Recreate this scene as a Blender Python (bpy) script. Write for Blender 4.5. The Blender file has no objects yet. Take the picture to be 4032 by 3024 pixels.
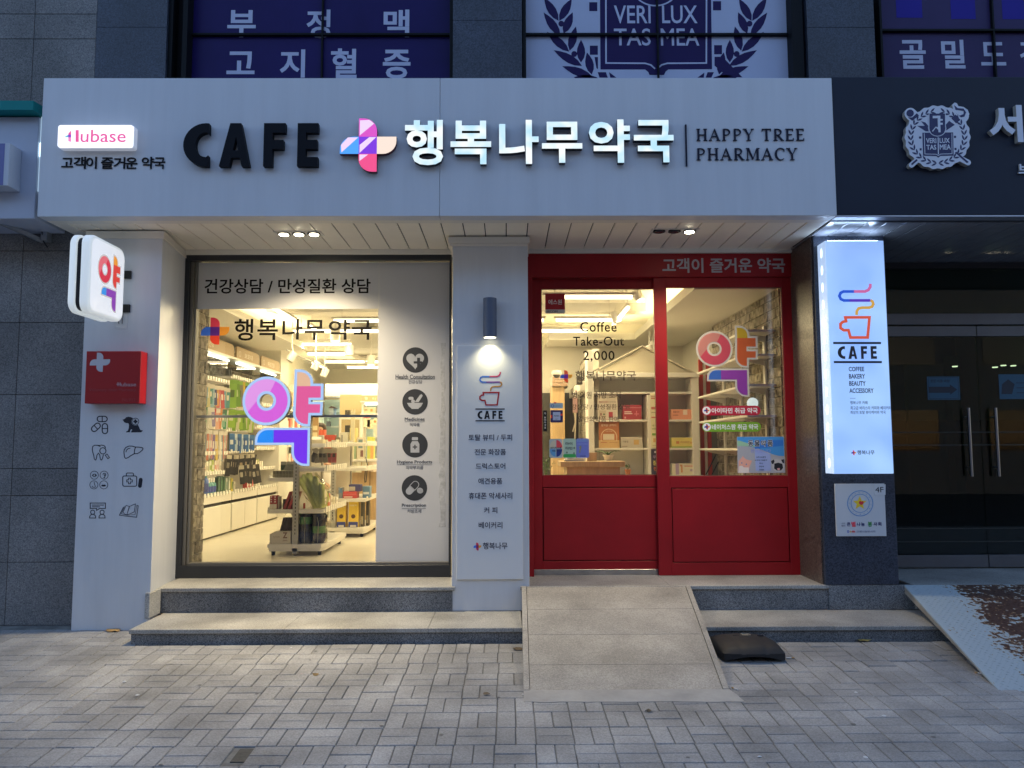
import bpy, bmesh, math, random
from mathutils import Vector, Matrix
from mathutils.geometry import tessellate_polygon, delaunay_2d_cdt
random.seed(7)
S = bpy.context.scene
COL = S.collection
R = math.radians
# ------------------------------------------------------------------ camera
CAM_H = 1.35
PITCH, YAW, ROLL = R(4.75), R(0.4), R(0.2)
ROT = Matrix.Rotation(-YAW, 3, 'Z') @ Matrix.Rotation(PITCH, 3, 'X') @ Matrix.Rotation(ROLL, 3, 'Y')
cam_data = bpy.data.cameras.new('camera')
cam = bpy.data.objects.new('camera', cam_data)
COL.objects.link(cam)
cam_data.sensor_width = 36.0
cam_data.lens = 27.0
cam_data.clip_start = 0.05
cam_data.clip_end = 2000.0
right, fwd, up = ROT @ Vector((1, 0, 0)), ROT @ Vector((0, 1, 0)), ROT @ Vector((0, 0, 1))
m4 = Matrix.Identity(4)
for i in range(3):
 m4[i][0], m4[i][1], m4[i][2] = right[i], up[i], -fwd[i]
m4[2][3] = CAM_H
cam.matrix_world = m4
S.camera = cam
# ------------------------------------------------------------------ dusk sky
S.world = bpy.data.worlds.new('World')
S.world.use_nodes = True
wn = S.world.node_tree
bg = wn.nodes['Background']
sky = wn.nodes.new('ShaderNodeTexSky')
sky.sky_type = 'NISHITA'
sky.sun_disc = False
sky.sun_elevation = R(9)
sky.sun_rotation = R(20)
sky.altitude = 50
sky.air_density = 1.0
sky.dust_density = 0.3
sky.ozone_density = 3.2
tint = wn.nodes.new('ShaderNodeMix')
tint.data_type = 'RGBA'
tint.blend_type = 'MULTIPLY'
tint.inputs['Factor'].default_value = 1.0
tint.inputs['B'].default_value = (1.22, 0.935, 0.865, 1)
wn.links.new(sky.outputs['Color'], tint.inputs['A'])
wn.links.new(tint.outputs['Result'], bg.inputs['Color'])
bg.inputs['Strength'].default_value = 0.15
S.view_settings.view_transform = 'Standard'
S.view_settings.look = 'None'
EXPOSURE = 2.05
S.view_settings.exposure = EXPOSURE
EMK = 2.0 ** -EXPOSURE  # lamps are given as they look on the picture
S.view_settings.gamma = 1.0
S.cycles.max_bounces = 7
S.cycles.diffuse_bounces = 4
S.cycles.glossy_bounces = 3
S.cycles.transmission_bounces = 4
S.cycles.transparent_max_bounces = 12
S.cycles.caustics_reflective = False
S.cycles.caustics_refractive = False
S.cycles.sample_clamp_indirect = 6.0
S.cycles.use_denoising = True


# ------------------------------------------------------------------ helpers
def ray(px, py):
 """direction through a point of the 4032 x 3024 photograph"""
 return ROT @ Vector(((px - 2016.0) / 3024.0, 1.0, -(py - 1512.0) / 3024.0))


def at(px, py, Y):
 d = ray(px, py)
 t = Y / d.y
 return (d.x * t, CAM_H + d.z * t)


def atz(px, py, Z):
 d = ray(px, py)
 t = (Z - CAM_H) / d.z
 return (d.x * t, d.y * t)


def gz(y):
 """height of the pavement, which falls gently towards the street"""
 return 0.05 * (y - 5.455) if y > 0 else -0.27275


def ong(px, py):
 d = ray(px, py)
 t = (CAM_H + 0.05 * 5.455) / (0.05 * d.y - d.z)
 return (d.x * t, d.y * t)


def lin(h):
 h = h.lstrip('#')
 out = []
 for i in (0, 2, 4):
  c = int(h[i:i + 2], 16) / 255.0
  out.append(c / 12.92 if c <= 0.04045 else ((c + 0.055) / 1.055) ** 2.4)
 return tuple(out)


def col(c):
 return lin(c) if isinstance(c, str) else tuple(c)


MATS = {}


def mat(name, c=(0.5, 0.5, 0.5), rough=0.6, metal=0.0, spec=0.5, emit=0.0, ec=None, var=0.0, vscale=8.0,
  bump=0.0, bscale=60.0, stretch=None, trans=0.0, c2=None, ec2=None, escale=8.0):
 if name in MATS:
  return MATS[name]
 m = bpy.data.materials.new(name)
 m.use_nodes = True
 nt = m.node_tree
 b = nt.nodes['Principled BSDF']
 c = col(c)
 if emit and name.startswith(('lit film', 'glowing', 'backlit', 'lit ')) and not name.startswith('lit white'):
  c = tuple(k * 0.12 for k in c)
 if name.startswith('vinyl '):
  c = tuple(min(.92, k * 1.9) for k in c)
 elif name.startswith(('print ', 'banner ')):
  c = tuple(min(.9, k * 1.4) for k in c)
 b.inputs['Base Color'].default_value = (*c, 1)
 b.inputs['Roughness'].default_value = rough
 b.inputs['Metallic'].default_value = metal
 b.inputs['Specular IOR Level'].default_value = spec
 if emit:
  b.inputs['Emission Color'].default_value = (*col(ec if ec is not None else c), 1)
  b.inputs['Emission Strength'].default_value = emit * EMK
 if ec2 is not None:
  # uneven lamps behind the face
  tc = nt.nodes.new('ShaderNodeTexCoord')
  n = nt.nodes.new('ShaderNodeTexNoise')
  n.inputs['Scale'].default_value = escale
  n.inputs['Detail'].default_value = 1.5
  nt.links.new(tc.outputs['Object'], n.inputs['Vector'])
  cr = nt.nodes.new('ShaderNodeValToRGB')
  cr.color_ramp.elements[0].position, cr.color_ramp.elements[0].color = 0.36, (*col(ec), 1)
  cr.color_ramp.elements[1].position, cr.color_ramp.elements[1].color = 0.64, (*col(ec2), 1)
  nt.links.new(n.outputs['Fac'], cr.inputs['Fac'])
  nt.links.new(cr.outputs['Color'], b.inputs['Emission Color'])
 if var or bump or c2 is not None:
  tc = nt.nodes.new('ShaderNodeTexCoord')
  mp = nt.nodes.new('ShaderNodeMapping')
  nt.links.new(tc.outputs['Object'], mp.inputs['Vector'])
  if stretch:
   mp.inputs['Scale'].default_value = stretch
  if var or c2 is not None:
   n = nt.nodes.new('ShaderNodeTexNoise')
   n.inputs['Scale'].default_value = vscale
   n.inputs['Detail'].default_value = 6
   n.inputs['Roughness'].default_value = 0.65
   nt.links.new(mp.outputs['Vector'], n.inputs['Vector'])
   mx = nt.nodes.new('ShaderNodeMix')
   mx.data_type = 'RGBA'
   lo = tuple(max(0, k * (1 - var)) for k in c)
   hi = col(c2) if c2 is not None else tuple(min(1, k * (1 + var)) for k in c)
   mx.inputs['A'].default_value = (*lo, 1)
   mx.inputs['B'].default_value = (*hi, 1)
   rm = nt.nodes.new('ShaderNodeMapRange')
   rm.inputs['From Min'].default_value = 0.3
   rm.inputs['From Max'].default_value = 0.7
   nt.links.new(n.outputs['Fac'], rm.inputs['Value'])
   nt.links.new(rm.outputs['Result'], mx.inputs['Factor'])
   nt.links.new(mx.outputs['Result'], b.inputs['Base Color'])
  if bump:
   n2 = nt.nodes.new('ShaderNodeTexNoise')
   n2.inputs['Scale'].default_value = bscale
   n2.inputs['Detail'].default_value = 5
   nt.links.new(mp.outputs['Vector'], n2.inputs['Vector'])
   bp = nt.nodes.new('ShaderNodeBump')
   bp.inputs['Strength'].default_value = bump
   bp.inputs['Distance'].default_value = 0.004
   nt.links.new(n2.outputs['Fac'], bp.inputs['Height'])
   nt.links.new(bp.outputs['Normal'], b.inputs['Normal'])
 if trans:
  tr = nt.nodes.new('ShaderNodeBsdfTranslucent')
  tr.inputs['Color'].default_value = (*c, 1)
  ms = nt.nodes.new('ShaderNodeMixShader')
  ms.inputs['Fac'].default_value = trans
  nt.links.new(b.outputs['BSDF'], ms.inputs[1])
  nt.links.new(tr.outputs['BSDF'], ms.inputs[2])
  nt.links.new(ms.outputs['Shader'], nt.nodes['Material Output'].inputs['Surface'])
 MATS[name] = m
 return m


def granite(name, dark, light, scale=140.0, rough=0.55, blotch=0.25, bump=0.15, attr=None):
 """speckled stone: fine crystals plus broad blotches"""
 m = bpy.data.materials.new(name)
 m.use_nodes = True
 nt = m.node_tree
 L = nt.links
 b = nt.nodes['Principled BSDF']
 b.inputs['Roughness'].default_value = rough
 tc = nt.nodes.new('ShaderNodeTexCoord')
 v = nt.nodes.new('ShaderNodeTexVoronoi')
 v.inputs['Scale'].default_value = scale
 n = nt.nodes.new('ShaderNodeTexNoise')
 n.inputs['Scale'].default_value = scale * 0.45
 n.inputs['Detail'].default_value = 4
 n3 = nt.nodes.new('ShaderNodeTexNoise')
 n3.inputs['Scale'].default_value = 2.2
 n3.inputs['Detail'].default_value = 7
 for k in (v, n, n3):
  L.new(tc.outputs['Object'], k.inputs['Vector'])
 sep = nt.nodes.new('ShaderNodeSeparateColor')
 L.new(v.outputs['Color'], sep.inputs['Color'])
 add = nt.nodes.new('ShaderNodeMath')
 add.operation = 'ADD'
 L.new(sep.outputs['Red'], add.inputs[0])
 L.new(n.outputs['Fac'], add.inputs[1])
 rm = nt.nodes.new('ShaderNodeMapRange')
 rm.inputs['From Min'].default_value = 0.45
 rm.inputs['From Max'].default_value = 1.5
 L.new(add.outputs['Value'], rm.inputs['Value'])
 mx = nt.nodes.new('ShaderNodeMix')
 mx.data_type = 'RGBA'
 mx.inputs['A'].default_value = (*col(dark), 1)
 mx.inputs['B'].default_value = (*col(light), 1)
 L.new(rm.outputs['Result'], mx.inputs['Factor'])
 r2 = nt.nodes.new('ShaderNodeMapRange')
 r2.inputs['From Min'].default_value = 0.3
 r2.inputs['From Max'].default_value = 0.7
 r2.inputs['To Min'].default_value = 1 - blotch
 r2.inputs['To Max'].default_value = 1 + blotch * 0.4
 L.new(n3.outputs['Fac'], r2.inputs['Value'])
 val = r2.outputs['Result']
 if attr:
  an = nt.nodes.new('ShaderNodeAttribute')
  an.attribute_name = attr
  mm = nt.nodes.new('ShaderNodeMath')
  mm.operation = 'MULTIPLY'
  L.new(val, mm.inputs[0])
  L.new(an.outputs['Fac'], mm.inputs[1])
  val = mm.outputs['Value']
 vm = nt.nodes.new('ShaderNodeVectorMath')
 vm.operation = 'SCALE'
 L.new(mx.outputs['Result'], vm.inputs[0])
 L.new(val, vm.inputs['Scale'])
 L.new(vm.outputs['Vector'], b.inputs['Base Color'])
 bp = nt.nodes.new('ShaderNodeBump')
 bp.inputs['Strength'].default_value = bump
 bp.inputs['Distance'].default_value = 0.003
 L.new(add.outputs['Value'], bp.inputs['Height'])
 L.new(bp.outputs['Normal'], b.inputs['Normal'])
 MATS[name] = m
 return m


def glass(name, tint=(1, 1, 1), extra=0.0, rough=0.0):
 """thin pane: see-through with a fresnel reflection"""
 m = bpy.data.materials.new(name)
 m.use_nodes = True
 nt = m.node_tree
 L = nt.links
 nt.nodes.remove(nt.nodes['Principled BSDF'])
 t = nt.nodes.new('ShaderNodeBsdfTransparent')
 t.inputs['Color'].default_value = (*tint, 1)
 g = nt.nodes.new('ShaderNodeBsdfGlossy')
 g.inputs['Roughness'].default_value = rough
 f = nt.nodes.new('ShaderNodeFresnel')
 f.inputs['IOR'].default_value = 1.45
 a = nt.nodes.new('ShaderNodeMath')
 a.operation = 'ADD'
 a.inputs[1].default_value = extra
 L.new(f.outputs['Fac'], a.inputs[0])
 mx = nt.nodes.new('ShaderNodeMixShader')
 L.new(a.outputs['Value'], mx.inputs['Fac'])
 L.new(t.outputs['BSDF'], mx.inputs[1])
 L.new(g.outputs['BSDF'], mx.inputs[2])
 L.new(mx.outputs['Shader'], nt.nodes['Material Output'].inputs['Surface'])
 MATS[name] = m
 return m


def set_props(o, label=None, cat=None, group=None, kind=None):
 if label:
  o['label'] = label
 if cat:
  o['category'] = cat
 if group:
  o['group'] = group
 if kind:
  o['kind'] = kind
 return o


def thing(name, label, cat, loc=(0, 0, 0), group=None):
 o = bpy.data.objects.new(name, None)
 COL.objects.link(o)
 o.location = loc
 o.empty_display_size = 0.1
 return set_props(o, label, cat, group)


def world_loc(o):
 return o.location.copy() if o.parent is None else Vector((0, 0, 0))


class MB:
 """collects shapes in world coordinates and links them as ONE mesh object"""

 def __init__(self):
  self.v, self.f, self.m, self.a = [], [], [], []
  self.cur = 1.0

 def add(self, vs, fs, mi=0):
  n = len(self.v)
  self.v.extend([tuple(p) for p in vs])
  for i, q in enumerate(fs):
   self.f.append(tuple(k + n for k in q))
   self.m.append(mi if isinstance(mi, int) else mi[i])
   self.a.append(self.cur)
  return self

 def box(self, x0, x1, y0, y1, z0, z1, mi=0, b=0.0, xf=None):
  if x0 > x1: x0, x1 = x1, x0
  if y0 > y1: y0, y1 = y1, y0
  if z0 > z1: z0, z1 = z1, z0
  b = min(b, 0.45 * min(x1 - x0, y1 - y0, z1 - z0))
  lo, hi = (x0, y0, z0), (x1, y1, z1)
  vs, ix = [], {}
  if b <= 0:
   for i in range(8):
    vs.append([hi[k] if (i >> k) & 1 else lo[k] for k in range(3)])
   fs = [(0, 2, 3, 1), (4, 5, 7, 6), (0, 1, 5, 4), (2, 6, 7, 3), (0, 4, 6, 2), (1, 3, 7, 5)]
  else:
   for i in range(8):
    for ax in range(3):
     p = []
     for k in range(3):
      s = (i >> k) & 1
      e = hi[k] if s else lo[k]
      if k != ax:
       e += -b if s else b
      p.append(e)
     ix[(i, ax)] = len(vs)
     vs.append(p)
   fs = []
   for ax in range(3):
    o1, o2 = (ax + 1) % 3, (ax + 2) % 3
    for s in (0, 1):
     q = [(s << ax) | (a << o1) | (c << o2) for a, c in ((0, 0), (1, 0), (1, 1), (0, 1))]
     t = [ix[(i, ax)] for i in q]
     fs.append(tuple(t if s else t[::-1]))
    for a in (0, 1):
     for c in (0, 1):
      i0 = (a << o1) | (c << o2)
      i1 = i0 | (1 << ax)
      t = [ix[(i0, o1)], ix[(i1, o1)], ix[(i1, o2)], ix[(i0, o2)]]
      fs.append(tuple(t if a == c else t[::-1]))
   for i in range(8):
    t = [ix[(i, 0)], ix[(i, 1)], ix[(i, 2)]]
    fs.append(tuple(t if bin(i).count('1') % 2 else t[::-1]))
  if xf is not None:
   vs = [xf @ Vector(p) for p in vs]
  return self.add(vs, fs, mi)

 def plate(self, loops, mp, d0, d1, mi=0, ms=None):
  """2-D outline (outer loop, then holes) pushed from d0 to d1 along the plane's own normal"""
  ms = mi if ms is None else ms
  tri = tessellate_polygon([[Vector((p[0], p[1], 0)) for p in lp] for lp in loops])
  pts = [p for lp in loops for p in lp]
  n = len(pts)
  vs = [mp(p[0], p[1], d1) for p in pts] + [mp(p[0], p[1], d0) for p in pts]
  fs = [t for t in tri] + [tuple(k + n for k in t[::-1]) for t in tri]
  mm = [mi] * len(tri) + [ms] * len(tri)
  k = 0
  for lp in loops:
   c = len(lp)
   for i in range(c):
    j = (i + 1) % c
    fs.append((k + i, k + j, k + j + n, k + i + n))
    mm.append(ms)
   k += c
  return self.add(vs, fs, mm)

 def ribbon(self, pts, w, mp, d0, d1, closed=False, mi=0):
  """a stroke of even width along a 2-D line, mitred at its corners"""
  n = len(pts)
  P = [Vector((p[0], p[1])) for p in pts]
  L, Rr = [], []
  for i in range(n):
   a = P[i - 1] if (i > 0 or closed) else None
   c = P[(i + 1) % n] if (i < n - 1 or closed) else None
   t1 = (P[i] - a).normalized() if a is not None else None
   t2 = (c - P[i]).normalized() if c is not None else None
   if t1 is None: t1 = t2
   if t2 is None: t2 = t1
   n1, n2 = Vector((-t1.y, t1.x)), Vector((-t2.y, t2.x))
   nn = n1 + n2
   if nn.length < 1e-6:
    nn = n1.copy()
   nn.normalize()
   k = 1.0 / max(0.5, nn.dot(n1))
   L.append(P[i] + nn * (w / 2 * k))
   Rr.append(P[i] - nn * (w / 2 * k))
  vs = [mp(p.x, p.y, d1) for p in L] + [mp(p.x, p.y, d1) for p in Rr]
  vs += [mp(p.x, p.y, d0) for p in L] + [mp(p.x, p.y, d0) for p in Rr]
  fs = []
  for i in range(n if closed else n - 1):
   j = (i + 1) % n
   fs += [(i, j, n + j, n + i), (2 * n + i, 3 * n + i, 3 * n + j, 2 * n + j),
     (i, 2 * n + i, 2 * n + j, j), (n + i, n + j, 3 * n + j, 3 * n + i)]
  if not closed:
   fs += [(0, n, 3 * n, 2 * n), (n - 1, 3 * n - 1, 4 * n - 1, 2 * n - 1)]
  return self.add(vs, fs, mi)

 def tube(self, pts, r, n=8, mi=0, cap=True):
  P = [Vector(p) for p in pts]
  rs = r if isinstance(r, (list, tuple)) else [r] * len(P)
  vs, fs = [], []
  prev = None
  for i, p in enumerate(P):
   t = (P[min(i + 1, len(P) - 1)] - P[max(i - 1, 0)]).normalized()
   if prev is None:
    u = t.orthogonal().normalized()
   else:
    u = (prev - t * prev.dot(t)).normalized()
   prev = u
   w = t.cross(u)
   for k in range(n):
    an = 2 * math.pi * k / n
    vs.append(p + (u * math.cos(an) + w * math.sin(an)) * rs[i])
  for i in range(len(P) - 1):
   for k in range(n):
    j = (k + 1) % n
    fs.append((i * n + k, i * n + j, (i + 1) * n + j, (i + 1) * n + k))
  if cap:
   fs.append(tuple(range(n))[::-1])
   fs.append(tuple(range((len(P) - 1) * n, len(P) * n)))
  return self.add(vs, fs, mi)

 def lathe(self, prof, cx, cy, z0=0.0, n=16, mi=0, sx=1.0, sy=1.0):
  vs, fs = [], []
  for r, z in prof:
   for k in range(n):
    an = 2 * math.pi * k / n
    vs.append((cx + r * sx * math.cos(an), cy + r * sy * math.sin(an), z0 + z))
  for i in range(len(prof) - 1):
   for k in range(n):
    j = (k + 1) % n
    fs.append((i * n + k, i * n + j, (i + 1) * n + j, (i + 1) * n + k))
  fs.append(tuple(range(n))[::-1])
  fs.append(tuple(range((len(prof) - 1) * n, len(prof) * n)))
  return self.add(vs, fs, mi)

 def build(self, name, mats, parent=None, loc=None, smooth=False, recalc=True, attr=None):
  if not isinstance(mats, (list, tuple)):
   mats = [mats]
  off = Vector((0, 0, 0))
  me = bpy.data.meshes.new(name)
  if parent is None:
   if loc is not None:
    off = Vector(loc)
   elif self.v:
    xs, ys, zs = zip(*self.v)
    off = Vector(((min(xs) + max(xs)) / 2, (min(ys) + max(ys)) / 2, min(zs)))
  me.from_pydata([tuple(Vector(p) - off) for p in self.v], [], self.f)
  for q in mats:
   me.materials.append(q)
  me.polygons.foreach_set('material_index', self.m)
  if attr:
   at_ = me.attributes.new(attr, 'FLOAT', 'FACE')
   at_.data.foreach_set('value', self.a)
  if recalc:
   bm = bmesh.new()
   bm.from_mesh(me)
   bmesh.ops.recalc_face_normals(bm, faces=bm.faces)
   bm.to_mesh(me)
   bm.free()
  if smooth:
   me.polygons.foreach_set('use_smooth', [True] * len(me.polygons))
   if hasattr(me, 'set_sharp_from_angle'):
    me.set_sharp_from_angle(angle=R(40))
  me.update()
  o = bpy.data.objects.new(name, me)
  COL.objects.link(o)
  if parent is not None:
   o.parent = parent
   o.matrix_parent_inverse = Matrix.Translation(-world_loc(parent))
  else:
   o.location = off
  return o


def fac(Y):
 """plane facing the street: (a, b, d) = (x, z, distance proud of Y)"""
 return lambda a, b, d: (a, Y - d, b)


def side(X):
 """plane facing +x: a runs along y, b is height"""
 return lambda a, b, d: (X + d, a, b)


def pp(pts, Y):
 return [at(p[0], p[1], Y) for p in pts]


def arc(cx, cy, r, a0, a1, n=10, ry=None):
 ry = r if ry is None else ry
 return [(cx + r * math.cos(R(a0 + (a1 - a0) * i / n)), cy + ry * math.sin(R(a0 + (a1 - a0) * i / n))) for i in range(n + 1)]


def circ(cx, cy, r, n=28, ry=None):
 return arc(cx, cy, r, 0, 360, n, ry)[:-1]


def rrect(x0, x1, y0, y1, r, n=5):
 if x0 > x1: x0, x1 = x1, x0
 if y0 > y1: y0, y1 = y1, y0
 r = min(r, (x1 - x0) / 2 * .999, (y1 - y0) / 2 * .999)
 return (arc(x1 - r, y0 + r, r, -90, 0, n) + arc(x1 - r, y1 - r, r, 0, 90, n) +
   arc(x0 + r, y1 - r, r, 90, 180, n) + arc(x0 + r, y0 + r, r, 180, 270, n))


TXT = {}


def glyphs(body, bold=0.0, res=3, space=1.0):
 """outline of the lettering, filled by winding number so that thickened strokes stay clean"""
 key = (body, bold, res, space)
 if key in TXT:
  return TXT[key]
 c = bpy.data.curves.new('lettering', 'FONT')
 c.body = body
 c.extrude = 0.5
 c.offset = bold
 c.resolution_u = res
 c.space_character = space
 o = bpy.data.objects.new('lettering', c)
 me = o.to_mesh()
 co = [v.co.copy() for v in me.vertices]
 nxt = {}
 for p in me.polygons:
  q = list(p.vertices)
  if len(q) == 4 and sum(co[k].z > 0 for k in q) == 2:
   for i in range(4):
    if co[q[i]].z > 0 and co[q[(i + 1) % 4]].z > 0:
     nxt[(round(co[q[i]].x, 5), round(co[q[i]].y, 5))] = (round(co[q[(i + 1) % 4]].x, 5), round(co[q[(i + 1) % 4]].y, 5))
 o.to_mesh_clear()
 bpy.data.objects.remove(o)
 bpy.data.curves.remove(c)
 loops, todo = [], dict(nxt)
 while todo:
  st, k = next(iter(todo.items()))
  lp = [st]
  del todo[st]
  while k in todo:
   lp.append(k)
   k = todo.pop(k)
  if len(lp) > 2:
   loops.append(lp)
 bb = [(min(p[0] for p in l), max(p[0] for p in l), min(p[1] for p in l), max(p[1] for p in l)) for l in loops]

 def inside(x, y):
  w = 0
  for l, q in zip(loops, bb):
   if not (q[0] <= x <= q[1] and q[2] <= y <= q[3]):
    continue
   x0, y0 = l[-1]
   for x1, y1 in l:
    if (y0 <= y) != (y1 <= y):
     if x0 + (y - y0) / (y1 - y0) * (x1 - x0) > x:
      w += 1 if y1 > y0 else -1
    x0, y0 = x1, y1
  return w != 0
 # loops that overlap in x belong to one character: fill each cluster by itself
 order = sorted(range(len(loops)), key=lambda i: bb[i][0])
 groups, cur, hi = [], [], -9
 for i in order:
  if bb[i][0] > hi and cur:
   groups.append(cur)
   cur = []
  cur.append(i)
  hi = max(hi, bb[i][1]) if len(cur) > 1 else bb[i][1]
 groups.append(cur)
 vs, fs = [], []
 for g in groups:
  pts, eds = [], []
  for i in g:
   n = len(pts)
   m = len(loops[i])
   pts += [Vector(p) for p in loops[i]]
   eds += [(n + k, n + (k + 1) % m) for k in range(m)]
  r = delaunay_2d_cdt(pts, eds, [], 0, 1e-6)
  tri = [f for f in r[2] if inside(sum(r[0][k].x for k in f) / len(f), sum(r[0][k].y for k in f) / len(f))]
  n, m = len(vs), len(r[0])
  vs += [(p.x, p.y, .5) for p in r[0]] + [(p.x, p.y, -.5) for p in r[0]]
  seen = {}
  for f in tri:
   fs.append(tuple(n + k for k in f))
   fs.append(tuple(n + m + k for k in reversed(f)))
   for k in range(len(f)):
    e = (f[k], f[(k + 1) % len(f)])
    seen[frozenset(e)] = None if frozenset(e) in seen else e
  for e in seen.values():
   if e:
    fs.append((n + e[1], n + e[0], n + m + e[0], n + m + e[1]))
 xs, ys, _ = zip(*vs)
 TXT[key] = (vs, fs, min(xs), max(xs), min(ys), max(ys))
 return TXT[key]


def put_text(mb, body, rect, mp, d0, d1, mi=0, ms=None, bold=0.0, res=3, space=1.0, keep=False):
 """fits the lettering to rect = (a0, a1, b0, b1) of the plane"""
 vs, fs, x0, x1, y0, y1 = glyphs(body, bold, res, space)
 a0, a1, b0, b1 = rect
 sx, sy = (a1 - a0) / max(1e-6, x1 - x0), (b1 - b0) / max(1e-6, y1 - y0)
 if keep:
  s = min(sx, sy)
  a0, b0 = (a0 + a1) / 2 - s * (x1 - x0) / 2, (b0 + b1) / 2 - s * (y1 - y0) / 2
  sx = sy = s
 ms = mi if ms is None else ms
 out = [mp(a0 + (x - x0) * sx, b0 + (y - y0) * sy, d1 if z > 0 else d0) for x, y, z in vs]
 mm = [mi if all(vs[k][2] > 0 for k in q) else ms for q in fs]
 mb.add(out, fs, mm)
 return mb


def prect(px0, py0, px1, py1, Y):
 a0, b1 = at(px0, py0, Y)
 a1, b0 = at(px1, py1, Y)
 return (a0, a1, b0, b1)


def tpx(body, box, Y, m, name, parent, d0=0.0006, d1=0.0016, bold=0.0, res=3, ms=None, space=1.0, keep=False):
 mb = MB()
 put_text(mb, body, prect(*box, Y), fac(Y), d0, d1, 0, None if ms is None else 1, bold, res, space, keep)
 return mb.build(name, [m] if ms is None else [m, ms], parent, recalc=False)


def copy_tree(o, loc=None, parent=None, label=None, group=None):
 c = o.copy()
 COL.objects.link(c)
 if parent is not None:
  mpi = o.matrix_parent_inverse.copy()
  c.parent = parent
  c.matrix_parent_inverse = mpi
 if loc is not None:
  c.location = loc
 if label:
  c['label'] = label
 if group:
  c['group'] = group
 for ch in [k for k in bpy.data.objects if k.parent == o]:
  copy_tree(ch, None, c)
 return c


# planes of the front (distance from the lens along the street normal)
Y_FASCIA, Y_SHOP, Y_PILLAR, Y_COL, Y_WALL = 5.446, 6.454, 5.82, 6.01, 5.97
Z_STEP, Z_PLAT = 0.104, 0.291
Z_SOFFIT, Z_TOP = 3.025, 4.062

# ------------------------------------------------------------------ shared materials
M_WHITE = mat('white painted panel', (0.62, 0.63, 0.65), 0.42, var=0.05, vscale=3.0, stretch=(3, 3, 0.35))
M_FASCIA = mat('white composite sign board', (0.60, 0.62, 0.66), 0.40, var=0.045, vscale=2.4, stretch=(3.2, 3, 0.22))
M_BLACK = mat('black enamel', (0.010, 0.012, 0.018), 0.5, spec=.25)
M_NAVY = mat('navy vinyl ink', (0.016, 0.018, 0.05), 0.5)
M_DARKFRAME = mat('charcoal aluminium', (0.028, 0.03, 0.036), 0.45, metal=0.2)
M_ALU = mat('brushed aluminium', (0.55, 0.55, 0.55), 0.35, metal=0.9)
M_STEEL = mat('polished steel', (0.7, 0.7, 0.7), 0.18, metal=1.0)
M_RED = mat('dark red gloss paint', (0.295, 0.006, 0.011), 0.48, spec=.35, var=0.14, vscale=2.2)
M_REDGROOVE = mat('shaded red in the groove', (0.12, 0.004, 0.006), 0.6)  # groove shade put into a darker copy of the door red
M_GLASS = glass('clear window glass')
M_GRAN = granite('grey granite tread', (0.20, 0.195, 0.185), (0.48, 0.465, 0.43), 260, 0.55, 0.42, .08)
M_GRANRISE = granite('shaded stained granite riser', (0.04, 0.043, 0.05), (0.29, 0.295, 0.30), 230, 0.6, 0.5, .1)  # same stone as the tread, with shade and stains put into a darker colour
M_GRANRAMP = granite('pale granite ramp', (0.27, 0.252, 0.228), (0.43, 0.40, 0.355), 170, 0.65, 0.42, .12)
M_GRANDARK = granite('dark blue granite', (0.008, 0.012, 0.024), (0.050, 0.060, 0.090), 130, 0.45, 0.3, 0.04)
M_GRANWALL = granite('grey granite cladding', (0.10, 0.10, 0.102), (0.265, 0.255, 0.25), 170, 0.7, 0.3, 0.06, attr='tile')
M_PAVER = granite('concrete paver', (0.26, 0.255, 0.25), (0.37, 0.365, 0.36), 150, 0.8, 0.42, 0.25, attr='tile')
M_GROUT = mat('paver sand joint', (0.17, 0.165, 0.15), 0.95, var=0.55, vscale=7)
M_WARMW = mat('white laminate', (0.74, 0.72, 0.66), 0.5, var=0.02)
M_WOOD = mat('pale oak veneer', (0.52, 0.36, 0.19), 0.45, var=0.16, vscale=5, stretch=(6, 6, 0.6))
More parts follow.
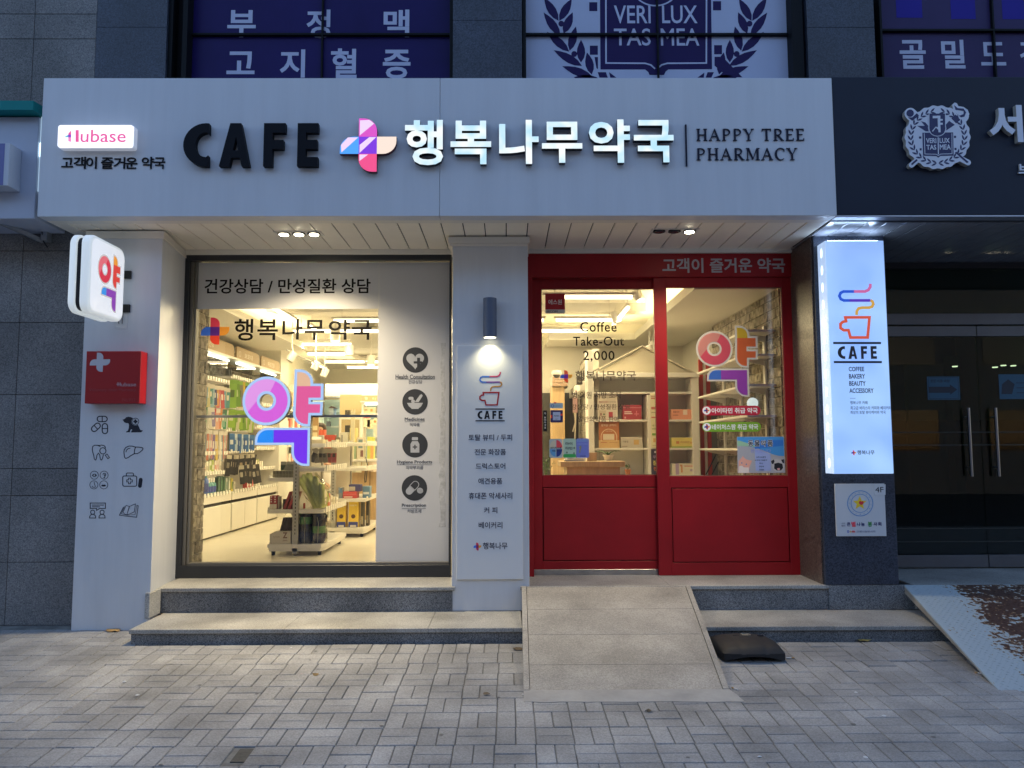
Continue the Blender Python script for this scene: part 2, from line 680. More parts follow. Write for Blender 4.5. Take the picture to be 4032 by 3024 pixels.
# ================================================================== SETTING: pavement
def pavement():
 mb = MB()
 mx, my = 0.193, 0.2
 g = 0.0018
 rnd = random.Random(3)
 holes = [at_hole for at_hole in (ong(955, 2966),)]
 ymax = 5.97
 j = 0
 y1 = 5.445
 rows = []
 k0 = -2
 for j in range(k0, 20):
  ya, yb = y1 - (j + 1) * my, y1 - j * my
  if yb > ymax + 0.1:
   continue
  shift = rnd.uniform(-.007, .007)
  for i in range(-26, 27):
   x0 = -0.06 + i * mx + shift + .004 * math.sin(i * 1.7)
   x1 = -0.06 + (i + 1) * mx + shift + .004 * math.sin((i + 1) * 1.7)
   xm, ym = (x0 + x1) / 2, (ya + yb) / 2
   if yb > 5.45 and -2.5 < xm < 3.3:
    continue
   horiz = (i + j) % 2 == 0
   if rnd.random() < 0.05:
    horiz = not horiz
   cells = [(x0, x1, ya, ym), (x0, x1, ym, yb)] if horiz else [(x0, xm, ya, yb), (xm, x1, ya, yb)]
   for (a, b, c, d) in cells:
    cx, cy = (a + b) / 2, (c + d) / 2
    if 0.16 < cx < 1.30 and cy > 4.43:
     continue
    if abs(cx - holes[0][0]) < 0.06 and abs(cy - holes[0][1]) < 0.08:
     continue
    # a little settling of each stone, stones by the right-hand steps have sunk and opened up
    loose = 1.0 if not (cx > 2.0 and cy > 4.9) else 2.6
    dz = rnd.uniform(-0.0016, 0.0016) * loose
    tx, ty = rnd.uniform(-0.006, 0.006) * loose, rnd.uniform(-0.006, 0.006) * loose
    gg = g * rnd.uniform(0.6, 1.5) * (1.0 if loose == 1 else 1.8)
    if b - a > 0.15 or d - c > 0.15:
     pass
    mb.cur = rnd.choice((0.86, 0.93, 0.96, 1.0, 1.0, 1.02, 1.07)) * rnd.uniform(0.97, 1.03)
    e = 0.003
    vs = []
    for (u, v, zz, ins) in ((a, c, 0, 0), (b, c, 0, 0), (b, d, 0, 0), (a, d, 0, 0)):
     vs.append((u + (gg if u == a else -gg), v + (gg if v == c else -gg), -0.05))
    for (u, v) in ((a, c), (b, c), (b, d), (a, d)):
     vs.append((u + (gg if u == a else -gg), v + (gg if v == c else -gg), -0.004))
    for (u, v) in ((a, c), (b, c), (b, d), (a, d)):
     vs.append((u + ((gg + e) if u == a else -(gg + e)), v + ((gg + e) if v == c else -(gg + e)), 0.0))
    vs = [(x, y, z + gz(y) + dz + (x - cx) * tx + (y - cy) * ty) for x, y, z in vs]
    fs = []
    for s in (0, 4):
     for q in range(4):
      r = (q + 1) % 4
      fs.append((s + q, s + r, s + 4 + r, s + 4 + q))
    fs.append((8, 9, 10, 11))
    mb.add(vs, fs)
 o = mb.build('pavement', M_PAVER, None, loc=(0, 0, 0), attr='tile')
 set_props(o, kind='structure')
 mb = MB()
 # bedding sand under the stones, then the street beyond, out to the horizon
 mb.add([(-5.2, 1.3, gz(1.3) - 0.008), (5.2, 1.3, gz(1.3) - 0.008), (5.2, 7.4, gz(7.4) - 0.008), (-5.2, 7.4, gz(7.4) - 0.008)], [(0, 1, 2, 3)])
 o = mb.build('bedding_sand', M_GROUT, None, loc=(0, 0, 0))
 set_props(o, kind='structure')
 mb = MB()
 z0 = -0.42
 mb.add([(-600, -600, z0), (600, -600, z0), (600, 600, z0), (-600, 600, z0)], [(0, 1, 2, 3)])
 o = mb.build('street', mat('street asphalt', (0.06, 0.06, 0.062), 0.85, var=0.25, vscale=0.8), None, loc=(0, 0, 0))
 set_props(o, kind='structure')
 mb = MB()
 mb.add([(-12, -2.2, -0.3), (12, -2.2, -0.3), (12, 0, -0.29), (12, 1.3, gz(1.3) - .012), (-12, 1.3, gz(1.3) - .012), (-12, 0, -0.29)], [(0, 1, 2, 5), (5, 2, 3, 4)])
 mb.add([(-12, 1.3, gz(1.3) - .012), (-5.2, 1.3, gz(1.3) - .012), (-5.2, 7.4, gz(7.4) - .012), (-12, 7.4, gz(7.4) - .012)], [(0, 1, 2, 3)])
 mb.add([(5.2, 1.3, gz(1.3) - .012), (12, 1.3, gz(1.3) - .012), (12, 7.4, gz(7.4) - .012), (5.2, 7.4, gz(7.4) - .012)], [(0, 1, 2, 3)])
 mb.box(-12, 12, -2.4, -2.2, -0.45, -0.299)
 o = mb.build('sidewalk', mat('pavement concrete', (0.32, 0.315, 0.31), 0.85, var=0.15, vscale=3), None, loc=(0, 0, 0))
 set_props(o, kind='structure')


pavement()


# ================================================================== building, upper floor and side walls
def building():
 t = thing('office_building', 'stone clad office building with navy film windows above the shop', 'building', (0, 5.97, 0))
 # --- grey granite cladding, left of the shop and above it
 mb = MB()
 rnd = random.Random(5)
 Y = Y_WALL
 xr = at(378, 150, Y)[0]
 xj = [-6.2, -4.95, at(120, 411, Y)[0], at(500, 700, Y)[0]]
 zj = [at(60, 2490, Y)[1] - 0.1, at(60, 2463, Y)[1], at(60, 2214, Y)[1], at(60, 1952, Y)[1], at(60, 1845, Y)[1], at(60, 1554, Y)[1],
   at(60, 1270, Y)[1], at(60, 988, Y)[1], 3.35, 3.93, at(100, 153, Y)[1], at(100, 55, Y)[1], 5.2]
 for a in range(len(zj) - 1):
  for b in range(len(xj) - 1):
   mb.cur = rnd.uniform(0.86, 1.08)
   x1 = xj[b + 1] if not (b == len(xj) - 2 and zj[a] > 3.9) else xr
   mb.box(xj[b] + 0.002, x1 - 0.002, Y, Y + 0.03, zj[a] + 0.002, zj[a + 1] - 0.002, b=0.0015)
 mb.build('granite_cladding', M_GRANWALL, t, attr='tile')
 mb = MB()
 mb.box(-6.2, xr, Y + 0.02, Y + 0.25, -0.1, 5.2)
 mb.box(-6.2, 6.4, 6.55, 6.7, 3.06, 5.4)
 mb.build('wall_core', mat('dark mortar', (0.03, 0.03, 0.03), 0.9), t)
 # --- blue granite piers between the upper windows
 for (a, b) in ((378, 655), (1783, 2055), (3180, 3445)):
  mb = MB()
  x0, x1 = at(a, 150, Y)[0], at(b, 150, Y)[0]
  zs = [3.06, 4.75, 5.4] if a != 1783 else [3.06, at(1900, 190 - 110, Y)[1], 5.4]
  for i in range(2):
   mb.box(x0, x1, Y, Y + 0.5, zs[i] + 0.001, zs[i + 1] - 0.001, b=0.001)
  mb.build('granite_pier', M_GRANDARK, t)
 # --- windows
 film = mat('navy window film', (0.016, 0.010, 0.085), 0.4, spec=.12, var=0.12, vscale=2.0)
 film2 = mat('purple grey window film', (0.04, 0.030, 0.095), 0.4, spec=.12, var=0.08, vscale=2.0)
 blue = mat('royal blue window film', (0.022, 0.015, 0.24), 0.4, spec=.12)
 white = mat('white window film', (0.42, 0.46, 0.60), 0.5, spec=.15, var=0.05, vscale=1.5)
 ink = mat('navy crest print', (0.02, 0.013, 0.075), 0.5, spec=.12)
 letter = mat('pale window lettering', (0.42, 0.45, 0.60), 0.45)
 Yw = 6.10
 pane = glass('upper window glass', (1, 1, 1), 0.0)

 def window(x0p, x1p, xm, yh, film_m, jambs):
  x0, x1 = at(x0p, 150, Yw)[0], at(x1p, 150, Yw)[0]
  fr = MB()
  zt = 5.3
  w = 0.035
  for a, b in jambs:
   xa, xb = at(a, 150, Yw)[0], at(b, 150, Yw)[0]
   fr.box(xa, xb, Yw - 0.10, Yw + 0.04, 3.06, zt, b=0.002)
  zh = at((x0p + x1p) / 2, yh, Yw)[1]
  xv = at(xm, 150, Yw)[0]
  fr.box(x0, x1, Yw - 0.02, Yw + 0.02, zh - 0.009, zh + 0.009, b=0.001)
  fr.box(xv - 0.007, xv + 0.007, Yw - 0.02, Yw + 0.02, 3.06, zh - 0.011, b=0.001)
  fr.box(xv - 0.007, xv + 0.007, Yw - 0.02, Yw + 0.02, zh + 0.011, zt, b=0.001)
  f = fr.build('window', mat('black window frame', (0.006, 0.007, 0.009), 0.5, spec=.12), t)
  p = MB()
  p.box(x0, x1, Yw + 0.012, Yw + 0.020, 3.06, zt)
  p.build('film', film_m, f)
  return f, x0, x1, zh, xv

 f, x0, x1, zh, xv = window(755, 1778, 1270, 138, film, ((655, 700), (738, 757), (1774, 1786)))
 mb = MB()
 mb.box(at(700, 150, Yw)[0], at(740, 150, Yw)[0], Yw - 0.0, Yw + 0.02, 3.06, 5.3)
 mb.build('side_panel', mat('black window frame'), f)
 e = (0.0125, 0.0135)
 Yt = Yw + 0.012
 for ch, bx in (('부', (897, 40, 1006, 147)), ('정', (1208, 38, 1300, 150)), ('맥', (1511, 38, 1611, 147)),
     ('고', (894, 203, 1002, 292)), ('지', (1103, 195, 1200, 306)), ('혈', (1304, 191, 1404, 308)), ('증', (1508, 196, 1616, 310))):
  tpx(ch, bx, Yt, letter, 'lettering', f, 0.0006, 0.0014, 0.022)
 # the crest window in the middle
 f, x0, x1, zh, xv = window(2068, 3103, 2589, 138, white, ((2057, 2070), (3101, 3145), (3168, 3182)))
 crest = MB()
 # region (2050,0)-(3150,320) was measured at 2.0109 px per photo px
 q = lambda pts: [at(2050 + x / 2.0109, y / 2.0109, Yt) for x, y in pts]
 F = fac(Yt)
 book = [(625, -400), (1503, -400), (1515, 548), (1170, 550), (1150, 565), (1135, 594), (1020, 594), (1010, 570), (985, 550), (632, 550)]
 crest.plate([q(book)], F, 0.0006, 0.0014)
 for cxl, sgn in ((320, 1), (1812, -1)):
  leaves = [((300, 165), (185, -20)), ((306, 165), (405, -10)), ((315, 285), (182, 100)), ((340, 265), (412, 98)),
     ((385, 410), (208, 253)), ((388, 402), (438, 210)), ((485, 522), (263, 398)), ((478, 495), (478, 315)),
     ((570, 610), (330, 525)), ((563, 590), (525, 415)), ((640, 640), (420, 612))]
  for (bx, by), (tx, ty) in leaves:
   if sgn < 0:
    bx, tx = 2134 - bx, 2134 - tx
   d = Vector((tx - bx, ty - by))
   n = Vector((-d.y, d.x)).normalized() * 33
   b = Vector((bx, by))
   pts = [b]
   for s, wd in ((.2, .72), (.42, 1), (.62, .9), (.82, .5)):
    pts.append(b + d * s + n * wd)
   pts.append(b + d)
   for s, wd in ((.82, .5), (.62, .9), (.42, 1), (.2, .72)):
    pts.append(b + d * s - n * wd)
   crest.plate([q([(p.x, p.y) for p in pts])], F, 0.0006 + 0.0002, 0.0014 + 0.0002)
  for cx, cy in ((322, 188), (424, 428)):
   cx = cx if sgn > 0 else 2134 - cx
   crest.plate([q(circ(cx, cy, 23, 16))], F, 0.0006, 0.002)
 for (a, b, c, d) in ((543, 18, 607, 88), (548, 362, 611, 434), (1523, 10, 1587, 82), (1532, 358, 1594, 430)):
  crest.plate([q([(a, b), (c, b), (c, d), (a, d)])], F, 0.0006, 0.0014)
 crest.plate([q([(1535, 450), (1598, 450), (1755, 612), (1645, 612), (1535, 520)])], F, 0.0006, 0.0014)
 crest.plate([q([(1480, 572), (1530, 572), (1510, 615), (1465, 615)])], F, 0.0006, 0.0014)
 crest.plate([q([(610, 572), (675, 572), (690, 615), (625, 615)])], F, 0.0006, 0.0014)
 crest.plate([q([(585, 452), (612, 452), (612, 548), (600, 540)])], F, 0.0006, 0.0014)
 crest.plate([q([(1400, 615), (1455, 575), (1450, 615)])], F, 0.0006, 0.0014)
 crest.plate([q([(700, 572), (758, 615), (710, 615)])], F, 0.0006, 0.0014)
 co = crest.build('crest_print', ink, f)
 lines = MB()
 for sgn in (1, -1):
  m = (lambda x: x) if sgn > 0 else (lambda x: 2146 - x)
  lines.ribbon(q([(m(674), -300), (m(676), 500), (m(985), 502), (m(1030), 515), (m(1064), 545)]), 0.0125, F, 0.0016, 0.0024)
 for body, bx in (('VERI', (738, 45, 1030, 186)), ('LUX', (1118, 45, 1400, 186)), ('TAS', (738, 226, 1030, 362)), ('MEA', (1108, 226, 1415, 362))):
  put_text(lines, body, prect(2050 + bx[0] / 2.0109, bx[1] / 2.0109, 2050 + bx[2] / 2.0109, bx[3] / 2.0109, Yt), F, 0.0016, 0.0024, bold=0.008)
 lines.ribbon(q(arc(1067, -160, 206, 50, 130, 14)), 0.012, F, 0.0016, 0.0024)
 lines.build('motto', letter, f)
 # right window: purple film, blue squares
 f, x0, x1, zh, xv = window(3450, 4420, 3910, 122, film2, ((3443, 3452),))
 for (a, b, c, d) in ((3524, -60, 3632, 70), (3738, -60, 3842, 75), (3940, -60, 4034, 76)):
  sq = MB()
  r = prect(a, b, c, d, Yt)
  sq.plate([[(r[0], r[2]), (r[1], r[2]), (r[1], r[3]), (r[0], r[3])]], fac(Yt), 0.0006, 0.0014)
  sq.build('blue_panel', blue, f)
 for ch, bx in (('골', (3540, 158, 3648, 271)), ('밀', (3704, 157, 3802, 270)), ('도', (3859, 166, 3962, 258)), ('검', (4012, 160, 4100, 272))):
  tpx(ch, bx, Yt, letter, 'lettering', f, 0.0006, 0.0014, 0.02)
 return t


building()


# ================================================================== steps and platform
def steps():
 t = thing('stone_steps', 'grey granite steps running along the whole shopfront', 'steps', (0, 5.45, 0))
 mb = MB()
 xl, xr = at(507, 2470, 5.455)[0], at(3640, 2455, 5.455)[0]
 zb = -0.06
 # lower step: riser set back under the tread slabs
 cuts = [xl, -1.55, -0.55, at(2057, 2470, 5.455)[0]]
 for a, b in zip(cuts, cuts[1:]):
  mb = MB()
  mb.box(a + .0008, b - .0008, 5.455, 6.05, Z_STEP - 0.03, Z_STEP, b=0.003)
  mb.build('lower_tread', M_GRAN, t)
 cuts = [1.38, 2.28, xr]
 for i, (a, b) in enumerate(zip(cuts, cuts[1:])):
  mb = MB()
  mb.box(a + .0008, b - .0008, 5.455, 6.05, Z_STEP - 0.03, Z_STEP - (0 if i == 0 else 0.002), b=0.003)
  mb.build('lower_tread', M_GRAN, t)
 mb = MB()
 mb.box(xr, xr + 0.45, 5.462, 6.05, Z_STEP - 0.03, Z_STEP - 0.004, b=0.003)
 mb.build('lower_tread', M_GRAN, t)
 mb = MB()
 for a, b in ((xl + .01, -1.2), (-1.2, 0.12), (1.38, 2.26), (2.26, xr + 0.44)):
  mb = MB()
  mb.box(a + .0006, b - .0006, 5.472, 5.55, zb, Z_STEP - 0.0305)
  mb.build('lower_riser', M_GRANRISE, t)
 xa = at(607, 2330, Y_COL)[0]
 for a, b in ((xa, -1.6), (-1.6, -0.40), ):
  mb = MB()
  mb.box(a + .0006, b - .0006, 5.985, 6.46, Z_PLAT - 0.028, Z_PLAT, b=0.003)
  mb.build('upper_tread', M_GRAN, t)
 for a, b in ((0.10, 1.25), (1.25, at(3265, 2300, 5.98)[0])):
  mb = MB()
  mb.box(a + .0006, b - .0006, 5.985, 6.55, Z_PLAT - 0.028, Z_PLAT, b=0.003)
  mb.build('upper_tread', M_GRAN, t)
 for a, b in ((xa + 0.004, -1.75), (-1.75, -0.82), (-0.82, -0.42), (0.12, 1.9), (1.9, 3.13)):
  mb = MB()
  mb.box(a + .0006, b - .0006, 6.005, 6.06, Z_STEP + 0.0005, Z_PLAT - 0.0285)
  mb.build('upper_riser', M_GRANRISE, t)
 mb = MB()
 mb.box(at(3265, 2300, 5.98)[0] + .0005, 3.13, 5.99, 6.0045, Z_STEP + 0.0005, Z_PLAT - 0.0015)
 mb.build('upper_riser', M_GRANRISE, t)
 mb = MB()
 mb.box(3.131, 5.7, 5.985, 6.758, Z_STEP + .001, Z_PLAT - .003, b=.003)
 mb.build('entrance_landing', M_GRAN, t)
 # a short upright stone that closes the left end of the upper step
 mb = MB()
 r = prect(572, 2312, 605, 2422, 5.80)
 mb.box(r[0], at(591, 2312, 5.80)[0], 5.80, 5.984, Z_STEP + .0005, Z_PLAT - .001, b=0.003)
 mb.build('end_stone', M_GRAN, t)


steps()


def stone_ramp():
 t = thing('stone_ramp', 'pale granite ramp with edge slabs leading up to the red door', 'ramp', (0.75, 5.2, 0))
 tl, tr = at(2072, 2300, 5.985)[0], at(2700, 2302, 5.985)[0]
 bl, br = ong(2085, 2727), ong(2850, 2727)
 yb = (bl[1] + br[1]) / 2
 z0, z1 = gz(yb) + 0.012, Z_PLAT - 0.004

 def P(u, v, dz=0.0):
  y = 5.985 + (yb - 5.985) * v
  xa = tl + (bl[0] - tl) * v
  xb = tr + (br[0] - tr) * v
  return (xa + (xb - xa) * u, y, z1 + (z0 - z1) * v + dz)

 vs_px = [2302, 2403, 2514, 2635, 2727]
 vv = [0, .268, .532, .80, 1.0]
 mb = MB()
 for a, b in zip(vv, vv[1:]):
  a2, b2 = a + 0.0012, b - 0.0012
  q = [P(0.003, a2), P(.997, a2), P(.997, b2), P(0.003, b2)]
  w = [(x, y, -0.12) for x, y, z in q]
  mb.add(q + w, [(0, 1, 2, 3), (0, 4, 5, 1), (1, 5, 6, 2), (2, 6, 7, 3), (3, 7, 4, 0)])
 mb.build('ramp_slab', M_GRANRAMP, t)
 for s in (0, 1):
  mb = MB()
  w = 0.034
  for a, b in ((0, .5), (.5, 1.0)):
   q = []
   for v in (a + .001, b - .001):
    x, y, z = P(s, v, 0.006)
    xo = x - w if s == 0 else x + w
    q += [(x, y, z), (xo, y, z)]
   wv = [(x, y, -0.12) for x, y, z in q]
   mb.add(q + wv, [(0, 1, 3, 2), (0, 4, 5, 1), (2, 3, 7, 6), (0, 2, 6, 4), (1, 5, 7, 3)])
  mb.build('edge_slab', M_GRANRAMP, t)
 # mortar lip that feathers out over the pavers, with a wavy cracked edge
 mb = MB()
 a, b = ong(2062, 2766), ong(2932, 2764)
 n = 24
 rnd = random.Random(2)
 top, bot = [], []
 for i in range(n + 1):
  u = i / n
  x = bl[0] - 0.034 + (br[0] - bl[0] + 0.068) * u
  top.append((x, yb + 0.004, z0 + 0.004))
  xb = a[0] + (b[0] - a[0]) * u
  yy = a[1] + (b[1] - a[1]) * u + rnd.uniform(-.006, .006)
  bot.append((xb, yy, gz(yy) + 0.003))
 vs = top + bot
 mid = [((p[0] + q[0]) / 2, (p[1] + q[1]) / 2, (p[2] + q[2]) / 2 + 0.004) for p, q in zip(top, bot)]
 vs = top + mid + bot + [(p[0], p[1] - 0.001, gz(p[1]) - 0.02) for p in bot]
 fs = []
 for r in range(3):
  for i in range(n):
   k = r * (n + 1) + i
   fs.append((k, k + 1, k + n + 2, k + n + 1))
 mb.add(vs, fs)
 mb.build('mortar_lip', mat('mortar', (0.36, 0.34, 0.31), 0.9, var=0.15, vscale=6, bump=0.4, bscale=40), t, smooth=True)


stone_ramp()


def steel_ramp():
 t = thing('steel_ramp', 'rusty checker plate ramp with worn pale blue paint beside the glass entrance', 'ramp', (3.8, 5.2, 0))
 m = bpy.data.materials.new('worn painted steel')
 m.use_nodes = True
 nt = m.node_tree
 L = nt.links
 b = nt.nodes['Principled BSDF']
 tc = nt.nodes.new('ShaderNodeTexCoord')
 n1 = nt.nodes.new('ShaderNodeTexNoise')
 n1.inputs['Scale'].default_value = 5.5
 n1.inputs['Detail'].default_value = 12
 n1.inputs['Roughness'].default_value = 0.72
 L.new(tc.outputs['Object'], n1.inputs['Vector'])
 # the wear follows the walked middle of the plate
 sx = nt.nodes.new('ShaderNodeSeparateXYZ')
 L.new(tc.outputs['Object'], sx.inputs['Vector'])
 mr = nt.nodes.new('ShaderNodeMapRange')
 mr.inputs['From Min'].default_value = 2.10
 mr.inputs['From Max'].default_value = 2.38
 mr.inputs['To Min'].default_value = -0.24
 mr.inputs['To Max'].default_value = 0.165
 sk = nt.nodes.new('ShaderNodeMath')
 sk.operation = 'MULTIPLY_ADD'
 sk.inputs[1].default_value = -0.19
 L.new(sx.outputs['Y'], sk.inputs[0])
 L.new(sx.outputs['X'], sk.inputs[2])
 L.new(sk.outputs['Value'], mr.inputs['Value'])
 ad = nt.nodes.new('ShaderNodeMath')
 ad.operation = 'ADD'
 L.new(n1.outputs['Fac'], ad.inputs[0])
 L.new(mr.outputs['Result'], ad.inputs[1])
 n2 = nt.nodes.new('ShaderNodeTexNoise')
 n2.inputs['Scale'].default_value = 34
 n2.inputs['Detail'].default_value = 3
 L.new(tc.outputs['Object'], n2.inputs['Vector'])
 m2 = nt.nodes.new('ShaderNodeMath')
 m2.operation = 'MULTIPLY_ADD'
 m2.inputs[1].default_value = 1.0
 L.new(n2.outputs['Fac'], m2.inputs[0])
 L.new(ad.outputs['Value'], m2.inputs[2])
 sb = nt.nodes.new('ShaderNodeMath')
 sb.operation = 'SUBTRACT'
 sb.inputs[1].default_value = 0.50
 L.new(m2.outputs['Value'], sb.inputs[0])
 ad = sb
 cr = nt.nodes.new('ShaderNodeValToRGB')
 el = cr.color_ramp.elements
 el[0].position, el[0].color = 0.45, (0.38, 0.44, 0.47, 1)
 el[1].position, el[1].color = 0.62, (0.075, 0.036, 0.024, 1)
 for p, c in ((0.50, (0.42, 0.50, 0.50, 1)), (0.525, (0.36, 0.25, 0.14, 1)), (0.56, (0.19, 0.095, 0.045, 1))):
  e = el.new(p)
  e.color = c
 L.new(ad.outputs['Value'], cr.inputs['Fac'])
 L.new(cr.outputs['Color'], b.inputs['Base Color'])
 b.inputs['Roughness'].default_value = 0.6
 tl = at(3560, 2300, 5.95)[0]
 lo = ong(3906, 2698)
 z0, z1, ya, yb = gz(lo[1]) + 0.015, Z_PLAT + 0.004, 5.95, lo[1]
 xr = 4.9

 def P(x, v, dz=0.0):
  return (x, ya + (yb - ya) * v, z1 + (z0 - z1) * v + dz)

 def xl(v):
  return tl + (lo[0] - tl) * v
 mb = MB()
 q = [P(xl(0), 0), P(xr, 0), P(xr, 1.12), P(xl(1.12), 1.12)]
 w = [(x, y, z - 0.012) for x, y, z in q]
 mb.add(q + w, [(0, 1, 2, 3), (7, 6, 5, 4), (0, 4, 5, 1), (1, 5, 6, 2), (2, 6, 7, 3), (3, 7, 4, 0)])
 # raised lozenges of the tread pattern
 ln = math.hypot(yb - ya, z1 - z0)
 r = 0
 v = 0.02
 while v < 1.1:
  x = xl(v) + 0.03 + (0.02 if r % 2 else 0)
  k = r
  while x < 4.75:
   an = R(42 if (k % 2) else -42)
   dx, dv = math.cos(an) * 0.013, math.sin(an) * 0.013 / ln
   nx, nv = -math.sin(an) * 0.004, math.cos(an) * 0.004 / ln
   mb.add([P(x - dx, v - dv, .0005), P(x + nx, v + nv, .003), P(x + dx, v + dv, .0005), P(x - nx, v - nv, .003)], [(0, 1, 2, 3)])
   x += 0.04
   k += 1
  v += 0.026 / ln
  r += 1
 mb.build('checker_plate', m, t, recalc=False)
 mb = MB()
 q = [P(xl(0) + .002, 0, -.0125), P(xl(0) + 0.012, 0, -.0125), P(xl(1.1) + 0.012, 1.1, -.0125), P(xl(1.1) + .002, 1.1, -.0125)]
 w = [(x, y, max(z - 0.05, gz(y) - 0.02)) for x, y, z in q]
 mb.add(q + w, [(0, 1, 2, 3), (7, 6, 5, 4), (0, 4, 5, 1), (1, 5, 6, 2), (2, 6, 7, 3), (3, 7, 4, 0)])
 mb.build('side_flange', mat('dull steel edge', (0.30, 0.27, 0.23), 0.6, var=.3, vscale=8), t)


steel_ramp()


def banner_base():
 """black plastic water-filled foot of a street banner, lying against the ramp"""
 t = thing('banner_stand_base', 'black plastic banner stand base lying empty beside the stone ramp', 'banner base', (1.55, 5.2, 0))
 m = mat('black ribbed plastic', (0.020, 0.020, 0.022), 0.62, spec=.3, bump=0.15, bscale=120)
 mb = MB()
 x0, x1 = 1.365, ong(3080, 2585)[0]
 y0, y1 = 5.0, 5.44
 g = gz(5.2)
 nx, ny = 22, 16
 vs = []
 for j in range(ny + 1):
  for i in range(nx + 1):
   u, v = i / nx * 2 - 1, j / ny * 2 - 1
   # superellipse plan, pillow top, arched front edge
   k = max(abs(u), abs(v), 1e-6)
   s = 1 - 0.10 * (abs(u * v) ** 1.5)
   x = (x0 + x1) / 2 + (x1 - x0) / 2 * u * s
   y = (y0 + y1) / 2 + (y1 - y0) / 2 * v * s
   e = max(abs(u) ** 6, abs(v) ** 6)
   h = 0.048 + 0.056 * (1 - e) ** 0.5 * (1 - 0.35 * u * u - 0.35 * v * v)
   h -= 0.007 * math.exp(-((abs(u) - 0.55 - 0.2 * v) / 0.05) ** 2) * (1 if v < 0.5 else 0)
   vs.append((x, y, g + h))
 fs = [(j * (nx + 1) + i, j * (nx + 1) + i + 1, (j + 1) * (nx + 1) + i + 1, (j + 1) * (nx + 1) + i) for j in range(ny) for i in range(nx)]
 mb.add(vs, fs)
 ring = [i for i in range(nx)] + [(j + 1) * (nx + 1) - 1 for j in range(ny)] + [(ny + 1) * (nx + 1) - 1 - i for i in range(nx)] + [(ny - j) * (nx + 1) for j in range(ny)]
 low = []
 for k in ring:
  x, y, z = vs[k]
  u = (x - (x0 + x1) / 2) / ((x1 - x0) / 2)
  lift = 0.028 * max(0, 1 - (u / 0.8) ** 2) if y < 5.1 else 0.0
  low.append((x * 1.0 + 0.0, y, g + 0.004 + lift))
 n0 = len(mb.v)
 mb.v += low
 for a in range(len(ring)):
  b = (a + 1) % len(ring)
  mb.f.append((ring[a], ring[b], n0 + b, n0 + a))
  mb.m.append(0)
  mb.a.append(1)
 mb.build('shell', m, t, smooth=True)
 for cx, cy, rr in ((1.60, 5.27, 0.034),):
  mb = MB()
  mb.lathe([(rr, 0), (rr, 0.012), (rr * .8, 0.014), (rr * .72, 0.006), (0.001, 0.006)], cx, cy, g + 0.098, 18)
  mb.build('pole_socket', mat('worn metal collar', (0.22, 0.19, 0.15), 0.45, metal=.5), t, smooth=True)
 for cx in (1.535, 1.70):
  mb = MB()
  mb.box(cx - .022, cx + .022, 5.265, 5.28, g + 0.096, g + 0.104, b=0.003)
  mb.build('handle_slot', mat('black enamel'), t)


banner_base()


# ================================================================== houses across the street, behind the camera
def opposite():
 wallm = mat('opposite plaster wall', (0.20, 0.19, 0.18), .8, var=.1, vscale=.5)
 pane = mat('dark opposite window', (0.02, 0.025, 0.03), .1)
 for i, (x0, x1, h, lb) in enumerate(((-34, -12, 11.0, 'grey plaster building across the street on the left'), (-11.5, 9, 13.0, 'tallest grey plaster building straight across the street'), (9.5, 32, 10.0, 'low grey plaster building across the street on the right'))):
  t = thing('opposite_building', lb, 'building', ((x0 + x1) / 2, -15, -.42), 'buildings across the street')
  mb = MB()
  mb.box(x0, x1, -24, -15, -.42, h)
  mb.build('wall', wallm, t)
  z = 1.2
  while z < h - 2:
   x = x0 + 1.2
   while x < x1 - 2:
    mb = MB()
    mb.box(x, x + 1.8, -15.02, -14.97, z, z + 1.5)
    mb.build('window', pane, t)
    x += 3.6
   z += 3.2


opposite()


def gum_spots():
 rnd = random.Random(17)
 m = mat('old chewing gum', (0.13, 0.125, 0.12), .85)
 for i in range(34):
  y = rnd.uniform(2.7, 5.3)
  x = rnd.uniform(-.62, .62) * (y + .6)
  if .05 < x < 1.42 and y > 4.3:
   continue
  n, r = 9, rnd.uniform(.006, .015)
  z = gz(y) + .0022
  vs = [(x, y, z + .0012)] + [(x + r * rnd.uniform(.75, 1.2) * math.cos(6.283 * k / n), y + r * rnd.uniform(.75, 1.2) * math.sin(6.283 * k / n), z) for k in range(n)]
  mb = MB()
  mb.add(vs, [(0, k + 1, (k + 1) % n + 1) for k in range(n)])
  o = mb.build('gum_spot', m, None, recalc=False)
  set_props(o, 'dark flattened gum spot stuck to the grey pavers', 'gum spot', 'gum spots on the pavers')


gum_spots()


def sunken_paver():
 x, y = ong(965, 2970)  # dark block filling the hole of a missing paver
 mb = MB()
 mb.cur = .9
 a, b = .047, .068
 z = gz(y) - .004
 vs = [(x - a, y - b, z - .0035), (x + a, y - b, z - .0035), (x + a, y + b, z + .0035), (x - a, y + b, z + .0035)]
 vs += [(p[0], p[1], p[2] - .03) for p in vs]
 mb.add(vs, [(0, 1, 2, 3), (0, 4, 5, 1), (1, 5, 6, 2), (2, 6, 7, 3), (3, 7, 4, 0)])
 o = mb.build('sunken_paver', mat('dark fill paver', (0.06, 0.057, 0.05), .8, var=.3, vscale=30, bump=.4, bscale=90), None)
 set_props(o, 'dark sunken block among the grey pavers near the bottom edge', 'paver')


sunken_paver()
# ================================================================== logos used on several signs
C_PINK, C_RED, C_ORANGE, C_BLUE, C_PURPLE = '#E0457B', '#D8402E', '#F09A2A', '#2E6FE0', '#8A35B8'


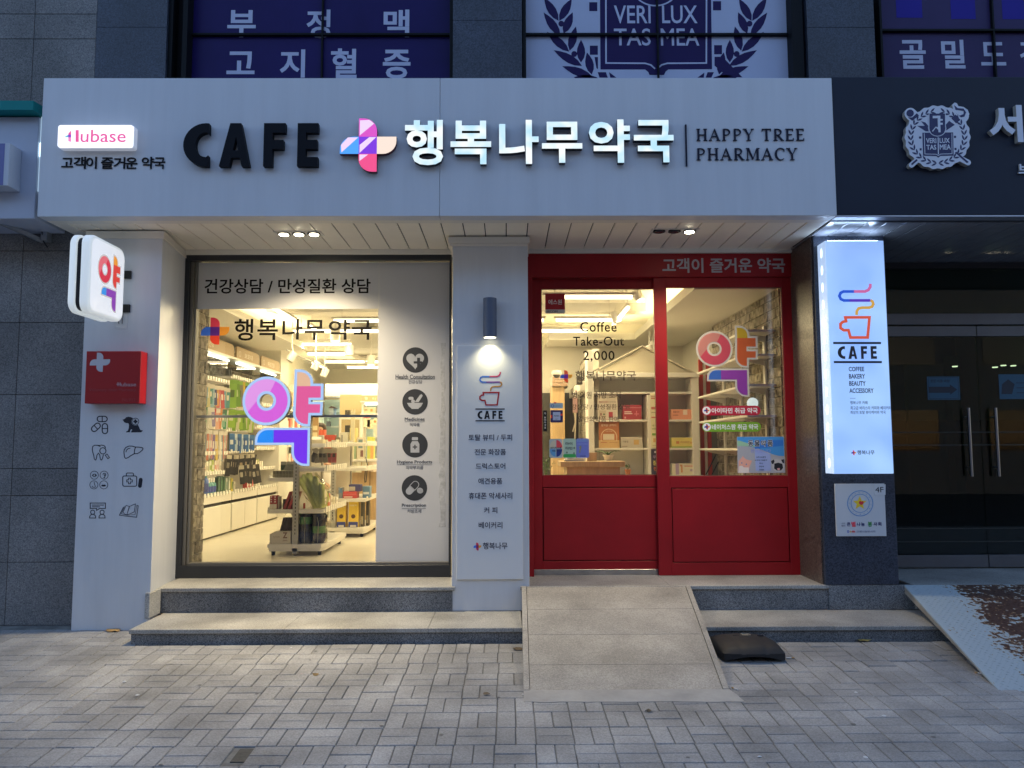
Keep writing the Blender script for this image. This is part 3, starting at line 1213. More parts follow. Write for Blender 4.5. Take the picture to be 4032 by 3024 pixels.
def plus_logo(x0, x1, z0, z1, mp, d0, d1, name, parent, mats):
 """petal cross: mats = top, left, middle, right, bottom"""
 def m(u, v):
  return (x0 + (x1 - x0) * u, z0 + (z1 - z0) * v)
 a, b = 0.333, 0.655
 r = 0.24
 top = [m(a, b), m(b, b)] + [m(*p) for p in arc(b - r, 1 - r, r, 0, 90, 7)] + [m(a, 1)]
 left = [m(a, a), m(a, b)] + [m(*p) for p in arc(r, b - r, r, 90, 180, 7)] + [m(0, a)]
 mid = [m(a, a), m(b, a), m(b, b), m(a, b)]
 rgt = [m(b, b), m(b, a)] + [m(*p) for p in arc(1 - r, a + r, r, -90, 0, 7)] + [m(1, b)]
 bot = [m(b, a), m(a, a)] + [m(*p) for p in arc(a + r, r, r, 180, 270, 7)] + [m(b, 0)]
 mb = MB()
 for i, lp in enumerate((top, left, mid, rgt, bot)):
  mb.plate([lp], mp, d0, d1, i, 5 if len(mats) > 5 else None)
 return mb.build(name, mats, parent, recalc=False)


def yak_shapes():
 """outer outline and coloured fields of the ring / stroke / hook sign, measured on its lit copy"""
 ox, oy = 948.0, 1836.0
 f = lambda pts: [(x - ox, oy - y) for x, y in pts]
 ring_o, ring_i = circ(1045, 1579, 97, 40), circ(1045, 1579, 28, 24)
 ring_c, ring_ci = circ(1045, 1579, 86, 40), circ(1045, 1579, 39, 24)
 stem = [(1157, 1454), (1178, 1454)] + [(1178 + 55 * math.sin(R(t)), 1509 - 55 * math.cos(R(t))) for t in range(10, 91, 10)] + \
  [(1233, 1511), (1275, 1511), (1275, 1577), (1225, 1577), (1225, 1583), (1274, 1583), (1272, 1637), (1226, 1637), (1224, 1681), (1208, 1681)] + \
  [(1208 - 55 * math.sin(R(t)), 1626 + 55 * math.cos(R(t))) for t in range(10, 91, 10)]
 stem_top = [(1167, 1521), (1167, 1465), (1180, 1465)] + [(1180 + 42 * math.sin(R(t)), 1507 - 42 * math.cos(R(t))) for t in range(15, 91, 15)] + [(1222, 1521)]
 stem_body = [(1167, 1521), (1264, 1521), (1264, 1567), (1215, 1567), (1215, 1593), (1263, 1593), (1262, 1627), (1216, 1627), (1214, 1671), (1208, 1671)] + \
  [(1208 - 44 * math.sin(R(t)), 1627 + 44 * math.cos(R(t))) for t in range(15, 91, 15)]
 hook = [(1224, 1685), (1224, 1836), (1206, 1836)] + [(1206 - 56 * math.sin(R(t)), 1780 + 56 * math.cos(R(t))) for t in range(10, 91, 10)] + \
  [(1150, 1753), (1002, 1753), (1002, 1735)] + [(1052 - 50 * math.cos(R(t)), 1735 - 50 * math.sin(R(t))) for t in range(10, 91, 10)]
 hook_blue = [(1077, 1694), (1077, 1744), (1012, 1744), (1012, 1737)] + [(1053 - 41 * math.cos(R(t)), 1735 - 41 * math.sin(R(t))) for t in range(15, 91, 15)]
 hook_body = [(1214, 1694), (1214, 1827), (1206, 1827)] + [(1206 - 46 * math.sin(R(t)), 1781 + 46 * math.cos(R(t))) for t in range(15, 91, 15)] + \
  [(1160, 1744), (1077, 1744), (1077, 1694)]
 gloss = [(1045 + 86 * math.cos(R(t)), 1579 + 86 * math.sin(R(t))) for t in range(150, 296, 12)] + \
  [(1045 + 39 * math.cos(R(t)), 1579 + 39 * math.sin(R(t))) for t in range(292, 168, -14)]
 return {'ring': (f(ring_o), f(ring_i)), 'ring_c': (f(ring_c), f(ring_ci)), 'stem': (f(stem),), 'stem_top': (f(stem_top),),
   'stem_body': (f(stem_body),), 'hook': (f(hook),), 'hook_blue': (f(hook_blue),), 'hook_body': (f(hook_body),), 'gloss': (f(gloss),)}


YAK = yak_shapes()


def yak(a0, a1, b0, b1, mp, d0, d1, parent, base, ring, gloss, top, body, blue, purple, sidem=None):
 sx, sy = (a1 - a0) / 326.0, (b1 - b0) / 382.0
 g = lambda loops: [[(a0 + x * sx, b0 + y * sy) for x, y in lp] for lp in loops]
 for key, nm in (('ring', 'ring_backing'), ('stem', 'stem_backing'), ('hook', 'hook_backing')):
  mb = MB()
  mb.plate(g(YAK[key]), mp, d0, d1, 0, 1 if sidem else 0)
  mb.build(nm, [base, sidem] if sidem else base, parent)
 e = 0.0008
 for keys, nm, ms in ((('ring_c',), 'ring', [ring]), (('stem_top', 'stem_body'), 'stem', [top, body]), (('hook_blue', 'hook_body'), 'hook', [blue, purple])):
  mb = MB()
  for i, k in enumerate(keys):
   mb.plate(g(YAK[k]), mp, d1, d1 + e, i)
  o = mb.build(nm, ms, parent)
  if nm == 'ring':
   mb = MB()
   mb.plate(g(YAK['gloss']), mp, d1 + e, d1 + 2 * e)
   mb.build('highlight', gloss, o)


def cafe_letters(x0, x1, z0, z1, mp, d0, d1, parent, m, each=True, name='letter'):
 """geometric bold C A F E as on the main sign; boxes are the measured letter widths"""
 W, H = 288.0, 90.0
 f = lambda pts: [(x0 + (x1 - x0) * a / W, z0 + (z1 - z0) * (b / H)) for a, b in pts]
 C = [(54, 66.5)] + arc(49, 45, 23.5, 75, 285, 14, 26)[1:-1] + [(54, 22.5), (54, 1)] + arc(48, 45, 48, 277, 90, 18, 45) + [(54, 89.5)]
 A = [(77, 0), (99, 0), (103, 18), (121, 18), (125, 0), (142, 0), (122, 90), (99, 90)]
 Ah = [(106, 33), (117.5, 33), (112, 62)]
 Fl = [(171, 0), (190, 0), (190, 36), (213, 36), (213, 55), (190, 55), (190, 70), (217, 70), (217, 90), (171, 90)]
 E = [(243, 0), (287, 0), (287, 19), (261, 19), (261, 36), (285, 36), (285, 55), (261, 55), (261, 70), (287, 70), (287, 90), (243, 90)]
 out = MB()
 for lp in ([C], [A, Ah], [Fl], [E]):
  mb = MB() if each else out
  mb.plate([f(q) for q in lp], mp, d0, d1)
  if each:
   mb.build(name, m, parent)
 if not each:
  out.build(name, m, parent)


def serif(body, x0, x1, z0, z1, mp, d0, d1, m, name, parent):
 """roman capitals with thick and thin strokes and bracketless serifs"""
 G = {
  'H': (74, [('v', 8, 20), ('v', 54, 66), ('h', 20, 54, 46, 52)], [(2, 26, 0), (48, 72, 0), (2, 26, 1), (48, 72, 1)]),
  'A': (72, [('p', [(2, 0), (8, 0), (36, 88), (33, 98)]), ('p', [(33, 100), (38, 100), (68, 0), (54, 0)]), ('h', 18, 52, 32, 38)], [(-3, 17, 0), (48, 74, 0)]),
  'P': (60, [('v', 8, 20), ('o', 20, 72, 34, 28, 1)], [(2, 27, 0)]),
  'Y': (66, [('p', [(28, 0), (39, 0), (39, 46), (28, 46)]), ('p', [(2, 100), (16, 100), (38, 47), (28, 46)]), ('p', [(58, 100), (64, 100), (39, 46), (34, 46)])], [(20, 48, 0), (-3, 21, 1), (50, 69, 1)]),
  'T': (66, [('v', 27, 39), ('h', 3, 63, 94, 100), ('p', [(3, 80), (7, 80), (7, 94), (3, 94)]), ('p', [(59, 80), (63, 80), (63, 94), (59, 94)])], [(20, 46, 0)]),
  'R': (68, [('v', 8, 20), ('o', 20, 72, 32, 28, 1), ('p', [(26, 45), (38, 45), (66, 0), (51, 0)])], [(2, 27, 0), (52, 70, 0)]),
  'E': (58, [('v', 8, 20), ('h', 20, 52, 94, 100), ('h', 20, 44, 48, 54), ('h', 20, 54, 0, 6), ('p', [(48, 80), (52, 80), (52, 94), (48, 94)]), ('p', [(50, 6), (54, 6), (54, 20), (50, 20)])], [(2, 20, 0), (2, 20, 1)]),
  'M': (90, [('p', [(8, 0), (13, 0), (13, 98), (9, 98)]), ('p', [(9, 100), (21, 100), (48, 12), (42, 2)]), ('p', [(43, 2), (47, 8), (74, 100), (69, 100)]), ('v', 70, 82)], [(1, 21, 0), (63, 89, 0), (1, 20, 1), (70, 89, 1)]),
  'C': (68, [('c',)], []), ' ': (30, [], [])}
 tr = 12.0
 tot = sum(G[c][0] for c in body) + tr * (len(body) - 1)
 s, sy = (x1 - x0) / tot, (z1 - z0) / 100.0
 x = 0.0
 for c in body:
  mb = MB()
  w, st, sf = G[c]
  f = lambda pts: [(x0 + (x + a) * s, z0 + b * sy) for a, b in pts]
  for k in st:
   if k[0] == 'v':
    mb.plate([f([(k[1], 0), (k[2], 0), (k[2], 100), (k[1], 100)])], mp, d0, d1)
   elif k[0] == 'h':
    mb.plate([f([(k[1], k[3]), (k[2], k[3]), (k[2], k[4]), (k[1], k[4])])], mp, d0, d1)
   elif k[0] == 'p':
    mb.plate([f(k[1])], mp, d0 + .0001, d1 + .0001)
   elif k[0] == 'o':
    o = [(k[1], 44)] + arc(k[1] + 8, 72, 28, -90, 90, 10) + [(k[1], 100), (k[1], 94)] + arc(k[1] + 8, 72, 18, 90, -90, 10, 22) + [(k[1], 50)]
    mb.plate([f(o)], mp, d0, d1)
   elif k[0] == 'c':
    o = arc(38, 50, 36, 48, 312, 18, 52) + arc(40, 50, 25, 308, 52, 18, 46)
    mb.plate([f(o)], mp, d0, d1)
    mb.plate([f([(60, 70), (63, 70), (63, 96), (60, 92)])], mp, d0 + .0001, d1 + .0001)
  for a, b, t in sf:
   za, zb = (0, 5) if t == 0 else (95, 100)
   mb.plate([f([(a, za), (b, za), (b, zb), (a, zb)])], mp, d0 + .0002, d1 + .0002)
  x += w + tr
  if mb.v:
   mb.build(name, m, parent, recalc=False)


def cup_logo(X, mp, d0, d1, parent, cup_m, mats, name='cup_logo'):
 """steaming cup; X maps logo units (0..100 wide, 0..150 tall) to the plane. mats: pink, blue, purple, amber"""
 mb = MB()
 w = X.w
 st = [([(95, 150), (94, 141), (88, 132), (78, 128), (45, 128)], 0), ([(45, 128), (14, 128), (5, 124), (1, 115), (5, 106), (14, 102), (31, 102)], 1),
   ([(31, 102), (93, 102)], 2), ([(93, 102), (99, 99), (101, 91), (97, 84), (88, 81), (67, 81), (57, 79), (51, 71), (50, 60)], 3)]
 for pts, i in st:
  mb.ribbon([X(*p) for p in pts], w, mp, d0, d1, mi=i)
 steam = mb.build('steam', mats, parent)
 mb = MB()
 cup = [(16, 53), (88, 53), (80, -5), (29, -5), (24, 16), (10, 16), (1, 22), (1, 34), (8, 40), (18, 42)]
 mb.ribbon([X(*p) for p in cup], w, mp, d0, d1, closed=True)
 return mb.build('cup', cup_m, parent)


class Map2:
 def __init__(self, x0, x1, z0, z1, w):
  self.x0, self.x1, self.z0, self.z1 = x0, x1, z0, z1
  self.w = w

 def __call__(self, a, b):
  return (self.x0 + (self.x1 - self.x0) * a / 100.0, self.z0 + (self.z1 - self.z0) * b / 150.0)


# ================================================================== main fascia sign
def fascia():
 Y = Y_FASCIA
 xl, xr = -3.385, 2.4045
 t = thing('fascia_sign', 'long white fascia sign reading CAFE beside a lit coloured cross', 'shop sign', (-0.49, Y, Z_SOFFIT))
 xs = at(1732, 560, Y)[0]
 for a, b in ((xl, xs - 0.0012), (xs + 0.0012, xr)):
  mb = MB()
  mb.box(a, b, Y, Y + 0.11, Z_SOFFIT, Z_TOP, b=0.0025)
  mb.build('sign_board', M_FASCIA, t)
 mb = MB()
 mb.box(xl + .01, xr - .01, Y + 0.112, 5.965, Z_TOP - 0.03, Z_TOP - 0.005)
 mb.box(xl + .004, xl + .012, Y + 0.112, 5.965, Z_SOFFIT + .09, Z_TOP - 0.031)
 mb.build('return_panel', M_FASCIA, t)
 F = fac(Y)
 # raised black letters
 a0, z1 = at(725, 486, Y - 0.05)
 a1, z0 = at(1253, 655, Y - 0.05)
 cafe_letters(a0, a1, z0, z1, F, 0.012, 0.055, t, mat('black acrylic', (0.004, 0.005, 0.009), 0.55, spec=.15))
 # lit box
 q = lambda x, y: (x * .5877, y * .5877)
 bx = prect(388 * .5877, 835 * .5877, 888 * .5877, 988 * .5877, Y - 0.07)
 mb = MB()
 mb.plate([rrect(*bx, 0.018)], F, 0.004, 0.055)
 body = mb.build('light_box', mat('white acrylic case', (0.7, 0.72, 0.75), 0.35, emit=0.25, ec=(0.8, 0.85, 1)), t)
 mb = MB()
 mb.plate([rrect(bx[0] + .003, bx[1] - .003, bx[2] + .003, bx[3] - .003, 0.017)], F, 0.055, 0.070)
 mb.build('lit_face', mat('lit white acrylic', (0.8, 0.8, 0.8), 0.4, emit=1.05, ec=(0.92, 0.93, 1.0)), body)
 lit_pink = mat('lit pink film', (0.8, 0.2, 0.4), 0.5, emit=1.0, ec='#E85A9C')
 lit_pink2 = mat('lit light pink film', (0.8, 0.3, 0.5), 0.5, emit=1.0, ec='#F48CC8')
 lit_violet = mat('lit violet film', (0.4, 0.1, 0.6), 0.5, emit=1.0, ec='#8A38C8')
 lit_cyan = mat('lit cyan film', (0.2, 0.6, 0.7), 0.5, emit=1.0, ec='#68B8D0')
 Yt = Y - 0.070
 Ft = fac(Yt)
 tpx('ubase', (543 * .5877, 870 * .5877, 842 * .5877, 953 * .5877), Yt, lit_pink, 'lettering', body, 0.0005, 0.0015, 0.004)
 mb = MB()
 z = lambda pts: [at(a * .5877, b * .5877, Yt) for a, b in pts]
 mb.plate([z([(507, 872), (528, 872), (528, 951), (507, 951)])], Ft, 0.0005, 0.0015, 0)
 mb.plate([z([(458, 895), (477, 874), (477, 903), (458, 903)])], Ft, 0.0005, 0.0015, 0)
 mb.plate([z([(458, 920), (477, 920), (477, 950), (470, 950), (458, 946)])], Ft, 0.0005, 0.0015, 1)
 mb.plate([z([(458, 903), (477, 903), (477, 920), (458, 920)])], Ft, 0.0005, 0.0015, 2)
 mb.plate([z([(432, 919), (458, 903), (458, 920)])], Ft, 0.0005, 0.0015, 3)
 mb.build('emblem', [lit_pink, lit_pink2, lit_violet, lit_cyan], body)
 blk = mat('black acrylic')
 for body_, bx in (('고', (412, 1057, 487, 1120)), ('객', (493, 1050, 572, 1130)), ('이', (578, 1050, 645, 1130)), ('즐', (678, 1054, 756, 1130)), ('거', (762, 1052, 836, 1130)),
      ('운', (841, 1054, 918, 1130)), ('약', (950, 1050, 1027, 1130)), ('국', (1032, 1054, 1104, 1130))):
  tpx(body_, tuple(k * .5877 for k in bx), Y - 0.007, blk, 'small_letter', t, -0.005, 0.0, 0.014)
 # petal cross, lit from inside
 cx = (1200 + 238 * .5877, 793 * .5877, 1200 + 612 * .5877, 1150 * .5877)
 r = prect(*cx, Y - 0.05)
 s = [mat('lit magenta petal', (0.8, 0.2, 0.6), 0.3, emit=1.0, ec='#DD52C6'), mat('lit azure petal', (0.2, 0.5, 0.9), 0.3, emit=1.0, ec='#4FA4FF'),
   mat('lit purple petal', (0.4, 0.1, 0.8), 0.3, emit=1.0, ec='#7F37DE'), mat('lit cream petal', (0.9, 0.7, 0.5), 0.3, emit=1.0, ec='#FBE6D6'),
   mat('lit coral petal', (0.9, 0.2, 0.4), 0.3, emit=1.0, ec='#F2508C'), mat('dark red return', (0.10, 0.012, 0.03), 0.4)]
 plus_logo(*r, F, 0.010, 0.05, 'cross_emblem', t, s)
 mb = MB()
 ww = lambda u, v: (r[0] + (r[1] - r[0]) * u, r[2] + (r[3] - r[2]) * v)
 for tri in ([(.35, .68), (.35, .96), (.52, .97), (.60, .90)], [(.03, .36), (.02, .5), (.14, .64), (.32, .64)], [(.35, .35), (.35, .50), (.52, .645), (.64, .645)], [(.35, .2), (.35, .32), (.5, .32)]):
  mb.plate([[ww(*p) for p in tri]], F, 0.0502, 0.0510)
 mb.build('petal_highlight', mat('lit pale highlight', (0.8, 0.8, 0.8), 0.3, emit=1.0, ec='#F3D6FA'), t)
 # lit channel letters
 face = mat('lit letter face', (0.8, 0.85, 0.9), 0.4, emit=1.0, ec=(0.50, 0.80, 0.98), ec2=(0.96, 1.0, 1.0), escale=9)
 ret = mat('black letter return', (0.01, 0.012, 0.02), 0.4)
 k = .5877
 for ch, bx in (('행', (1200 + 672 * k, 803 * k, 1200 + 926 * k, 1106 * k)), ('복', (1200 + 977 * k, 808 * k, 1200 + 1249 * k, 1100 * k)),
     ('나', (1200 + 1302 * k, 803 * k, 1200 + 1568 * k, 1098 * k)), ('무', (1200 + 1588 * k, 815 * k, 1200 + 1861 * k, 1090 * k)),
     ('약', (1200 + 1902 * k, 800 * k, 1200 + 2182 * k, 1090 * k)), ('국', (2400 + 128 * .7378, 640 * .7378, 2400 + 345 * .7378, 866 * .7378))):
  tpx(ch, bx, Y - 0.055, face, 'channel_letter', t, -0.045, 0.0, 0.026, ms=ret)
 # divider and english name
 mb = MB()
 mb.plate([pp([(2400 + 401 * .7378, 668 * .7378), (2400 + 409 * .7378, 668 * .7378), (2400 + 414 * .7378, 889 * .7378), (2400 + 406 * .7378, 889 * .7378)], Y)], F, 0.002, 0.014)
 mb.build('divider', mat('navy acrylic', (0.012, 0.014, 0.035), 0.5, spec=.2), t)
 for body_, bx in (('HAPPY TREE', (461, 690, 1040, 752)), ('PHARMACY', (461, 793, 1000, 856))):
  r = prect(2400 + bx[0] * .7378, bx[1] * .7378, 2400 + bx[2] * .7378, bx[3] * .7378, Y)
  serif(body_, r[0], r[1], r[2], r[3], F, 0.002, 0.011, mat('navy acrylic'), 'serif_letter', t)
 return t


fascia()


# ================================================================== canopy soffit with downlights
def canopy():
 t = thing('canopy_soffit', 'cream planked soffit under the white sign board', 'canopy', (-0.49, 5.95, Z_SOFFIT))
 m = mat('cream soffit plank', (0.90, 0.83, 0.70), 0.45, var=0.05, vscale=2)
 mb = MB()
 y0, y1 = 5.63, 6.405
 k = -20
 x0, x1 = -3.27, 2.262
 w = 0.164
 while k * w < x1:
  a, b = max(k * w + .004, x0), min((k + 1) * w - .004, x1)
  if b - a > 0.01:
   mb.box(a, b, y0, y1, Z_SOFFIT + 0.008, Z_SOFFIT + 0.02, b=0.002)
  k += 1
 mb.build('plank_lining', m, t)
 mb = MB()
 mb.box(x0, x1, y0, y1, Z_SOFFIT + 0.03, Z_SOFFIT + 0.034)
 mb.build('cavity', mat('dark cavity', (0.015, 0.013, 0.012), 0.9), t)
 mb = MB()
 mb.box(-3.385, 2.4045, 5.5575, y0 - .001, Z_SOFFIT + 0.0003, Z_SOFFIT + 0.03, b=0.002)
 mb.box(-3.385, x0 - 0.001, y0, 5.968, Z_SOFFIT + 0.0003, Z_SOFFIT + 0.03, b=0.002)
 mb.box(x1 + 0.001, 2.4045, y0, 6.42, Z_SOFFIT + 0.0003, Z_SOFFIT + 0.03, b=0.002)
 mb.box(-2.76, -0.42, y1 + .001, 6.46, 2.992, 3.06, b=0.002)
 mb.box(0.166, 2.5, y1 + .001, 6.46, 3.0, 3.06, b=0.002)
 mb.build('edge_trim', mat('cream painted trim', (0.76, 0.72, 0.64), 0.45), t)

 def downlight(px, py, lit, label):
  cx, cy = atz(px, py, Z_SOFFIT)
  d = thing('downlight', label, 'ceiling light', (cx, cy, Z_SOFFIT), 'triple downlights set in the soffit')
  mb = MB()
  mb.plate([[(cx - .185, cy - .06), (cx + .185, cy - .06), (cx + .185, cy + .06), (cx - .185, cy + .06)]] +
     [[(cx + o - .05, cy - .048), (cx + o + .05, cy - .048), (cx + o + .05, cy + .048), (cx + o - .05, cy + .048)] for o in (-.118, 0, .118)],
     lambda a, b, dd: (a, b, Z_SOFFIT + .008 - dd), 0.0004, 0.006)
  mb.build('bezel', mat('cream painted trim'), d)
  for i, o in enumerate((-.118, 0, .118)):
   mb = MB()
   mb.lathe([(0.048, 0.0), (0.046, 0.02), (0.03, 0.03)], cx + o, cy, Z_SOFFIT - 0.003, 16)
   mb.build('lamp_housing', mat('black enamel'), d)
   mb = MB()
   mb.lathe([(0.034, 0), (0.036, 0.004)], cx + o, cy, Z_SOFFIT - 0.008, 16)
   mb.build('lamp_lens', mat('lit downlight lens', (0.8, 0.8, 0.7), 0.4, emit=40, ec=(1, .9, .62)) if lit[i] else mat('unlit lens', (0.05, 0.05, 0.05), 0.2), d)
   if lit[i]:
    ld = bpy.data.lights.new('downlight_beam', 'SPOT')
    ld.energy = 165.0 * EMK
    ld.color = (1.0, 0.82, 0.52)
    ld.spot_size = R(132)
    ld.spot_blend = 1.0
    ld.shadow_soft_size = 0.034
    lo = bpy.data.objects.new('downlight_beam', ld)
    COL.objects.link(lo)
    lo.location = (cx + o, cy, Z_SOFFIT - 0.014)
    lo.parent = d
    lo.matrix_parent_inverse = Matrix.Translation(-Vector(d.location))

 downlight(1177, 922, (1, 1, 1), 'recessed triple downlight with all three lamps lit')
 downlight(2655, 912, (0, 0, 1), 'recessed triple downlight with only one lamp lit')


canopy()


# ================================================================== white pillars
def left_pillar():
 t = thing('white_pillar', 'broad white pillar printed with rows of dark health icons', 'pillar', (-2.9, Y_PILLAR, 0))
 Y = Y_PILLAR
 xl = at(305, 1900, Y)[0]
 xr = at(614, 1700, Y)[0]
 xb = at(708, 1700, Y_SHOP)[0]
 mb = MB()
 z0, z1 = -0.005, 3.022
 pl = [(xl, Y), (xr, Y), (xb, 6.50), (xl, 6.50)]
 mb.plate([pl], lambda a, b, d: (a, b, d), z0, z1)
 mb.build('pillar_casing', M_WHITE, t)
 mb = MB()
 pl = [(xl - .012, Y - .014), (xr + .016, Y - .014), (xb + .016, 6.44), (xb - .05, 6.44), (xr - .02, Y + .02), (xl - .012, Y + .02)]
 mb.plate([pl], lambda a, b, d: (a, b, d), 2.965, 3.022)
 mb.build('cap_trim', mat('cream painted trim'), t)
 F = fac(Y)
 q = lambda pts: [at(330 + x * .2652, 1620 + y * .2652, Y) for x, y in pts]
 s = lambda px: px * .2652 / 3024 * Y
 d0, d1 = 0.0006, 0.0014

 def icon(name, label=None):
  return MB()

 def capsule(cx, cy, L, w, ang):
  pts = arc(L / 2 - w / 2, 0, w / 2, -90, 90, 6) + arc(-L / 2 + w / 2, 0, w / 2, 90, 270, 6)
  c, sn = math.cos(R(ang)), math.sin(R(ang))
  return [(cx + x * c - y * sn, cy + x * sn + y * c) for x, y in pts]
 ink = mat('black navy vinyl', (0.008, 0.009, 0.02), 0.5)
 mb = MB()
 for cx, cy, an in ((274, 112, 0), (180, 236, -42), (314, 255, 90)):
  mb.ribbon(q(capsule(cx, cy, 150, 80, an)), s(15), F, d0, d1, closed=True)
  c, sn = math.cos(R(an)), math.sin(R(an))
  mb.ribbon(q([(cx + 38 * sn, cy - 38 * c), (cx - 38 * sn, cy + 38 * c)]), s(13), F, d0, d1 + .0002)
 mb.build('pill_icon', ink, t)
 mb = MB()
 dog = [(575, 125), (612, 108), (628, 88), (660, 78), (700, 84), (730, 100), (770, 150), (800, 190), (818, 225), (836, 268), (848, 280), (872, 278), (874, 290), (850, 310), (705, 312), (706, 290),
   (722, 275), (705, 262), (688, 285), (686, 308), (630, 312), (632, 296), (652, 290), (668, 250), (672, 200), (662, 176), (625, 172), (600, 160), (590, 140)]
 mb.plate([q(dog)], F, d0, d1)
 mb.plate([q(circ(768, 150, 58, 24))], F, d0, d1 + .0002, 1)
 mb.ribbon(q(circ(768, 150, 50, 24)), s(10), F, d0, d1 + .0004, closed=True)
 for r_ in ((754, 782, 118, 182), (736, 800, 136, 164)):
  mb.plate([q([(r_[0], r_[2]), (r_[1], r_[2]), (r_[1], r_[3]), (r_[0], r_[3])])], F, d0, d1 + (.0004 if r_[0] == 754 else .0006))
 mb.build('dog_icon', [ink, M_WHITE], t)
 mb = MB()
 tooth = [(322, 545), (316, 520), (296, 505), (260, 500), (235, 505), (200, 502), (160, 502), (134, 520), (126, 560), (132, 600), (148, 650), (156, 705), (172, 722), (186, 705), (196, 650), (216, 620), (236, 640), (246, 705), (260, 722), (276, 705), (292, 640)]
 mb.ribbon(q(tooth), s(11), F, d0, d1)
 mb.ribbon(q([(205, 505), (250, 525)]), s(9), F, d0, d1 + .0002)
 mb.ribbon(q(circ(284, 585, 46, 24)), s(11), F, d0, d1 + .0004, closed=True)
 mb.ribbon(q([(318, 650), (345, 632), (382, 684), (358, 702)]), s(10), F, d0, d1, closed=True)
 mb.build('tooth_icon', ink, t)
 mb = MB()
 liver = [(762, 528), (720, 515), (670, 514), (625, 535), (602, 565), (596, 600), (600, 640), (606, 680), (624, 698), (660, 684), (700, 655), (750, 628), (800, 625), (840, 600), (876, 568), (880, 550), (866, 536), (810, 530)]
 mb.ribbon(q(liver), s(12), F, d0, d1, closed=True)
 mb.ribbon(q([(768, 530), (754, 575), (750, 625)]), s(12), F, d0, d1 + .0002)
 mb.ribbon(q([(692, 546), (660, 552), (635, 575), (626, 605)]), s(11), F, d0, d1)
 mb.build('liver_icon', ink, t)
 mb = MB()
 for cx, cy in ((157, 946), (302, 946), (150, 1090), (297, 1090)):
  mb.ribbon(q(circ(cx, cy, 60, 26)), s(7), F, d0, d1, closed=True)
 mb.plate([q([(120, 948), (140, 930), (157, 925), (178, 930), (196, 948), (178, 966), (157, 972), (140, 966)]), q(circ(157, 948, 14, 12))], F, d0, d1)
 mb.ribbon(q([(286, 940), (290, 922), (306, 916), (324, 925), (326, 945), (316, 960), (312, 980), (302, 988), (294, 978)]), s(9), F, d0, d1)
 mb.ribbon(q([(304, 934), (312, 942), (302, 960)]), s(8), F, d0, d1)
 mb.ribbon(q([(154, 1045), (160, 1080), (172, 1112), (168, 1126), (140, 1128), (126, 1118), (130, 1104)]), s(7), F, d0, d1)
 mb.plate([q([(256, 1102), (280, 1085), (296, 1090), (312, 1085), (334, 1102), (312, 1114), (296, 1116), (278, 1114)])], F, d0, d1)
 mb.build('senses_icon', ink, t)
 mb = MB()
 mb.ribbon(q(rrect(578, 786, 958, 1110, 24)), s(12), F, d0, d1, closed=True)
 mb.ribbon(q([(632, 952), (632, 925), (646, 914), (725, 914), (738, 925), (738, 952)]), s(11), F, d0, d1 + .0002)
 cr = [(664, 990), (694, 990), (694, 1016), (722, 1016), (722, 1046), (694, 1046), (694, 1074), (664, 1074), (664, 1046), (638, 1046), (638, 1016), (664, 1016)]
 mb.ribbon(q(cr), s(10), F, d0, d1, closed=True)
 mb.plate([q(capsule(840, 1060, 150, 56, 97))], F, d0, d1)
 mb.build('first_aid_icon', ink, t)
 mb = MB()
 mb.ribbon(q([(238, 1440), (322, 1440), (322, 1360), (96, 1360), (96, 1440), (190, 1440), (192, 1470)]), s(11), F, d0, d1, closed=True)
 mb.ribbon(q([(122, 1390), (298, 1390)]), s(11), F, d0, d1)
 mb.ribbon(q([(122, 1416), (240, 1416)]), s(10), F, d0, d1)
 for cx in (133, 272):
  mb.ribbon(q(circ(cx, 1496, 31, 20)), s(10), F, d0, d1, closed=True)
  mb.ribbon(q([(cx - 46, 1582), (cx - 44, 1555), (cx - 25, 1532), (cx, 1527), (cx + 25, 1532), (cx + 42, 1555), (cx + 44, 1582)]), s(10), F, d0, d1 + .0002, closed=True)
 mb.build('consultation_icon', ink, t)
 mb = MB()
 mb.ribbon(q([(640, 1535), (676, 1410), (628, 1395), (585, 1490), (600, 1520)]), s(7), F, d0, d1, closed=True)
 mb.ribbon(q([(640, 1535), (680, 1410), (768, 1372), (750, 1490), (700, 1515)]), s(7), F, d0, d1 + .0002, closed=True)
 mb.ribbon(q([(590, 1420), (530, 1540), (640, 1555), (785, 1570), (808, 1400), (785, 1395)]), s(9), F, d0, d1 + .0004)
 mb.ribbon(q([(606, 1405), (560, 1520), (650, 1540), (762, 1530), (788, 1390)]), s(5), F, d0, d1 + .0006)
 mb.build('book_icon', ink, t)
 # sealed cable outlet patch with tied wires below the projecting sign
 mb = MB()
 r = prect(458, 1234, 501, 1295, Y)
 mb.box(r[0], r[1], Y - .0025, Y, r[2], r[3], b=.0008)
 pt = mb.build('patch_plate', mat('white plastic', (0.66, 0.67, 0.68), 0.4), t)
 mb = MB()
 rnd = random.Random(4)
 x, z = at(478, 1262, Y)
 for i in range(4):
  pts = [(x + .01, Y - .004, z + .06), (x + rnd.uniform(-.02, .02), Y - .016, z + .02), (x + rnd.uniform(-.022, .022), Y - .02, z + rnd.uniform(-.015, .012)), (x + rnd.uniform(-.016, .02), Y - .012, z + rnd.uniform(-.03, -.01))]
  mb.tube(pts, .0026, 5)
 mb.build('cable', mat('grey cable', (0.12, 0.12, 0.12), 0.5), pt, smooth=True)


left_pillar()


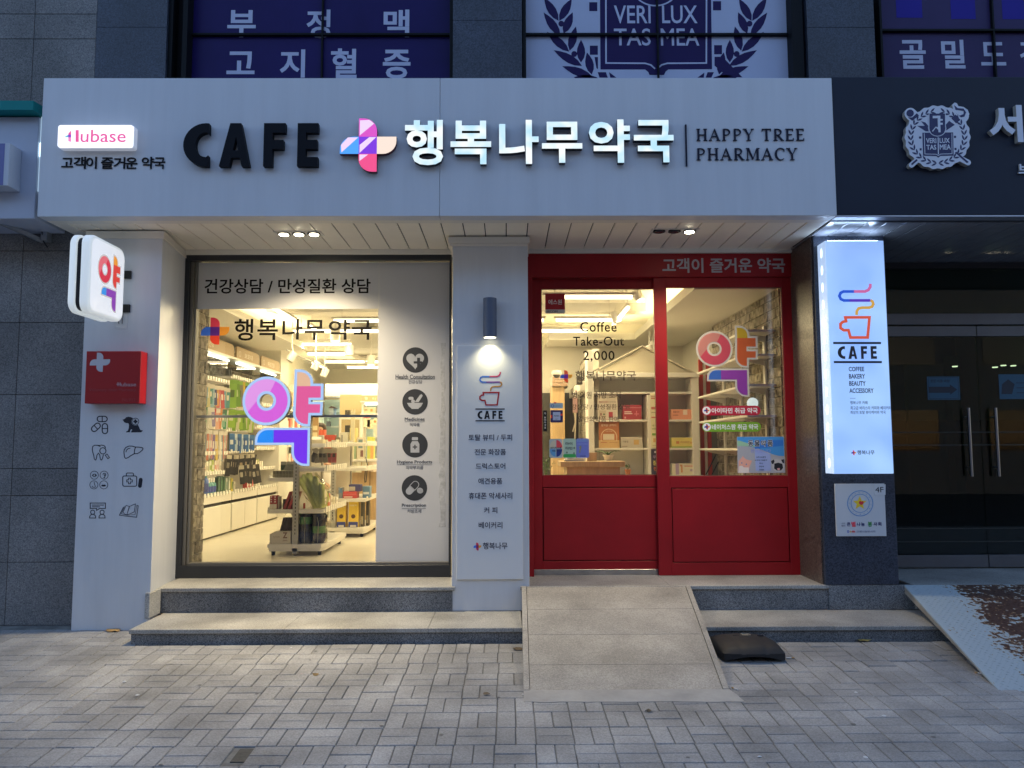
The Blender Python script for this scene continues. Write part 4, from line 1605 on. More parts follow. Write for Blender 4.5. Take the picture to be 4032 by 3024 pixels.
def red_box():
 Y = 5.715
 t = thing('red_plaque', 'red box sign with white petal cross above the pillar icons', 'sign', (-2.9, 5.75, 1.7))
 r = prect(341, 1383, 549, 1588, Y)
 m = mat('red enamel box', (0.34, 0.006, 0.008), 0.4)
 mb = MB()
 mb.box(r[0], r[1], Y, 5.819, r[2], r[3], b=0.003)
 mb.build('box', m, t)
 F = fac(Y)
 w = mat('white lettering film', (0.52, 0.50, 0.54), 0.5)
 w2 = mat('pinkish lettering film', (0.46, 0.25, 0.26), 0.5)
 k = .4822
 rr = prect(738 * k, 800 + 1221 * k, 896 * k, 800 + 1377 * k, Y)
 plus_logo(*rr, F, 0.0006, 0.0014, 'petal_cross', t, [w] * 5)
 faint = mat('faded pink lettering', (0.38, 0.05, 0.055), 0.5)
 rc = lambda a, b, c, d: (a * k, 800 + b * k, c * k, 800 + d * k)
 tpx('ubase', rc(990, 1464, 1112, 1496), Y, w2, 'lettering', t, bold=0.012)
 mb = MB()
 z = lambda pts: [at(a * k, 800 + b * k, Y) for a, b in pts]
 mb.plate([z([(960, 1464), (968, 1462), (968, 1494), (960, 1494)])], F, .0006, .0014)
 mb.plate([z([(978, 1464), (986, 1464), (986, 1494), (978, 1494)])], F, .0006, .0014)
 mb.plate([z([(950, 1476), (988, 1474), (988, 1481), (950, 1482)])], F, .0006, .0016)
 mb.build('emblem', w2, t)
 tpx('Voluntary chain Pharmacy', rc(730, 1512, 1110, 1543), Y, faint, 'lettering', t)
 tpx('No.012', rc(998, 1592, 1106, 1618), Y, faint, 'lettering', t)


red_box()


def projecting_sign():
 X0, X1 = -3.035, -2.885
 ya, yb = 5.25, 5.745
 z0, z1 = 2.295, 2.852
 t = thing('projecting_sign', 'double sided white lit sign box jutting out from the white pillar', 'sign', ((X0 + X1) / 2, yb, z0))
 shell = mat('lit white shell', (0.75, 0.77, 0.78), 0.35, emit=0.42, ec=(0.86, 0.95, 0.97))
 shell2 = mat('lit white face', (0.75, 0.77, 0.78), 0.35, emit=0.62, ec=(0.90, 0.93, 1.0))
 M = lambda X: (lambda a, b, d: (X + d, a, b))
 for xa, xb, nm in ((X0, X0 + .05, 'rear_shell'), (X1 - .06, X1, 'front_shell')):
  mb = MB()
  n = 8
  prev = None
  prof = [(0.0, 0.0), (.0, .3), (.0, .75), (.008, .92), (.022, 1.0)] if nm == 'front_shell' else [(.022, 0.0), (.008, .1), (0, .3), (0, 1.0)]
  for ins, u in prof:
   lp = rrect(ya + ins, yb - ins, z0 + ins, z1 - ins, 0.075 - ins * .5, 6)
   vs = [(xa + (xb - xa) * u, a, b) for a, b in lp]
   base = len(mb.v)
   mb.add(vs, [])
   if prev is not None:
    c = len(lp)
    for i in range(c):
     j = (i + 1) % c
     mb.f.append((prev + i, prev + j, base + j, base + i))
     mb.m.append(0)
     mb.a.append(1)
   else:
    mb.f.append(tuple(range(base, base + len(lp))))
    mb.m.append(0)
    mb.a.append(1)
   prev = base
  mb.f.append(tuple(range(prev, prev + len(lp))))
  mb.m.append(1 if nm == 'front_shell' else 0)
  mb.a.append(1)
  mb.build(nm, [shell, shell2], t, smooth=True)
 mb = MB()
 mb.plate([rrect(ya + .022, yb - .012, z0 + .022, z1 - .018, .06, 6)], M(0), X0 + .05, X1 - .06)
 mb.build('black_band', mat('black enamel'), t)
 for z in (2.42, 2.68):
  mb = MB()
  mb.box(X1 - .10, X1 - .075, yb - .013, 5.819, z - .02, z + .02)
  mb.box(X1 - .085, X1 + .012, 5.80, 5.8195, z - .03, z + .03, b=.001)
  mb.build('bracket', mat('black steel', (0.02, 0.02, 0.02), 0.5, metal=.5), t)
 yk = 326.0 / 382.0
 # the symbol on the visible face
 a0, a1 = ya + .105, yb - .07
 b0, b1 = z0 + .055, z1 - .075
 e = lambda h, s=0.9: mat('lit film ' + h, col(h), 0.4, emit=s, ec=h)
 yak(a0, a1, b0, b1, M(X1), 0.0003, 0.0008, t, mat('lit pale outline', (0.75, 0.72, 0.70), 0.4, emit=0.7, ec=(0.8, 0.76, .76)), e('#D8344A'), e('#E5707C'), e('#F09A30'), e('#DE4034'), e('#3E96E8'), e('#8B3FB0'))


projecting_sign()


def centre_column():
 Y = Y_COL
 x0, x1 = at(1781, 1400, Y)[0], at(2080, 1400, Y)[0]
 t = thing('white_column', 'white column between the display window and the red door', 'column', ((x0 + x1) / 2, Y, Z_STEP))
 mb = MB()
 mb.box(x0, x1, Y, 6.62, Z_STEP + .001, 3.03, b=.003)
 mb.build('column_casing', M_WHITE, t)
 mb = MB()
 r = prect(1764, 938, 2086, 956, Y - .03)
 mb.box(r[0], r[1], Y - .03, 6.44, r[2], 3.023, b=.003)
 mb.box(r[0] + .016, r[1] - .016, Y - .018, 6.44, r[2] - .02, r[2] - .0005, b=.002)
 mb.build('cap_trim', mat('cream painted trim'), t)


centre_column()


def menu_board():
 Y = 5.988
 t = thing('menu_board', 'tall white menu board on the white column with red cup and korean lines', 'menu board', (-0.13, Y, 0.4))
 r = prect(1799, 1359, 2060, 2281, Y)
 mb = MB()
 mb.box(r[0], r[1], Y, 6.009, r[2], r[3], b=.002)
 mb.build('board', mat('white menu panel', (0.68, 0.69, 0.70), 0.35), t)
 F = fac(Y)
 k = .5725
 q = lambda a, b: at(1780 + a * k, 1350 + b * k, Y)
 a, zt = q(190, 200)
 b, zb = q(340, 426)
 mp = Map2(a, b, zb, zt, 9.5 * k / 3024 * Y)
 mp.z0 = zb + (zt - zb) * 0.03
 cup_logo(mp, F, .0006, .0014, t, mat('cup red print', (0.36, 0.012, 0.016), 0.4), [mat('rose print', (0.50, 0.05, 0.13), 0.4), mat('blue print', (0.06, 0.17, 0.58), 0.4), mat('purple print', (0.17, 0.05, 0.30), 0.4), mat('amber print', (0.50, 0.24, 0.05), 0.4)])
 mb = MB()
 for y in (455, 536):
  mb.ribbon([q(161, y), q(362, y)], 8 * k / 3024 * Y, F, .0006, .0014)
 mb.build('rule', M_BLACK, t)
 a, zt = q(175, 468)
 b, zb = q(347, 523)
 cafe_letters(a, b, zb, zt, F, .0006, .0014, t, M_BLACK, each=False, name='cafe_lettering')
 for body, bx in (('토탈 뷰티 / 두피', (113, 630, 413, 672)), ('전문 화장품', (155, 730, 370, 772)), ('드럭스토어', (163, 828, 366, 868)), ('애견용품', (181, 930, 345, 972)),
      ('휴대폰 악세사리', (115, 1030, 414, 1074)), ('커 피', (219, 1130, 311, 1172)), ('베이커리', (183, 1232, 346, 1276)), ('행복나무', (212, 1373, 381, 1419))):
  tpx(body, (1780 + bx[0] * k, 1350 + bx[1] * k, 1780 + bx[2] * k, 1350 + bx[3] * k), Y, M_NAVY, 'lettering', t, bold=.012)
 a, zt = q(148, 1374)
 b, zb = q(201, 1428)
 P = lambda h: mat('print ' + h, col(h), 0.45)
 plus_logo(a, b, zb, zt, F, .0006, .0014, 'petal_cross', t, [P('#B83048'), P('#2B63C4'), P('#6A1C58'), P('#E0922E'), P('#B02A50')])


menu_board()


def wall_lamp():
 x, zt = at(1929, 1174, 5.93)
 zb = at(1929, 1328, 5.93)[1]
 y = 5.935
 t = thing('wall_lamp', 'grey blue cylinder wall lamp shining down on the menu board', 'lamp', (x, y, zb))
 r = 0.053
 mb = MB()
 mb.lathe([(r - .004, 0), (r, .003), (r, zt - zb - .003), (r - .004, zt - zb)], x, y, zb, 28)
 mb.build('lamp_body', mat('grey blue lamp paint', (0.085, 0.105, 0.16), 0.45), t, smooth=True)
 mb = MB()
 mb.lathe([(r - .008, 0), (r - .006, .003)], x, y, zb - .004, 24)
 mb.build('lamp_lens', mat('lit warm lens', (0.8, 0.8, 0.6), 0.4, emit=5, ec=(1, .93, .62)), t)
 mb = MB()
 mb.box(x - .03, x + .03, y + .045, 6.0095, zb + .10, zb + .2)
 mb.build('wall_plate', mat('grey blue lamp paint'), t)
 ld = bpy.data.lights.new('wall_lamp_beam', 'SPOT')
 ld.energy = 14.0 * EMK
 ld.color = (1.0, 0.90, 0.55)
 ld.spot_size = R(120)
 ld.spot_blend = 0.8
 ld.shadow_soft_size = 0.03
 lo = bpy.data.objects.new('wall_lamp_beam', ld)
 COL.objects.link(lo)
 lo.location = (x, y, zb - .008)
 lo.parent = t
 lo.matrix_parent_inverse = Matrix.Translation(-Vector(t.location))


wall_lamp()
# ================================================================== display window
def display_window():
 Y = Y_SHOP
 t = thing('display_window', 'large charcoal framed shop window with grey film bands and black lettering', 'window', (-1.6, Y, Z_PLAT))
 xl, xr = at(711, 1600, Y)[0], at(1776, 1600, Y - .02)[0]
 zt, zb = 2.995, Z_PLAT
 gl, gr = at(757, 1600, Y)[0], at(1766, 1600, Y)[0]
 gt, gb = at(1200, 1032, Y)[1], at(1200, 2214, Y)[1]
 mb = MB()
 mb.box(xl, xr, Y - .02, Y + .1, zb, gb - .022, b=.003)
 mb.box(xl, xr, Y - .02, Y + .1, gt + .012, zt, b=.003)
 mb.box(xl, gl - .05, Y - .02, Y + .1, gb - .022, gt + .012, b=.002)
 mb.box(gr + .006, xr, Y - .02, Y + .1, gb - .022, gt + .012, b=.002)
 mb.build('frame', M_DARKFRAME, t)
 mb = MB()
 mb.box(gl - .05, gl - .026, Y + .01, Y + .09, gb - .02, gt + .01, b=.002)
 mb.box(gl - .018, gl, Y + .02, Y + .09, gb - .02, gt + .01, b=.002)
 mb.box(gl, gr + .005, Y + .012, Y + .09, gb - .021, gb - .004, b=.001)
 mb.build('glazing_bead', mat('grey glazing bead', (0.16, 0.15, 0.135), 0.5, metal=.3), t)
 Yg = Y + .046
 mb = MB()
 mb.box(gl - .018, gr + .005, Yg, Yg + .008, gb - .01, gt + .011)
 mb.build('pane', M_GLASS, t)
 # films and lettering are stuck on the street side of the pane
 Yp = Yg - .0005
 F = fac(Yp)
 film = mat('white frosted film', (0.60, 0.60, 0.61), 0.45, trans=0.14)
 top = prect(760, 1032, 1489, 1216, Yp)
 rgt = prect(1494, 1034, 1766, 2213, Yp)
 xm = rgt[0]
 mb = MB()
 mb.plate([[(gl - .016, top[2]), (xm - .006, top[2]), (xm - .006, gt + .008), (gl - .016, gt + .008)]], F, .0004, .0009)
 mb.build('film_band', film, t)
 mb = MB()
 mb.plate([[(xm, gb - .006), (gr + .003, gb - .006), (gr + .003, gt + .008), (xm, gt + .008)]], F, .0004, .0009)
 mb.build('film_band', film, t)
 mb = MB()
 mb.box(xm - .0055, xm - .0008, Yg - .003, Yg - .0005, gb - .006, gt + .008)
 mb.build('glass_joint', mat('pale silicone', (0.6, 0.6, 0.58), 0.4), t)
 # peeling tape residue along the right edge of the film
 mb = MB()
 rnd = random.Random(8)
 pts, pts2 = [], []
 for i in range(26):
  y = 1350 + i * 29
  w = 9 + 9 * rnd.random() if i > 9 else 5 * rnd.random() + 6
  x, z = at(1742 - w + (3 if i % 5 else 0), y, Yp)
  x2, _ = at(1748 + 8 * rnd.random(), y, Yp)
  pts.append((x, z))
  pts2.append((x2, z))
 mb.plate([pts + pts2[::-1]], F, .0011, .0016)
 mb.build('tape_residue', mat('dirty tape', (0.46, 0.46, 0.46), 0.8, var=.3, vscale=25), t)
 d0, d1 = .0012, .0022
 ink = mat('black window vinyl', (0.006, 0.005, 0.004), 0.6, spec=.12)
 k = .4973
 tpx('건강상담 / 만성질환 상담', (700 + 214 * k, 1000 + 197 * k, 700 + 1526 * k, 1000 + 312 * k), Yp, ink, 'lettering', t, d0, d1, .016)
 c = .2712
 for ch, bx in (('행', (700 + 826 * c, 1150 + 390 * c, 700 + 1092 * c, 1150 + 707 * c)), ('복', (700 + 1160 * c, 1150 + 394 * c, 700 + 1450 * c, 1150 + 698 * c)),
     ('나', (700 + 1522 * c, 1150 + 390 * c, 700 + 1808 * c, 1150 + 690 * c)), ('무', (700 + 1842 * c, 1150 + 404 * c, 700 + 2132 * c, 1150 + 697 * c)),
     ('약', (700 + 1196 * k, 1000 + 520 * k, 700 + 1362 * k, 1000 + 680 * k)), ('국', (700 + 1380 * k, 1000 + 522 * k, 700 + 1535 * k, 1000 + 680 * k))):
  tpx(ch, bx, Yp, ink, 'lettering', t, d0, d1, .016)
 V = lambda h: mat('vinyl ' + h, col(h), 0.45, trans=.5)
 r = prect(700 + 342 * c, 1150 + 372 * c, 700 + 744 * c, 1150 + 762 * c, Yp)
 plus_logo(*r, F, d0, d1, 'petal_cross', t, [V('#C8465E'), V('#3E6CB8'), V('#5B2C86'), V('#DD8A34'), V('#C0452E')])
 # four round pictograms with captions
 disc = mat('charcoal vinyl', (0.03, 0.032, 0.036), 0.5)
 pale = mat('pale cut-out', (0.40, 0.41, 0.43), 0.5)
 txt = mat('grey caption vinyl', (0.09, 0.095, 0.105), 0.5)
 q = lambda pts, oy: [at(700 + x * k, oy + y * k, Yp) for x, y in pts]
 s = lambda px: px * k / 3024 * Yp
 e0, e1 = .0023, .0028
 spec = [(1882, 840, 1000, 'Health Consultation', '건강상담', (1724, 955, 2036, 990), (1827, 998, 1936, 1028)),
   (1879, 1171, 1000, 'Medicines', '의약품', None, None), (1878, 304, 1600, 'Hygiene Products', '의약부외품', (1736, 427, 2014, 460), (1806, 470, 1944, 500)),
   (1874, 646, 1600, 'Prescription', '처방조제', (1774, 770, 1966, 803), (1817, 815, 1928, 845))]
 for i, (cx, cy, oy, en, ko, b1, b2) in enumerate(spec):
  mb = MB()
  mb.plate([q(circ(cx, cy, 101, 36), oy)], F, d0, d1)
  o = mb.build('pictogram', disc, t)
  mb = MB()
  if i == 0:
   heart = []
   for a in range(0, 360, 12):
    tt = R(a)
    heart.append((cx - 2 + 4.4 * 16 * math.sin(tt) ** 3, cy + 2 - 4.4 * (13 * math.cos(tt) - 5 * math.cos(2 * tt) - 2 * math.cos(3 * tt) - math.cos(4 * tt))))
   mb.plate([q(heart, oy)], F, e0, e1, 0)
   for (a, b_, c_, d_) in ((cx + 13, cy - 18, cx + 37, cy + 54), (cx - 14, cy + 10, cx + 52, cy + 28)):
    mb.plate([q([(a, b_), (c_, b_), (c_, d_), (a, d_)], oy)], F, e1 + .0002, e1 + (.0005 if c_ - a < 30 else .0007), 1)
  elif i == 1:
   bowl = [(cx - 64, cy + 8), (cx + 62, cy + 8), (cx + 48, cy + 36), (cx + 32, cy + 48), (cx + 26, cy + 56), (cx - 26, cy + 56), (cx - 32, cy + 48), (cx - 48, cy + 36)]
   mb.plate([q(bowl, oy)], F, e0, e1)
   mb.plate([q([(cx - 2, cy + 2), (cx + 40, cy - 56), (cx + 54, cy - 60), (cx + 60, cy - 48), (cx + 28, cy + 2)], oy)], F, e0, e1)
   mb.plate([q(rrect(cx - 52, cx - 12, cy - 40, cy - 16, 11), oy)], F, e0, e1)
   mb.plate([q(circ(cx - 16, cy - 4, 15, 14), oy)], F, e0, e1 + .0002)
  elif i == 2:
   bot = [(cx - 35, cy + 62), (cx - 35, cy - 6), (cx - 22, cy - 28), (cx + 22, cy - 28), (cx + 35, cy - 6), (cx + 35, cy + 62)]
   pc = [(cx - 5, cy), (cx + 5, cy), (cx + 5, cy + 13), (cx + 18, cy + 13), (cx + 18, cy + 23), (cx + 5, cy + 23), (cx + 5, cy + 36), (cx - 5, cy + 36), (cx - 5, cy + 23), (cx - 18, cy + 23), (cx - 18, cy + 13), (cx - 5, cy + 13)]
   mb.plate([q(bot, oy), q(pc, oy)], F, e0, e1)
   mb.plate([q(rrect(cx - 24, cx + 24, cy - 60, cy - 36, 6), oy)], F, e0, e1)
  else:
   co, si = math.cos(R(-47)), math.sin(R(-47))
   cap = lambda pts: [(cx - 17 + x * co - y * si, cy + x * si + y * co) for x, y in pts]
   half = arc(36, 0, 27, -90, 90, 8) + [(0, 27), (0, -27)]
   mb.ribbon(q(cap(half), oy), s(5), F, e0, e1, closed=True)
   mb.plate([q(cap(arc(-36, 0, 27, 90, 270, 8) + [(-4, -27), (-4, 27)]), oy)], F, e0, e1 + .0002)
   mb.plate([q(arc(cx + 46, cy + 18, 26, 30, 210, 10), oy)], F, e0, e1)
   mb.plate([q(arc(cx + 43, cy + 24, 26, 212, 388, 10), oy)], F, e0, e1)
  mb.build('symbol', [pale, disc], o)
  if b1 is None:
   bx1 = (700 + 1797 * k, 1600 + 88 * k, 700 + 1955 * k, 1600 + 115 * k)
   bx2 = (700 + 1836 * k, 1600 + 131 * k, 700 + 1916 * k, 1600 + 160 * k)
   ru = (1797, 122, 1955, 1600)
  else:
   bx1 = (700 + b1[0] * k, oy + b1[1] * k, 700 + b1[2] * k, oy + b1[3] * k)
   bx2 = (700 + b2[0] * k, oy + b2[1] * k, 700 + b2[2] * k, oy + b2[3] * k)
   ru = (b1[0], b1[3] + (2 if i != 3 else 6), b1[2], oy)
  tpx(en, bx1, Yp, txt, 'caption', o, d0, d1, .024)
  tpx(ko, bx2, Yp, txt, 'caption', o, d0, d1, .008)
  mb = MB()
  mb.ribbon([at(700 + ru[0] * k, ru[3] + ru[1] * k, Yp), at(700 + ru[2] * k, ru[3] + ru[1] * k, Yp)], s(3), F, d0, d1)
  mb.build('underline', txt, o)


display_window()


def neon_sign():
 Y = 6.62
 t = thing('illuminated_symbol', 'large lit pink and purple pharmacy symbol hanging on a rail behind the window', 'lit sign', (-1.9, Y, 1.5))
 F = fac(Y)
 a0, b0 = at(948, 1836, Y - .06)
 a1, b1 = at(1274, 1454, Y - .06)
 e = lambda h, s=1.0: mat('glowing ' + h, col(h), 0.3, emit=s, ec=h)
 yak(a0, a1, b0, b1, F, 0, .06, t, e('#AFCFFB'), e('#DC64E0'), e('#E79CEC'), e('#EBBE9C'), e('#E65E9E'), e('#2490FA'), e('#7834F2'),
  mat('grey sign return', (0.30, 0.28, 0.24), 0.5))
 mb = MB()
 xa, z = at(742, 1640, Y)
 xb = at(1500, 1638, Y)[0]
 mb.box(xa, xb, Y + .004, Y + .012, z - .011, z + .011, b=.001)
 mb.build('rail', mat('pale grey rail', (0.45, 0.45, 0.46), 0.4, metal=.4), t)
 mb = MB()
 mb.box(xa - .012, xa + .014, Y - .012, Y + .02, z - .012, z + .055, b=.002)
 mb.build('rail_clip', mat('white plastic'), t)


neon_sign()


# ================================================================== red doorway
def doorway():
 Y = Y_SHOP
 t = thing('red_doorway', 'dark red framed glazed doorway with two tall door leaves and a lettered header', 'doorway', (1.3, Y, Z_PLAT))
 xl, xr = at(2079, 1600, Y)[0], at(3163, 1600, Y)[0]
 zt, zb = 2.999, Z_PLAT + .001
 zl = at(2600, 1092, Y)[1]
 jl, jr = at(2099, 1600, Y)[0], at(3150, 1600, Y)[0]
 xm = at(2593, 1600, Y)[0]
 mb = MB()
 mb.box(xl, xr, Y - .02, Y + .14, zl, zt, b=.003)
 mb.box(xl, jl, Y - .02, Y + .14, zb, zl - .0005, b=.002)
 mb.box(jr, xr, Y - .02, Y + .14, zb, zl - .0005, b=.002)
 mb.build('frame', M_RED, t)
 k = .7378
 tpx('고객이 즐거운 약국', (2400 + 281 * k, 1378 * k, 2400 + 938 * k, 1455 * k), Y - .02, mat('grey header lettering', (0.42, 0.40, 0.42), 0.5), 'header_lettering', t, .0006, .0016, .022)

 def leaf(x0, x1, y, gx0, gx1, gt, gb, pz0, pz1, px0, px1, zbot):
  mb = MB()
  d = .04
  mb.box(x0, gx0, y, y + d, zbot, zl - .001, b=.002)
  mb.box(gx1, x1, y, y + d, zbot, zl - .001, b=.002)
  mb.box(gx0 + .0003, gx1 - .0003, y, y + d, gt, zl - .001, b=.002)
  # lower panel: a field inside a shallow routed groove
  g = .008
  mb.box(gx0 + .0003, gx1 - .0003, y, y + d, pz1, gb, b=.002)
  mb.box(gx0 + .0003, gx1 - .0003, y, y + d, zbot, pz0, b=.002)
  mb.box(gx0 + .0003, px0, y, y + d, pz0 + .0005, pz1 - .0005, b=.001)
  mb.box(px1, gx1 - .0003, y, y + d, pz0 + .0005, pz1 - .0005, b=.001)
  mb.box(px0 + g, px1 - g, y - .001, y + d, pz0 + g, pz1 - g, b=.002)
  L = mb.build('door_leaf', M_RED, t)
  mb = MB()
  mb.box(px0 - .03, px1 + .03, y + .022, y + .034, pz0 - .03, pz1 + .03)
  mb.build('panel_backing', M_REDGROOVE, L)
  mb = MB()
  mb.box(gx0 - .004, gx1 + .004, y + .016, y + .024, gb - .004, gt + .004)
  mb.build('pane', M_GLASS, L)
  # thin pale gasket round the glass
  mb = MB()
  w = .006
  for (a, b, c, e) in ((gx0, gx1, gb, gb + w), (gx0, gx1, gt - w, gt), (gx0, gx0 + w, gb + w, gt - w), (gx1 - w, gx1, gb + w, gt - w)):
   mb.box(a + .0004, b - .0004, y + .006, y + .0155, c + .0004, e - .0004)
  mb.build('gasket', mat('brown gasket', (0.22, 0.09, 0.06), 0.5), L)
  return L

 yl, yr = Y + .06, Y + .005
 ga, gb_ = at(2133, 1500, yl)[0], at(2583, 1500, yl)[0]
 L = leaf(jl + .001, at(2600, 1600, yl)[0], yl, ga, gb_, at(2350, 1137, yl)[1], at(2350, 1871, yl)[1], at(2350, 2209, yl)[1], at(2350, 1918, yl)[1],
    at(2137, 2060, yl)[0], at(2592, 2060, yl)[0], zb + .045)
 mb = MB()
 r = prect(2103, 2250, 2604, 2268, yl - .004)
 mb.box(r[0], r[1], yl - .004, yl + .044, zb, zb + .0445, b=.002)
 mb.build('kick_plate', mat('scuffed steel plate', (.42, .41, .40), .38, metal=.9, var=.15, vscale=12), L)
 gc, gd = at(2629, 1500, yr)[0], at(3090, 1500, yr)[0]
 L2 = leaf(at(2583, 1600, yr)[0], jr - .001, yr, gc, gd, at(2850, 1131, yr)[1], at(2850, 1874, yr)[1], at(2850, 2215, yr)[1], at(2850, 1920, yr)[1],
    at(2646, 2060, yr)[0], at(3108, 2060, yr)[0], zb)
 # vinyl on the left pane
 Yp = yl + .0158
 ink = mat('black window vinyl')
 F = fac(Yp)
 c = .5425
 for body, bx in (('Coffee', (432, 400, 697, 473)), ('Take-Out', (380, 508, 751, 574)), ('2,000', (453, 611, 682, 690))):
  tpx(body, (2050 + bx[0] * c, 1050 + bx[1] * c, 2050 + bx[2] * c, 1050 + bx[3] * c), Yp, ink, 'lettering', L, bold=.012, space=1.1)
 grey = mat('taupe window vinyl', (0.11, 0.08, 0.05), 0.55)
 for body, bx, b in (('행복나무약국', (398, 755, 838, 826), .012), ('병·의원 처방 조제', (372, 908, 728, 956), .008), ('건강상담 / 만성질환 상담', (326, 998, 796, 1036), .008), ('일반의약품 판매', (415, 1086, 716, 1128), .008)):
  tpx(body, (2050 + bx[0] * c, 1050 + bx[1] * c, 2050 + bx[2] * c, 1050 + bx[3] * c), Yp, grey, 'lettering', L, bold=b)
 V = lambda h: mat('vinyl ' + h, col(h), 0.45, trans=.5)
 r = prect(2050 + 286 * c, 1050 + 752 * c, 2050 + 376 * c, 1050 + 840 * c, Yp)
 plus_logo(*r, F, .0006, .0012, 'petal_cross', L, [V('#E4684E'), V('#4060B8'), V('#70389C'), V('#E8963C'), V('#E05A34')])
 # big printed symbol on the right pane
 Yq = yr + .0158
 a0, b0 = at(2050 + 1280 * c, 1050 + 945 * c, Yq)
 a1, b1 = at(2050 + 1715 * c, 1050 + 428 * c, Yq)
 yak(a0, a1, b0, b1, fac(Yq), .0006, .0012, L2, mat('silver grey vinyl', (0.50, 0.47, 0.42), 0.45), V('#D8485A'), V('#E87A74'), V('#E89A2C'), V('#DE5830'), V('#3C66C0'), V('#8A3EA0'))

 def sticker(name, label, cat, box, yy, mats, draw, rad=.006):
  st = thing(name, label, cat, (*(lambda p: (p[0], yy, p[1]))(at((box[0] + box[2]) / 2, box[3], yy)),))
  r = prect(*box, yy)
  mb = MB()
  mb.plate([rrect(*r, rad, 4)], fac(yy), .0003, .0009)
  mb.build('backing', mats, st)
  draw(st, r, fac(yy))
  return st

 P = lambda h, rg=.5: mat('print ' + h, col(h), rg)

 def rect(st, r, u0, u1, v0, v1, m, name, d=.0012, rad=0.0):
  mb = MB()
  q = (r[0] + (r[1] - r[0]) * u0, r[0] + (r[1] - r[0]) * u1, r[2] + (r[3] - r[2]) * v0, r[2] + (r[3] - r[2]) * v1)
  lp = rrect(*q, rad, 4) if rad else [(q[0], q[2]), (q[1], q[2]), (q[1], q[3]), (q[0], q[3])]
  mb.plate([lp], rect.F, d - .0005, d)
  return mb.build(name, m, st)

 def word(st, r, body, u0, u1, v0, v1, m, name='lettering', bold=.0, d=.0018):
  mb = MB()
  put_text(mb, body, (r[0] + (r[1] - r[0]) * u0, r[0] + (r[1] - r[0]) * u1, r[2] + (r[3] - r[2]) * v0, r[2] + (r[3] - r[2]) * v1), rect.F, d - .0005, d, bold=bold)
  return mb.build(name, m, st, recalc=False)

 zz = lambda a, b, e, f: (2050 + a * c, 1050 + b * c, 2050 + e * c, 1050 + f * c)
 w = P('#D8D4CC')

 def d1(st, r, F):
  rect.F = F
  rect(st, r, 0.0, 1.0, 0, .2, P('#B8B4AA'), 'grey_strip')
  word(st, r, '에스원', .16, .84, .45, .70, w, bold=.01)
  word(st, r, 'SECOM', .06, .62, .05, .16, P('#55504A'), bold=.02)
 sticker('security_sticker', 'dark red square security sticker at the top of the door glass', 'sticker', zz(178, 196, 322, 340), Yp, P('#A01A20'), d1, .002)

 def d2(st, r, F):
  rect.F = F
  word(st, r, '꼭', .25, .75, .80, .90, w, bold=.01)
  for i, ch in enumerate('눌러주세요'):
   word(st, r, ch, .28, .72, .62 - i * .12, .71 - i * .12, w, bold=.01)
 sticker('door_notice', 'narrow black vertical notice low on the door glass', 'sticker', zz(163, 1043, 192, 1196), Yp, P('#0A0A0C'), d2, .001)

 def d3(st, r, F):
  rect.F = F
  rect(st, r, .20, .80, .18, .84, P('#8C9AB8'), 'label')
  rect(st, r, .02, .14, .35, .6, P('#B03028'), 'red_patch', .0014)
  rect(st, r, .80, .97, .55, .7, P('#B03028'), 'red_patch', .0014)
  word(st, r, '제로페이', .30, .70, .48, .58, P('#101018'), bold=.02)
  word(st, r, 'zero', .40, .6, .24, .30, P('#101018'))
 sticker('payment_sticker', 'navy square payment sticker with a pale centre on the door glass', 'sticker', zz(216, 1041, 307, 1131), Yp, P('#1E1E52'), d3)

 def d4(st, r, F):
  rect.F = F
  mb = MB()
  mb.plate([[(r[0] + (r[1] - r[0]) * a, r[2] + (r[3] - r[2]) * b) for a, b in circ(.2, .45, .13, 16, .3)], [(r[0] + (r[1] - r[0]) * a, r[2] + (r[3] - r[2]) * b) for a, b in circ(.2, .45, .08, 16, .19)]], F, .0009, .0014)
  mb.build('ring', P('#3C5C98'), st)
  mb = MB()
  mb.plate([[(r[0] + (r[1] - r[0]) * a, r[2] + (r[3] - r[2]) * b) for a, b in ((.4, .85), (.30, 1.02), (.32, 1.2), (.38, 1.2), (.41, 1.1), (.45, 1.22), (.5, 1.18), (.5, 1.02))]], F, .0004, .0010)
  mb.build('heart', P('#8A2040'), st)
  word(st, r, 'cosmetics', .38, .9, .35, .55, P('#5C7C98'))
 sticker('heart_sticker', 'pale blue strip sticker topped by a small dark heart', 'sticker', zz(212, 990, 307, 1028), Yp, P('#86A0B0'), d4, .003)

 def d5(st, r, F):
  rect.F = F
  pie = [((.0, .5), '#A8A79A', 90, 180), ((.5, .5), '#B8404A', 0, 90), ((0, 0), '#4E86B8', 180, 270), ((.5, 0), '#1E2E70', 270, 360)]
  for (_, h, a0, a1) in pie:
   mb = MB()
   cx, cy = (.5, .5)
   lp = [(cx + (.03 if a0 in (0, 270) else -.03), cy + (.04 if a0 in (0, 90) else -.04))]
   lp += [(p[0] + (.03 if a0 in (0, 270) else -.03), p[1] + (.04 if a0 in (0, 90) else -.04)) for p in arc(cx, cy, .44, a0, a1, 8, .40)]
   mb.plate([[(r[0] + (r[1] - r[0]) * a, r[2] + (r[3] - r[2]) * b) for a, b in lp]], F, .0009, .0013)
   mb.build('pill_quarter', P(h), st)
  word(st, r, '네이처스팜', .08, .92, .48, .58, P('#23242C'), bold=.02)
  word(st, r, '제휴 약국', .2, .8, .32, .42, P('#23242C'), bold=.02)
 sticker('partner_sticker', 'pale grey rounded sticker with four coloured pill quarters', 'sticker', zz(208, 1250, 305, 1388), Yp, P('#8FA0A8'), d5, .014)

